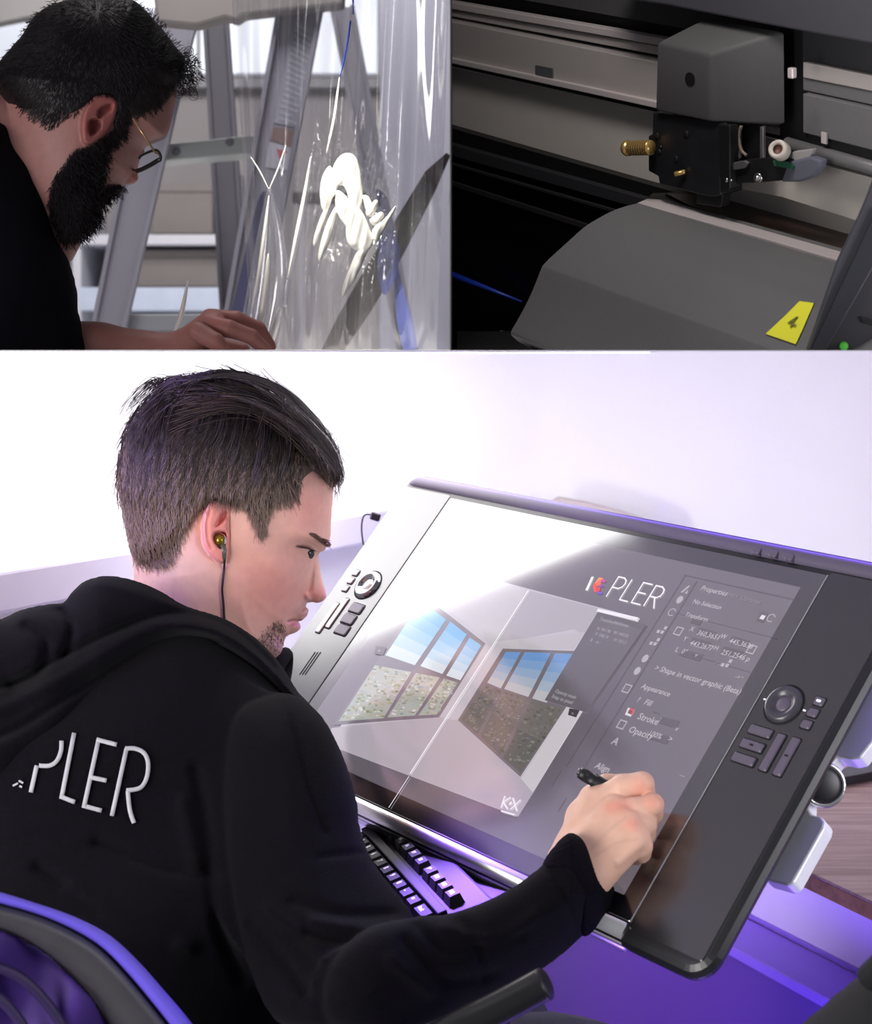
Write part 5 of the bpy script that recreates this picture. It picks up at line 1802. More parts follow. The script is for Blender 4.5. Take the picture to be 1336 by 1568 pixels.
for i_, (x0, y0, x1, y1, lab) in enumerate(((232, 282, 326, 358, 'taupe storage box on the upper board of the pale shelf unit'), (196, 382, 338, 439, 'wide taupe storage box on the lower board of the pale shelf unit'))):
    t = thing('storage_box', lab, 'box', tuple(P((x0 + x1) / 2, y1, 4.86)), 'storage boxes on the pale shelf unit')
    far_box('carton', x0, y0 + 12, x1, y1, 4.86, 0.25, m_card, t)
    far_box('lid', x0 - 2, y0, x1 + 2, y0 + 12, 4.855, 0.26, m_card, t)
# dark bar behind the film
db = thing('dark_rail', 'dark horizontal rail standing on posts behind the right half of the film', 'rail', tuple(P(560, 537, 4.0)))
far_box('bar', 448, 293, 690, 312, 4.0, 0.03, mat('dark_bar', srgb(52, 48, 52), 0.6), db)
for x in (462, 676):
    a, b = P(x, 312, 4.0), P(x, 537, 4.0)
    bm = bmesh.new()
    add_box(bm, (a.x, 4.015, (a.z + TOPZ) / 2), (0.014, 0.014, a.z - TOPZ))
    bm_obj('post', bm, mat('post_grey', srgb(140, 138, 146), 0.6), db)

# ---------------------------------------------------------------- stepladder
ld = thing('stepladder', 'grey aluminium stepladder with a label standing behind the clear film', 'ladder', tuple(P(390, 537, 3.0)))
m_lad = mat('ladder_aluminium', srgb(140, 138, 150), 0.6, metal=0.0, noise=0.05, nscale=10)
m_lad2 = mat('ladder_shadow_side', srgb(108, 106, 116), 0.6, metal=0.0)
def rail_bar(name, top, bot, Yt, Yb, dep, m, parent):
    """channel-section rail between two pixel edges (left, right) at the top and the bottom"""
    (tl, tr, ty), (bl_, br, by) = top, bot
    f = [P(tl, ty, Yt), P(tr, ty, Yt), P(br, by, Yb), P(bl_, by, Yb)]
    for q in f:
        q.z = max(q.z, TOPZ + 0.0002)
    bm = bmesh.new()
    add_prism(bm, f, (0, dep * 0.35, 0), 0.003)
    o = bm_obj(name, bm, m, parent)
    w = (f[1] - f[0]).normalized()
    for a, b in ((f[0], f[3]), (f[1], f[2])):
        bm = bmesh.new()
        s = w * 0.004
        add_prism(bm, [a - s, a + s, b + s, b - s], (0, -0.018, 0), 0.001)
        bm_obj('flange', bm, m, o)
    return o
rail_bar('rail', (243, 305, 14), (138, 184, 537), 2.95, 2.95, 0.06, m_lad, ld)
fr = rail_bar('rail', (430, 494, 8), (338, 392, 537), 2.85, 2.85, 0.06, m_lad, ld)
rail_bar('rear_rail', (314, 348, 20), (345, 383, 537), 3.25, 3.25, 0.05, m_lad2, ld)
rail_bar('rear_rail', (508, 540, 10), (612, 637, 537), 3.2, 3.2, 0.05, m_lad, ld)
def rung(name, pts, Y, dep, m):
    bm = bmesh.new()
    add_prism(bm, [P(x, y, Y) for x, y in pts], (0, dep, 0), 0.003)
    return bm_obj(name, bm, m, ld)
m_rung = mat('rung_pale', srgb(160, 164, 162), 0.5, metal=0.2)
rung('step', [(238, 222), (395, 206), (395, 234), (238, 247)], 2.98, 0.09, m_rung)
rung('step', [(150, 482), (352, 480), (352, 506), (146, 508)], 2.98, 0.09, mat('rung_grey', srgb(140, 142, 148), 0.5, metal=0.2))
bm = bmesh.new()
add_prism(bm, [P(232, -30, 2.8), P(528, -30, 2.8), P(526, 8, 2.8), P(500, 10, 2.8), P(425, 18, 2.8), P(372, 24, 2.8), P(362, 33, 2.8), P(345, 27, 2.8), P(300, 40, 2.8), P(240, 34, 2.8)], (0, 0.05, 0), 0.006)
bm_obj('top_cap', bm, mat('ladder_cap', srgb(138, 132, 130), 0.7, noise=0.06, nscale=12), ld)
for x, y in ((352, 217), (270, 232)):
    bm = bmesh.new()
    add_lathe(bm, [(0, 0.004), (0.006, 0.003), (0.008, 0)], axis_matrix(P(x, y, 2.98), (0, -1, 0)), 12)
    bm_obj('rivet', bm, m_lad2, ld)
# warning label on the front rail: frame, rows of print, a red triangle
def on_rail(x, y):
    return P(x, y, 2.85 - 0.0012)
def label_quad(name, pts, m, lift=0.0):
    bm = bmesh.new()
    vs = [bm.verts.new(on_rail(*p) + Vector((0, -lift, 0))) for p in pts]
    bm.faces.new(vs)
    r = bmesh.ops.extrude_face_region(bm, geom=list(bm.faces))
    bmesh.ops.translate(bm, verts=[g for g in r['geom'] if isinstance(g, bmesh.types.BMVert)], vec=(0, -0.0005, 0))
    return bm_obj(name, bm, m, fr)
m_lab = mat('label_grey', srgb(150, 150, 162), 0.5)
m_labw = mat('label_print', srgb(182, 182, 192), 0.5)
label_quad('label', [(452, 26), (486, 46), (460, 196), (420, 188)], m_lab)
for k in range(17):
    t = k / 17 + 0.02
    a = np.array((450.5, 30.0)) * (1 - t) + np.array((422.0, 184.0)) * t
    b_ = np.array((482.0, 50.0)) * (1 - t) + np.array((456.0, 194.0)) * t
    e_ = a + (b_ - a) * (0.95 if k % 3 else 0.7)
    a = a + (b_ - a) * 0.12
    label_quad('label_line', [tuple(a), tuple(e_), tuple(e_ + (-0.5, 2.2)), tuple(a + (-0.5, 2.2))], m_labw, 0.0006)
label_quad('label', [(419, 194), (458, 200), (452, 228), (414, 214)], mat('label_brown', srgb(132, 108, 104), 0.5))
label_quad('label', [(413, 216), (450, 228), (446, 262), (406, 256)], mat('label_white', srgb(176, 174, 184), 0.5))
label_quad('label_sign', [(424, 228), (441, 232), (428, 244)], mat('label_red', srgb(172, 92, 98), 0.5), 0.0006)
# white translucent panel at the right, standing on the floor
fp = thing('frosted_panel', 'tall pale frosted sheet standing behind the right edge of the film', 'sheet', tuple(P(640, 537, 3.7)))
bm = bmesh.new()
add_prism(bm, [P(582, -60, 3.7), P(689, -60, 3.7), P(689, 536.6, 3.7), P(582, 536.6, 3.7)], (0, 0.006, 0))
bm_obj('sheet', bm, mat('frosted', srgb(168, 168, 182), 0.55, noise=0.05, nscale=3), fp)

# ---------------------------------------------------------------- clear film with folds gathered towards the hand
m_film = bpy.data.materials.new('clear_film')
m_film.use_nodes = True
nt = m_film.node_tree
nt.nodes.clear()
out = nt.nodes.new('ShaderNodeOutputMaterial')
tr = nt.nodes.new('ShaderNodeBsdfTransparent')
tr.inputs['Color'].default_value = (0.93, 0.93, 0.96, 1)
gl = nt.nodes.new('ShaderNodeBsdfGlossy')
gl.inputs['Roughness'].default_value = 0.10
gl.inputs['Color'].default_value = (1.0, 0.99, 0.97, 1)
df = nt.nodes.new('ShaderNodeBsdfDiffuse')
df.inputs['Color'].default_value = (0.75, 0.75, 0.80, 1)
lw = nt.nodes.new('ShaderNodeLayerWeight')
lw.inputs['Blend'].default_value = 0.30
m1 = nt.nodes.new('ShaderNodeMixShader')
m2 = nt.nodes.new('ShaderNodeMixShader')
mr_ = nt.nodes.new('ShaderNodeMapRange')
mr_.inputs['To Min'].default_value = 0.10
mr_.inputs['To Max'].default_value = 0.55
nt.links.new(lw.outputs['Facing'], mr_.inputs['Value'])
m1.inputs['Fac'].default_value = 0.07
nt.links.new(tr.outputs[0], m1.inputs[1])
nt.links.new(df.outputs[0], m1.inputs[2])
nt.links.new(mr_.outputs['Result'], m2.inputs['Fac'])
nt.links.new(m1.outputs[0], m2.inputs[1])
nt.links.new(gl.outputs[0], m2.inputs[2])
nt.links.new(m2.outputs[0], out.inputs['Surface'])
film = thing('film_sheet', 'clear plastic film pulled into shiny folds by the bearded man', 'film', tuple(P(470, 537, 2.2)))
rf_ = np.random.RandomState(11)
nu, nv = 150, 110
verts, faces = [], []
ph = rf_.uniform(0, 6, 8)
for j in range(nv):
    v = j / (nv - 1)
    y = -20 + v * 556.6
    # the sheet narrows towards the hand at the bottom left
    xl = 372 - 6 * math.sin(v * 3) + (385 - 372) * v - 40 * max(0, 0.45 - v)
    xr = 689 - 20 * v
    for i in range(nu):
        u = i / (nu - 1)
        x = xl + (xr - xl) * u ** (1 + 0.5 * v)
        fold = 0.018 * math.sin(u * 34 + ph[0] + 2.0 * v) + 0.010 * math.sin(u * 61 + ph[1] - 3 * v) + 0.022 * math.sin(u * 13 + ph[2])
        fold *= (0.35 + 0.9 * (1 - u)) * (0.55 + 0.45 * math.sin(math.pi * min(v * 1.1, 1)))
        g = math.exp(-((x - 530) / 48) ** 2 - ((y - 315) / 70) ** 2)
        cr = g * 0.010 * (math.sin(x * 0.31 + y * 0.17) + math.sin(x * 0.23 - y * 0.41 + 1.3) + 0.8 * math.sin(x * 0.62 + y * 0.09 + 2.0))
        cr += 0.05 * g
        Y = 2.20 + fold + cr - 0.10 * u * (1 - v)
        verts.append(P(x, y, Y))
for j in range(nv - 1):
    for i in range(nu - 1):
        a = j * nu + i
        faces.append((a, a + 1, a + nu + 1, a + nu))
mesh_obj('sheet', verts, faces, m_film, film, True)
# a second, tighter roll of film from the cinched knot down to the hand
for k, (pts, rad) in enumerate((([(412, 288), (407, 340), (398, 420), (386, 500), (378, 535)], [3, 9, 15, 17, 12]), ([(413, 288), (424, 350), (428, 420), (420, 480), (408, 534)], [3, 10, 14, 12, 9]),  ([(478, 235), (468, 300), (452, 380), (441, 430), (436, 470)], [2, 5, 6, 6, 3]))):
    sp = spline([(x, y, r) for (x, y), r in zip(pts, rad)], 6)
    bm = bmesh.new()
    add_tube(bm, [P(x, y, 2.13) for x, y, r in sp], [max(r, 1) / FPX * 2.13 for x, y, r in sp], 14)
    bm_obj('roll', bm, m_film, film, True)
# crumpled knot: opaque white solid standing for the hot highlight on the clear film
m_highlight = bpy.data.materials.new('film_highlight')
m_highlight.use_nodes = True
bs_ = m_highlight.node_tree.nodes['Principled BSDF']
bs_.inputs['Base Color'].default_value = (0.95, 0.93, 0.88, 1)
bs_.inputs['Metallic'].default_value = 0.25
bs_.inputs['Roughness'].default_value = 0.45
kn = Sculpt(476, 222, 612, 470, 1.3, 1.97, 2.03, 0.0012)
X, Y = kn.X, kn.Y
rip = 0.0012 * np.sin(X * 0.42 + Y * 0.10) + 0.0008 * np.sin(X * 0.25 - Y * 0.16 + 1.0)
for poly in ([(508, 262), (516, 244), (530, 234), (545, 240), (552, 262), (556, 300), (548, 330), (538, 318), (530, 290), (520, 284), (512, 300), (504, 306), (500, 290)],
             [(492, 276), (500, 258), (508, 256), (512, 290), (504, 318), (494, 322), (490, 300)],
             [(516, 292), (530, 300), (540, 322), (536, 350), (524, 340), (514, 318)],
             [(536, 318), (552, 320), (566, 348), (572, 372), (560, 386), (544, 382), (532, 372), (530, 346)],
             [(556, 300), (566, 302), (570, 318), (562, 326)], [(560, 326), (574, 306), (580, 312), (570, 332)], [(566, 336), (584, 324), (588, 332), (574, 346)], [(570, 352), (590, 334), (604, 316), (606, 320), (592, 346), (576, 372)],
             [(512, 318), (516, 326), (508, 362), (494, 394), (488, 400), (488, 384), (498, 348)],
             [(548, 384), (566, 374), (558, 398), (540, 436), (524, 456), (526, 436), (538, 404)], [(496, 322), (504, 318), (492, 350), (482, 378), (480, 366), (488, 340)]):
    kn.inflate(poly, 0.0050, 0.007, 2.0 + 0.00006 * (X - 540), k=0.0015, smooth=3, relief=rip)
kn.build('highlight_knot', m_highlight, film, 1)
# white streaks standing for the highlights along the film creases
for pts, w0 in (([(412, 300), (406, 350), (396, 420), (385, 478)], 5), ([(411, 388), (408, 430), (402, 478), (400, 500)], 9), ([(476, 240), (466, 300), (452, 370), (441, 425)], 5), ([(288, 430), (278, 480), (265, 512)], 6), ([(428, 470), (420, 500), (416, 518)], 5), ([(500, 235), (512, 180), (520, 118)], 3.5), ([(412, 290), (398, 262), (384, 240)], 1.6), ([(412, 290), (426, 258), (438, 222)], 1.8)):
    sp = spline(pts, 5)
    t_ = bmesh.new()
    add_tube(t_, [P(x, y, 2.03) for x, y in sp], [max(0.6, w0 * math.sin(math.pi * (0.06 + 0.88 * k / (len(sp) - 1)))) / FPX * 2.03 / 1.6 for k in range(len(sp))], 8)
    bm_obj('highlight_streak', t_, m_highlight, film, True)
# blue masking tape on the film edge
m_blue = mat('blue_tape', srgb(34, 70, 190), 0.45)
for pts, w0 in (([(541, -6), (541, 22)], 11), ([(537, 32), (533, 62), (527, 92), (521, 118)], 9)):
    sp = spline(pts, 4)
    t_ = bmesh.new()
    add_tube(t_, [P(x, y, 2.02) for x, y in sp], [w0 / 2 / FPX * 2.02 * (1 if k < len(sp) - 3 else 0.6) for k in range(len(sp))], 8, flat=0.3)
    bm_obj('tape_strip', t_, m_blue, film, True)
m_navy = mat('navy_film', srgb(44, 56, 120), 0.4, noise=0.1, nscale=30)
def film_patch(name, pts, Y, m, dep=0.004):
    bm = bmesh.new()
    add_prism(bm, [P(x, y, Y) for x, y in spline(pts, 3, True)], (0, dep, 0))
    return bm_obj(name, bm, m, film)
film_patch('tape_patch', [(576, 292), (592, 300), (600, 330), (608, 365), (612, 390), (606, 425), (590, 452), (580, 430), (580, 380), (584, 340)], 2.30, m_navy)
film_patch('tape_patch', [(606, 400), (618, 440), (634, 500), (638, 536), (618, 536), (606, 470)], 2.32, mat('blue_film', srgb(86, 98, 168), 0.4))
film_patch('tape_patch', [(398, 300), (410, 296), (408, 340), (392, 420), (372, 500), (352, 500), (366, 430), (384, 350)], 2.24, mat('violet_film', srgb(96, 98, 140), 0.4))
# dark strap seen through the film
st_ = thing('dark_strap', 'dark brown strap running diagonally behind the clear film', 'strap', tuple(P(500, 537, 2.42)))
bm = bmesh.new()
add_prism(bm, [P(x, y, 2.42) for x, y in [(684, 234), (690, 238), (668, 290), (622, 382), (590, 440), (566, 480), (528, 536.5), (492, 536.5), (520, 480), (560, 410), (610, 330), (652, 262)]], (0, 0.006, 0))
bm_obj('webbing', bm, mat('strap_brown', srgb(50, 40, 40), 0.7, noise=0.3, nscale=14), st_)

# ---------------------------------------------------------------- bearded man
m2 = thing('person', 'bearded man with glasses in a black shirt bending over clear film', 'person', tuple(P(80, 537, 1.95)))
m_skin2 = mat('skin_ruddy', (0.6, 0.4, 0.35), 0.5, spec=0.35, vcol=True, noise=0.08, nscale=80, bump=0.1, bscale=800, sss=0.1)
h2 = Sculpt(-70, -40, 320, 420, 2.0, 1.80, 2.10, 0.003)
X, Y = h2.X, h2.Y
Y2c = 1.95 + 0.00022 * (X - 150)
face2 = [(10, 140), (6, 112), (18, 84), (34, 64), (60, 30), (120, 4), (190, 8), (240, 50), (266, 95), (272, 135), (267, 165), (260, 195), (254, 210), (244, 217), (230, 222), (219, 230), (211, 250), (203, 270), (190, 283), (180, 298), (166, 312), (155, 330), (130, 352), (96, 360), (60, 330), (30, 280), (16, 200)]
d2 = poly_sd(spline(face2, 4, True), X, Y)
dm2 = d2 * Y2c / FPX
r2 = -0.006 * gauss(X, Y, 222, 228, 14, 10) + 0.003 * gauss(X, Y, 195, 240, 22, 16) + 0.003 * gauss(X, Y, 246, 205, 18, 6, 0.3)
ear2 = [(135, 156), (148, 147), (165, 145), (177, 152), (180, 164), (175, 184), (162, 205), (143, 221), (128, 220), (123, 199), (125, 178)]
e2 = poly_sd(spline(ear2, 4, True), X, Y)
r2 += np.where(e2 > 0, (0.005 + 0.012 * np.clip((185 - X) / 55, 0, 1)) * bulge(e2, 5), 0)
for pl_, dp in (([(150, 168), (168, 158), (174, 164), (162, 176), (150, 182)], 0.008), ([(136, 185), (150, 182), (156, 192), (146, 206), (137, 206)], 0.013)):
    q_ = poly_sd(spline(pl_, 4, True), X, Y)
    r2 -= np.where(q_ > 0, dp * bulge(q_, 4), 0)
T2 = np.where(dm2 > 0, 0.074 * bulge(dm2, 0.085), dm2)
h2.slab(np.where(dm2 > 0, T2 + r2 * np.clip(dm2 / 0.006, 0, 1), dm2), T2, Y2c)
h2.inflate([(222, 230), (214, 246), (211, 262), (212, 274), (206, 281), (194, 283), (186, 278), (192, 262), (206, 236)], 0.018, 0.014, Y2c, k=0.005, smooth=4)
h2.inflate([(-60, 100), (0, 126), (50, 160), (100, 220), (120, 300), (110, 400), (0, 400), (-60, 380)], 0.062, 0.065, 1.95 + 0 * X, k=0.012, smooth=4)
f2 = np.nan_to_num(h2.front_map(), nan=0.0)
w2, q2 = h2.mesh(2)
x2, y2 = px_of(w2)
hair2 = [(-8, 128), (-12, 110), (0, 92), (14, 76), (30, 58), (52, 24), (80, 4), (130, -6), (195, -4), (218, 6), (252, 44), (268, 66), (290, 84), (304, 94), (309, 112), (300, 132), (284, 142), (266, 142), (258, 152), (238, 170), (205, 182), (196, 196), (180, 205), (176, 186), (182, 166), (178, 151), (165, 144), (148, 146), (132, 158), (112, 174), (78, 194), (44, 178), (18, 148)]
hair2p = spline(hair2, 4, True)
beard2 = [(181, 190), (196, 196), (190, 210), (172, 226), (166, 250), (162, 272), (160, 288), (172, 282), (186, 284), (190, 290), (178, 300), (166, 310), (158, 322), (156, 338), (140, 358), (118, 370), (94, 370), (84, 350), (74, 318), (80, 280), (98, 252), (112, 232), (140, 222), (164, 206)]
beard2p = spline(beard2, 4, True)
c2_ = np.tile(np.array(srgb(168, 120, 114)), (len(w2), 1))
e_ = poly_sd(ear2, x2, y2)
c2_ = mixc(c2_, (176, 98, 94), 0.7 * np.clip((e_ + 2) / 4, 0, 1))
c2_ = mixc(c2_, (90, 40, 42), 0.8 * np.clip(poly_sd([(136, 185), (150, 182), (156, 192), (146, 206), (137, 206)], x2, y2) / 3, 0, 1))
c2_ = mixc(c2_, (110, 50, 50), 0.7 * np.clip(poly_sd([(150, 168), (168, 158), (174, 164), (162, 176), (150, 182)], x2, y2) / 3, 0, 1))
c2_ = mixc(c2_, (200, 120, 112), 0.6 * gauss(x2, y2, 206, 272, 9, 9))
c2_ = mixc(c2_, (40, 30, 32), 0.95 * np.clip((poly_sd(hair2p, x2, y2) + 3) / 8, 0, 1))
c2_ = mixc(c2_, (40, 30, 32), 0.95 * np.clip((poly_sd(beard2p, x2, y2) + 3) / 8, 0, 1))
c2_ = mixc(c2_, (40, 28, 28), 0.8 * np.exp(-(seg_dist(x2, y2, [(230, 219), (244, 214), (254, 210)]) / 3) ** 2))
# forearm and hand holding the film
a2 = Sculpt(20, 462, 440, 537, 1.6, 1.86, 2.06, 0.0022)
a2.prep()
def A2(x, y, Y):
    return P(x, y, Y)
for a, b, r0, r1, k in ((A2(40, 530, 1.93), A2(150, 540, 1.94), 0.036, 0.034, 0.01), (A2(150, 540, 1.94), A2(270, 546, 1.95), 0.033, 0.026, 0.01),
                        (A2(270, 546, 1.95), A2(312, 508, 1.95), 0.025, 0.018, 0.01), (A2(285, 540, 1.945), A2(328, 494, 1.940), 0.017, 0.0130, 0.008), (A2(290, 535, 1.955), A2(326, 490, 1.955), 0.017, 0.0125, 0.008)):
    a2.capsule(a, b, r0, r1, k)
for pts, rs in (([(322, 488, 1.958), (362, 489, 1.962), (396, 503, 1.975), (414, 530, 1.985)], (0.0120, 0.0100, 0.0088, 0.0074)),
                ([(316, 496, 1.935), (350, 503, 1.928), (384, 515, 1.936), (408, 537, 1.950)], (0.0120, 0.0104, 0.0090, 0.0076)),
                ([(303, 508, 1.915), (330, 523, 1.905), (346, 545, 1.91)], (0.0118, 0.0102, 0.0090)),
                ([(290, 540, 1.985), (335, 530, 2.005), (372, 536, 2.005)], (0.0140, 0.0115, 0.0090))):
    for (p, q, r0, r1) in zip(pts, pts[1:], rs, rs[1:]):
        a2.capsule(A2(*p), A2(*q), r0, r1, 0.0022)
aw, aq = a2.mesh(2)
ac = np.tile(np.array(srgb(172, 116, 108)), (len(aw), 1))
ax_, ay_ = px_of(aw)
ac = mixc(ac, (190, 104, 98), 0.5 * gauss(ax_, ay_, 336, 486, 14, 8))
ac = mixc(ac, (150, 104, 92), 0.35 * np.clip((240 - ax_) / 60, 0, 1))
# hidden trunk joins head and arm
t2 = Sculpt(-240, 40, 150, 537, 6, 1.74, 2.12, 0.008)
shirt_poly = [(-240, 120), (-120, 130), (-40, 150), (0, 180), (15, 190), (28, 222), (50, 250), (61, 275), (72, 302), (88, 356), (96, 376), (110, 415), (117, 445), (119, 475), (127, 506), (135, 545), (135, 640), (-240, 640)]
t2.inflate(shirt_poly, 0.120, 0.11, 1.93 + 0 * t2.X, smooth=4)
sav = t2.F.copy()
t2.F = t2.F + 0.018
iw2, iq2 = t2.mesh(1)
V_, Q_, K_ = join_meshes([(w2, q2, c2_), (aw, aq, ac), (iw2, iq2, np.tile(np.array(srgb(196, 150, 142)), (len(iw2), 1)))])
b2 = np_mesh('body', V_, Q_, m_skin2, m2)
set_col(b2.data, K_)
s2 = Sculpt(-240, 40, 160, 537, 4, 1.74, 2.12, 0.006)
X, Y = s2.X, s2.Y
rs2 = sum(0.002 * np.sin(X * rngf.uniform(-0.05, 0.05) + Y * rngf.uniform(-0.05, 0.05) + rngf.uniform(0, 6)) for _ in range(5))
s2.inflate(shirt_poly, 0.120, 0.11, 1.93 + 0 * X, smooth=4, relief=rs2)
s2.build('shirt', mat('black_cotton', srgb(13, 12, 20), 0.95, noise=0.2, nscale=80, spec=0.1), m2, 2)
# hair and beard
def h2surf(x, y):
    v = h2.at(f2, x, y)
    return np.where(v > 1.78, v, 1.95 + 0.00022 * (np.asarray(x) - 150))
m_h2 = mat('hair_near_black', srgb(26, 20, 24), 0.55, spec=0.35)
c2c = Sculpt(-40, -40, 330, 400, 2.0, 1.82, 2.10, 0.004)
X, Y = c2c.X, c2c.Y
Yc2 = 1.95 + 0.00022 * (X - 150)
out2 = [(-10, 125), (-10, 108), (2, 90), (16, 74), (32, 56), (54, 24), (82, 6), (130, -4), (192, -2), (215, 8), (250, 46), (268, 70), (282, 88), (280, 120), (264, 145), (240, 200), (180, 260), (80, 240), (20, 180)]
dO = poly_sd(spline(out2, 4, True), X, Y) * 0.00075
mk2 = poly_sd(hair2p, X, Y) * 0.00075
To = np.where(dO > 0, 0.079 * bulge(dO, 0.085), dO)
To2 = np.where(dO > 0, To + np.clip(mk2 * 1.2 - 0.002, -0.05, 0), dO)
c2c.slab(To2, np.where(dO > 0, To + np.clip(mk2 * 1.2, -0.05, 0), dO), Yc2)
dB = poly_sd(beard2p, X, Y) * 0.00075
c2c.slab(np.where(dB > 0, 0.062 * bulge(dB, 0.030), dB), np.where(dB > 0, 0.062 * bulge(dB, 0.030), dB), Yc2 - 0.002)
hr2 = c2c.build('hair', m_h2, m2, 1)
cf2 = np.nan_to_num(c2c.front_map(), nan=0.0)
def hs2(x, y):
    a = c2c.at(cf2, x, y)
    b_ = h2.at(f2, x, y)
    ok1, ok2 = a > 1.80, b_ > 1.78
    return np.where(ok1 & ok2, np.minimum(a, b_), np.where(ok1, a, np.where(ok2, b_, 1.95 + 0.00022 * (np.asarray(x) - 150))))
st = []
cx_ = rg.uniform(-14, 312, 14000)
cy_ = rg.uniform(-10, 206, 14000)
ok_ = poly_sd(hair2p, cx_, cy_) > rg.uniform(-3, 2, 14000)
for x, y in list(zip(cx_[ok_], cy_[ok_]))[:5000]:
    dx, dy = (x - 150) * 0.6 - 30 * (x < 80), (y - 60) * 0.7 + 30
    if x > 230:
        dx, dy = 20, -6 + (y - 80) * 0.6
    n_ = math.hypot(dx, dy) + 1e-6
    L = rg.uniform(5, 10)
    an = rg.normal(0, 0.35)
    ux, uy = dx / n_, dy / n_
    ux, uy = ux * math.cos(an) - uy * math.sin(an), ux * math.sin(an) + uy * math.cos(an)
    st.append(np.array([P(x + ux * L * k / 3, y + uy * L * k / 3, float(hs2(x + ux * L * k / 3, y + uy * L * k / 3)) - 0.0004 - 0.0012 * k / 3) for k in range(4)]))
for _ in range(130):
    x, y = rg.uniform(262, 300), rg.uniform(84, 138)
    r = rg.uniform(4, 11)
    a0 = rg.uniform(-1.5, 1.0)
    sgn = rg.choice([-1, 1])
    Yq = rg.uniform(1.945, 2.0)
    st.append(np.array([P(x + r * (math.cos(a0 + sgn * k * 0.5) - math.cos(a0)) + 1.2 * k, y + r * (math.sin(a0 + sgn * k * 0.5) - math.sin(a0)), Yq) for k in range(9)]))
hair_curves('hair_strands', st, m_h2, hr2, 0.00045, 0.0002)
st = []
cx_ = rg.uniform(70, 200, 12000)
cy_ = rg.uniform(186, 374, 12000)
ok_ = poly_sd(beard2p, cx_, cy_) > rg.uniform(-3, 3, 12000)
for x, y in list(zip(cx_[ok_], cy_[ok_]))[:3500]:
    an = 1.35 + rg.normal(0, 0.45)
    L = rg.uniform(7, 16)
    st.append(np.array([P(x + math.cos(an) * L * k / 3, y + math.sin(an) * L * k / 3, float(hs2(x, y)) - 0.001 - 0.003 * k / 3) for k in range(4)]))
hair_curves('beard', st, m_h2, hr2, 0.00042, 0.00018)
# glasses
gs2 = thing('glasses', 'thin gold glasses with dark lower rims on the face of the bearded man', 'glasses', tuple(P(225, 240, 1.90)))
m_gold = mat('gold_wire', srgb(190, 150, 110), 0.3, metal=0.8)
m_rim = mat('dark_rim', srgb(30, 24, 22), 0.35)
gy = 1.885
bm = bmesh.new()
add_tube(bm, [P(203, 181, gy - 0.005), P(221, 208, gy), P(238, 234, gy + 0.005), P(243, 236, gy + 0.008)], 0.0011, 8)
bm_obj('temple', bm, m_gold, gs2, True)
ring_ = [(213, 243), (217, 238), (230, 232), (240, 230), (245, 236), (246, 243), (240, 247), (230, 253), (218, 259), (210, 262)]
bm = bmesh.new()
sp = spline(ring_, 4)
add_tube(bm, [P(x, y, gy + 0.004 + (246 - x) * 0.0006) for x, y in sp], [0.0016 + 0.0012 * (k > 20) for k in range(len(sp))], 8)
bm_obj('rim', bm, m_rim, gs2, True)
bm = bmesh.new()
add_prism(bm, [P(x, y, gy + 0.004 + (246 - x) * 0.0006) for x, y in ring_], (0, 0.0012, 0))
bm_obj('lens', bm, mat('lens_clear', (1, 1, 1), 0.02, transm=1.0, ior=1.1), gs2)
bm = bmesh.new()
add_tube(bm, spline([P(210, 262, gy + 0.026), P(204, 260, gy + 0.05), P(206, 258, gy + 0.075)], 4), 0.0013, 8)
bm_obj('bridge', bm, m_rim, gs2, True)
# ================================================================ upper right room: cutting plotter, leaning towards the viewer
QA = Vector((0.605, -0.747, -0.274)).normalized()       # along the machine, to the right and nearer
QC = Vector((0.0, -0.40, 0.92))                          # up, leaning to the viewer
QC = (QC - QA * QC.dot(QA)).normalized()
QB = QC.cross(QA).normalized()                           # to the back
QO = P(1088, 150, 1.55)
QM = Matrix((QA, QB, QC)).transposed().to_4x4()
QM.translation = QO
QI = QM.inverted()
AX = (QA, QB, QC)
def Q(px, py, axis, off):
    """where the view through a pixel meets the machine plane axis = off"""
    d = Vector(((px - PX) / FPX, 1, -(py - PY) / FPX))
    n = AX[axis]
    t = (QO + n * off - CAMP).dot(n) / d.dot(n)
    return CAMP + d * t
pr = thing('plotter', 'grey and black cutting plotter with a blade carriage in the upper right room', 'printer', matrix=QM)
def clip_room(bm):
    """cut the machine off at the floor and at the partition (world space)"""
    pn = Vector((1, -dx_, 0)).normalized()
    for co, no in ((Vector((0, 0, TOPZ + 0.0002)), Vector((0, 0, 1))), (pn * 0.0012, pn)):
        if all((v.co - co).dot(no) > 0 for v in bm.verts):
            continue
        g = list(bm.verts) + list(bm.edges) + list(bm.faces)
        r = bmesh.ops.bisect_plane(bm, geom=g, plane_co=co, plane_no=no, clear_inner=True)
        ed = [e for e in r['geom_cut'] if isinstance(e, bmesh.types.BMEdge)]
        if ed:
            bmesh.ops.holes_fill(bm, edges=ed, sides=0)
def qpart(name, bm, m, smooth=False, parent=None):
    clip_room(bm)
    bmesh.ops.transform(bm, matrix=QI, verts=bm.verts)
    return bm_obj(name, bm, m, parent or pr, smooth, local=True)
def qplate(name, pts, axis, off, thick, m, bevel=0.0, parent=None):
    """plate facing the viewer: polygon in pixels on a machine plane, thickness away from the viewer"""
    bm = bmesh.new()
    p3 = [Q(x, y, axis, off) for x, y in pts]
    s = 1 if AX[axis].dot(p3[0] - CAMP) > 0 else -1
    add_prism(bm, p3, AX[axis] * (s * thick), bevel)
    return qpart(name, bm, m, False, parent)
m_p_al = mat('plotter_aluminium', srgb(176, 168, 164), 0.42, metal=0.2, noise=0.03, nscale=30, stretch=(1, 1, 40))
m_p_al2 = mat('plotter_aluminium_pale', srgb(196, 186, 184), 0.4, metal=0.2)
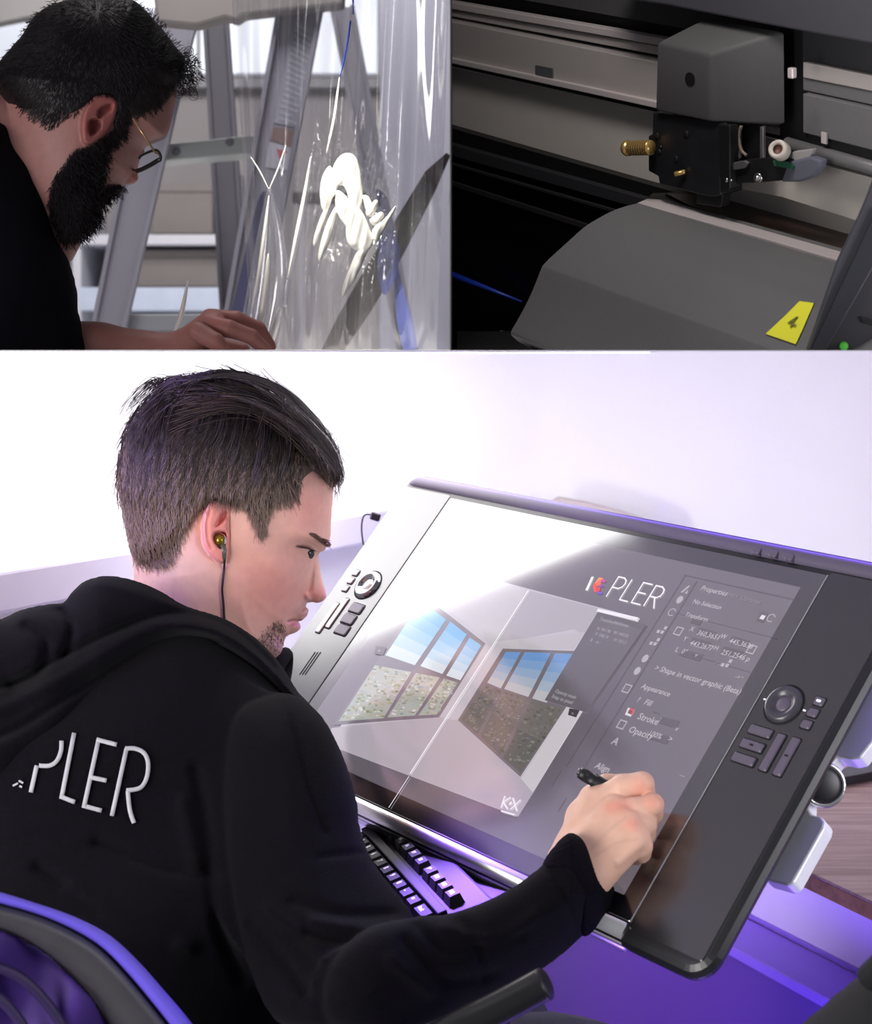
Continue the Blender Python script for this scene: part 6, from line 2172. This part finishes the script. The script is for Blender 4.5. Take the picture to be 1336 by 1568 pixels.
m_p_dark = mat('plotter_charcoal', srgb(70, 69, 69), 0.55, noise=0.05, nscale=200, bump=0.06, bscale=900)
m_p_grey = mat('plotter_grey', srgb(102, 100, 101), 0.42, noise=0.03, nscale=200, bump=0.06, bscale=900)
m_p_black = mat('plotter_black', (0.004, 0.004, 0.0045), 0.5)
m_p_gloss = mat('plotter_gloss_black', (0.004, 0.004, 0.005), 0.25)
m_p_white = mat('plotter_media', srgb(186, 180, 172), 0.6, noise=0.03, nscale=30)
B1 = 0.055
def Lx(y0, y1, x):        # straight line through (691,y0) and (1005,y1) at x
    return y0 + (y1 - y0) * (x - 691) / 314.0
def band(name, t0, t1, b0, b1, off, m, x0=600, x1=1500, thick=0.01, bevel=0.0):
    return qplate(name, [(x0, Lx(t0, t1, x0)), (x1, Lx(t0, t1, x1)), (x1, Lx(b0, b1, x1)), (x0, Lx(b0, b1, x0))], 1, off, thick, m, bevel)
band('back_housing', -120, -80, -20, 36, 0.075, m_p_dark, thick=0.02)
band('upper_groove', -22, 34, 4, 59, 0.085, m_p_black)
band('rail_flange', 3, 57, 14, 69, 0.066, m_p_al2, thick=0.012, bevel=0.001)
band('rail_flange', 15, 70, 25, 84, 0.070, m_p_al, thick=0.012, bevel=0.001)
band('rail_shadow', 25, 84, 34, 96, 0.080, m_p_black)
band('rail_face', 33, 95, 94, 162, B1 + 0.005, m_p_al, thick=0.02, bevel=0.001)
band('rail_lip', 89, 156, 97, 166, B1, m_p_al2, thick=0.02, bevel=0.0008)
band('rail_gap', 96, 164, 104, 174, B1 + 0.03, m_p_black)
band('media_sheet', 103, 173, 200, 290, B1 + 0.02, m_p_white, thick=0.004)
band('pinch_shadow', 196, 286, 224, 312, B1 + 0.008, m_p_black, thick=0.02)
band('roller_trough', 222, 310, 238, 326, B1 - 0.002, mat('trough_grey', srgb(44, 43, 46), 0.5), thick=0.01)
band('lower_body', 236, 324, 640, 740, B1 + 0.02, m_p_gloss, thick=0.02)
band('trough_line', 278, 378, 284, 386, B1 - 0.005, mat('line_grey', srgb(40, 38, 40), 0.5), thick=0.004)
band('trough_line', 250, 340, 253, 344, B1 - 0.004, mat('line_grey', srgb(40, 38, 40), 0.5), thick=0.004)
qplate('rail_mark', [(820, 100), (846, 105), (846, 119), (820, 113)], 1, B1 + 0.003, 0.002, mat('mark_grey', srgb(76, 77, 82), 0.5))
# right-hand rail section, past the carriage
qplate('carriage_bay', [(1195, 30), (1236, 36), (1236, 232), (1195, 226)], 1, 0.048, 0.006, m_p_black)
def rband(name, t0, t1, b0, b1, off, m, thick=0.01, bevel=0.0, x0=1230, x1=1420):
    f = lambda a, b, x: a + (b - a) * (x - 1225) / 111.0
    return qplate(name, [(x0, f(t0, t1, x0)), (x1, f(t0, t1, x1)), (x1, f(b0, b1, x1)), (x0, f(b0, b1, x0))], 1, off, thick, m, bevel)
rband('upper_groove', 40, 66, 96, 122, 0.045, mat('trough_grey', srgb(44, 43, 46), 0.5))
rband('rail_flange', 94, 116, 118, 140, 0.038, m_p_al, 0.012, 0.001)
rband('rail_flange', 118, 140, 137, 161, 0.040, m_p_grey, 0.012, 0.001)
rband('rail_face', 142, 166, 202, 230, 0.034, m_p_grey, 0.012, 0.001)
rband('rail_gap', 198, 226, 218, 246, 0.038, m_p_black)
qplate('rail_mark', [(1258, 202), (1266, 204), (1266, 221), (1258, 219)], 1, 0.031, 0.002, m_p_al2)
for k, (a, b, r, m) in enumerate(((( 1205, 220), (1440, 286), 0.0062, m_p_grey),)):
    bm = bmesh.new()
    add_tube(bm, [Q(*a, 1, 0.034), Q(*b, 1, 0.034)], r, 16)
    qpart('guide_rod', bm, m, True)
qplate('media_sheet', [(1120, 262), (1230, 244), (1440, 300), (1440, 384), (1320, 340), (1200, 302), (1110, 284)], 1, 0.05, 0.004, m_p_white)
# overhanging top cover
qplate('top_cover', [(930, -60), (960, -1), (1020, 8), (1086, 21), (1160, 35), (1240, 50), (1420, 82), (1420, -60)], 1, 0.016, 0.05, mat('cover_charcoal', srgb(62, 61, 66), 0.5, noise=0.03, nscale=100), 0.002)
# carriage cover: front face, end face, sloping top
FB = 0.0
p = lambda x, y: Q(x, y, 1, FB)
f_bl, f_br = p(1003, 170), p(1088, 187)
f_tl, f_tr = p(1006, 64), p(1086, 84)
ea = (QI @ f_br).x
CBK = 0.032
s_bl, s_br, s_tr = f_br, Q(1205, 193, 1, CBK), Q(1204, 47, 1, CBK)
bm = bmesh.new()
lb = p(1003, 170) + QB * CBK
lt = Q(1082, 26, 1, CBK)
vs = [bm.verts.new(v) for v in (f_bl, f_br, s_br, lb, f_tl, f_tr, s_tr, lt)]
for f in ((3, 2, 1, 0), (0, 1, 5, 4), (1, 2, 6, 5), (2, 3, 7, 6), (3, 0, 4, 7), (4, 5, 6), (4, 6, 7)):
    bm.faces.new([vs[i] for i in f])
bmesh.ops.recalc_face_normals(bm, faces=bm.faces)
bmesh.ops.bevel(bm, geom=[ed for ed in bm.edges if not (ed.verts[0] in (vs[4], vs[6]) and ed.verts[1] in (vs[4], vs[6]))], offset=0.0035, segments=3, profile=0.5, affect='EDGES', clamp_overlap=True)
cover = qpart('carriage_cover', bm, m_p_dark, True)
try:
    for pl_ in cover.data.polygons:
        pl_.use_smooth = True
    cover.data.set_sharp_from_angle(angle=math.radians(28))
except Exception:
    pass
bm = bmesh.new()
hc_ = Q(1057, 121, 1, -0.0006)
add_lathe(bm, [(0, 0.0004), (0.0062, 0.0004), (0.0062, -0.002), (0, -0.002)], axis_matrix(hc_, -QB), 20)
qpart('cover_hole', bm, m_p_black)
# black blade holder block under the cover
m_blk = mat('holder_black', srgb(24, 24, 27), 0.45, noise=0.3, nscale=60)
qplate('holder_block', [(1000, 172), (1112, 188), (1112, 268), (1104, 272), (1104, 300), (1088, 302), (1070, 298), (1010, 282), (1008, 270), (993, 262), (993, 208), (999, 206)], 1, 0.006, 0.030, m_blk, 0.0015)
qplate('holder_edge', [(1100, 190), (1118, 192), (1118, 290), (1104, 296), (1102, 240)], 1, 0.003, 0.012, m_p_black, 0.001)
qplate('holder_foot', [(1068, 290), (1108, 292), (1104, 318), (1066, 312)], 1, 0.010, 0.012, m_p_black, 0.001)
for x, y, r in ((1051, 205, 0.0032), (1006, 208, 0.003), (1035, 243, 0.003), (1010, 232, 0.0022), (1012, 225, 0.0016)):
    bm = bmesh.new()
    add_lathe(bm, [(0, 0.0008), (r * 0.6, 0.0008), (r, 0.0), (r, -0.002), (0, -0.002)], axis_matrix(Q(x, y, 1, 0.005), -QB), 16)
    qpart('holder_bolt', bm, m_p_black)
# brass knurled screw
m_brass = mat('brass', srgb(200, 164, 100), 0.28, metal=0.7)
ks, ke = Q(997, 226, 1, -0.004), Q(957, 227, 1, -0.006)
ax_k = (ke - ks).normalized()
Lk = (ke - ks).length
bm = bmesh.new()
prof = [(0, 0)]
for k in range(9):
    h = Lk * 0.72 * k / 8
    prof += [(0.0074, h), (0.0074, h + Lk * 0.045), (0.0068, h + Lk * 0.055)]
prof += [(0.0052, Lk * 0.76), (0.0052, Lk * 0.80), (0.0078, Lk * 0.82), (0.0078, Lk * 0.92), (0.0066, Lk * 0.98), (0.0044, Lk), (0.0036, Lk * 0.93), (0, Lk * 0.93)]
add_lathe(bm, prof, axis_matrix(ks, ax_k), 20)
qpart('brass_knob', bm, m_brass, True)
bm = bmesh.new()
add_lathe(bm, [(0, 0), (0.0024, 0), (0.0024, 0.010), (0.0018, 0.011), (0, 0.011)], axis_matrix(Q(1050, 263, 1, 0.004), (Q(1032, 267, 1, -0.002) - Q(1050, 263, 1, 0.004))), 12)
qpart('brass_pin', bm, m_brass, True)
# mechanism right of the holder
m_metal = mat('bracket_metal', srgb(120, 116, 116), 0.4, metal=0.6)
qplate('bracket', [(1118, 192), (1168, 192), (1168, 245), (1118, 250)], 1, 0.026, 0.004, m_p_black)
for pts, m in (([(1126, 193), (1132, 193), (1132, 243), (1126, 243)], m_metal), ([(1164, 194), (1169, 194), (1169, 244), (1164, 244)], m_metal)):
    qplate('guide_post', pts, 1, 0.018, 0.004, m, 0.0006)
bm = bmesh.new()
add_tube(bm, spline([Q(1136, 192, 1, 0.016), Q(1132, 210, 1, 0.016), Q(1136, 230, 1, 0.016), Q(1144, 238, 1, 0.016)], 4), 0.0016, 8)
qpart('spring_wire', bm, mat('wire_beige', srgb(120, 106, 92), 0.5), True)
qplate('arm_plate', [(1108, 250), (1150, 244), (1200, 240), (1215, 244), (1204, 276), (1160, 280), (1118, 281)], 1, 0.012, 0.006, m_p_black, 0.001)
qplate('grey_pad', [(1207, 248), (1240, 240), (1258, 246), (1255, 258), (1244, 272), (1225, 279), (1196, 279)], 1, 0.010, 0.010, mat('pad_grey', srgb(92, 94, 106), 0.55), 0.002)
qplate('white_plate', [(1203, 246), (1215, 232), (1246, 228), (1238, 248)], 1, 0.014, 0.006, mat('plate_grey', srgb(150, 146, 144), 0.5), 0.001)
qplate('circuit_strip', [(1184, 246), (1206, 248), (1216, 254), (1214, 259), (1186, 254)], 1, 0.008, 0.002, mat('circuit_green', srgb(28, 88, 62), 0.5))
qplate('link_bar', [(1118, 250), (1140, 246), (1146, 250), (1140, 258), (1118, 262)], 1, 0.008, 0.004, m_metal, 0.001)
def wheel(x, y, r, m, mh, off):
    c_ = Q(x, y, 1, off)
    ax2 = Vector((-0.52, -0.84, 0.12))
    bm = bmesh.new()
    add_lathe(bm, [(r * 0.5, 0.004), (r * 0.62, 0.0062), (r * 0.9, 0.0062), (r, 0.004), (r, -0.006), (r * 0.9, -0.008), (0, -0.008)], axis_matrix(c_, ax2), 24)
    o = qpart('roller', bm, m, True)
    bm = bmesh.new()
    add_lathe(bm, [(0, 0.002), (r * 0.5, 0.002), (r * 0.55, 0.0045), (r * 0.5, 0.003)], axis_matrix(c_, ax2), 20)
    qpart('roller_hub', bm, mh, True)
wheel(1194, 230, 0.0088, mat('roller_white', srgb(190, 180, 168), 0.4), mat('roller_brown', srgb(96, 58, 44), 0.5), 0.002)
for x, y, r in ((1162, 272, 0.0046), (1116, 275, 0.0046)):
    bm = bmesh.new()
    add_lathe(bm, [(0, 0.0035), (r * 0.45, 0.0030), (r * 0.5, 0.0012), (r * 0.8, 0.0012), (r, 0.0016), (r, -0.001), (0, -0.001)], axis_matrix(Q(x, y, 1, 0.006), -QB), 20)
    qpart('bearing', bm, m_chrome, True)
qplate('rail_bolt', [(1206, 104), (1214, 105), (1214, 121), (1206, 120)], 1, 0.0, 0.006, m_p_al2, 0.001)
# cutting strip and platen on the machine bed (horizontal machine plane)
CB = (QI @ Q(1060, 315, 1, 0.03)).z
def T(px, py, off=0.0):
    return Q(px, py, 2, CB + off)
def tplate(name, pts, off, thick, m, bevel=0.0):
    bm = bmesh.new()
    add_prism(bm, [T(x, y, off) for x, y in pts], QC * (-thick), bevel)
    return qpart(name, bm, m)
tplate('bed', [(1000, 296), (1120, 290), (1440, 380), (1440, 480), (1290, 430), (985, 310)], -0.004, 0.01, m_p_black)
tplate('cutting_strip', [(1020, 296), (1090, 298), (1300, 358), (1292, 384), (1180, 352), (1060, 316)], -0.002, 0.003, mat('strip_brown', srgb(60, 42, 34), 0.3, noise=0.3, nscale=30))
tplate('grey_track', [(1120, 290), (1200, 308), (1320, 342), (1312, 350), (1200, 320), (1120, 298)], 0.0, 0.003, m_p_al)
tplate('white_strip', [(976, 311), (992, 304), (1020, 306), (1100, 330), (1300, 386), (1284, 398), (1160, 362), (1060, 334)], 0.001, 0.004, m_p_al2, 0.0004)
tplate('strip_groove', [(1012, 305), (1100, 328), (1296, 382), (1294, 386), (1100, 332)], 0.0016, 0.002, m_p_grey)
# curved front platen cover: profile measured at its left end, swept along the machine
prof_px = spline([(978, 311), (958, 316), (936, 324), (914, 336), (895, 348), (868, 372), (846, 392), (833, 405), (829, 412), (818, 440), (806, 466), (792, 492), (783, 508), (786, 516), (800, 524), (840, 545)], 3)
a_left = (QI @ T(978, 311, 0.001)).x
bm = bmesh.new()
N_ = len(prof_px)
pl3 = []
for i_, (x, y) in enumerate(prof_px):
    q0 = QI @ Q(x, y, 0, a_left)
    pl3.append(q0)
# add an inner return so that the cover has thickness
inner_ = [Vector((q.x, q.y + 0.004, q.z - 0.004)) for q in pl3]
loop = pl3 + inner_[::-1]
ends = (a_left, a_left + 0.62)
rs_ = [[bm.verts.new((a, q.y, q.z)) for q in loop] for a in ends]
n = len(loop)
for k in range(n):
    q = (k + 1) % n
    bm.faces.new((rs_[0][k], rs_[0][q], rs_[1][q], rs_[1][k]))
for k in range(N_ - 1):
    for r in rs_:
        bm.faces.new((r[k], r[k + 1], r[n - 2 - k], r[n - 1 - k]))
bmesh.ops.transform(bm, matrix=QM, verts=bm.verts)
pc_ = qpart('platen_cover', bm, m_p_grey, True)
pc_.data.set_sharp_from_angle(angle=math.radians(25))
zmin = min(q.z for q in pl3)
# yellow warning sticker on the platen: pressed onto the curved cover
def on_platen(px, py, lift=0.0006):
    best = None
    d = Vector(((px - PX) / FPX, 1, -(py - PY) / FPX))
    o_ = QI @ CAMP
    dl = QI.to_3x3() @ d
    for k in range(N_ - 1):
        p0, p1 = pl3[k], pl3[k + 1]
        ey_, ez_ = p1.y - p0.y, p1.z - p0.z
        # solve (o.y + t dl.y, o.z + t dl.z) = p0 + s (e)
        det = dl.y * (-ez_) - dl.z * (-ey_)
        if abs(det) < 1e-9:
            continue
        ry, rz = p0.y - o_.y, p0.z - o_.z
        t = (ry * (-ez_) - rz * (-ey_)) / det
        s_ = (dl.y * rz - dl.z * ry) / det
        if -0.02 <= s_ <= 1.02 and t > 0 and (best is None or t < best):
            best = t
    t = best if best is not None else 1.4
    return CAMP + d * (t - lift)
def platen_poly(name, pts, m, lift):
    bm = bmesh.new()
    c_ = np.mean(np.array(pts), 0)
    v = [bm.verts.new(on_platen(x, y, lift)) for x, y in pts]
    bm.faces.new(v)
    r = bmesh.ops.extrude_face_region(bm, geom=list(bm.faces))
    nrm_ = (CAMP - v[0].co).normalized()
    bmesh.ops.translate(bm, verts=[g for g in r['geom'] if isinstance(g, bmesh.types.BMVert)], vec=nrm_ * 0.0005)
    return qpart(name, bm, m)
platen_poly('warning_sticker', [(1225, 461), (1247, 464), (1228, 508), (1219, 527), (1173, 511), (1200, 486)], mat('sticker_yellow', srgb(236, 232, 40), 0.5), 0.002)
m_ink = mat('sticker_ink', srgb(110, 110, 30), 0.6)
for q_ in ([(1221, 484), (1223, 485), (1209, 495), (1206, 494)], [(1206, 494), (1209, 493), (1220, 497), (1218, 500)], [(1217, 487), (1219, 488), (1212, 502), (1210, 501)]):
    platen_poly('sticker_mark', q_, m_ink, 0.004)
# dark side frame in the right foreground with its panel and green lamp
m_frame_p = mat('side_frame_dark', srgb(32, 32, 40), 0.5)
fo = (QI @ P(1290, 420, 1.285)).y
def splate(name, pts, Y, thick, m, bevel=0.0):
    bm = bmesh.new()
    add_prism(bm, [P(x, y, Y) for x, y in pts], (0, thick, 0), bevel)
    return qpart(name, bm, m)
splate('side_frame', [(1342, 270), (1330, 302), (1318, 330), (1286, 397), (1238, 536.5), (1247, 536.5), (1360, 300)], 1.34, 0.01, mat('side_frame_grey', srgb(60, 60, 66), 0.5), 0.001)
splate('side_frame', [(1345, 318), (1243, 536.5), (1266, 536.5), (1360, 372)], 1.335, 0.012, m_frame_p, 0.001)
splate('control_panel', [(1344, 385), (1264, 536.5), (1400, 536.5), (1400, 385)], 1.345, 0.01, mat('panel_dark_grey', srgb(56, 54, 58), 0.5, noise=0.05), 0.001)
splate('panel_slot', [(1318, 484), (1345, 492), (1345, 500), (1322, 494)], 1.343, 0.003, m_p_black)
bm = bmesh.new()
add_lathe(bm, [(0, 0.003), (0.0025, 0.0025), (0.0036, 0)], axis_matrix(P(1293, 530, 1.344), (0, -1, 0)), 14)
qpart('status_lamp', bm, mat('green_lamp', srgb(70, 150, 60), 0.4, emit=srgb(70, 160, 50), estr=0.5))
# blue streak of a cable and a small white tag in the dark trough
bm = bmesh.new()
add_tube(bm, [Q(640, 405, 1, B1 - 0.012), Q(690, 420, 1, B1 - 0.012), Q(735, 437, 1, B1 - 0.006), Q(800, 462, 1, B1 + 0.012)], [0.004, 0.0042, 0.003, 0.001], 8)
qpart('blue_cable', bm, mat('cable_blue', srgb(30, 60, 170), 0.4), True)
qplate('white_tag', [(765, 507), (779, 510), (778, 523), (764, 519)], 1, B1 - 0.01, 0.003, mat('tag_grey', srgb(150, 146, 160), 0.5))
# feet that carry the leaning machine
for x in (0.12, 0.5):
    pass
bm = bmesh.new()
base = [P(700, 536.7, 1.75), P(1330, 536.7, 1.50), P(1330, 536.7, 1.75), P(720, 536.7, 2.2)]
add_prism(bm, [Vector((v.x, v.y, TOPZ)) for v in base], (0, 0, 0.02))
qpart('base_plate', bm, m_p_black)
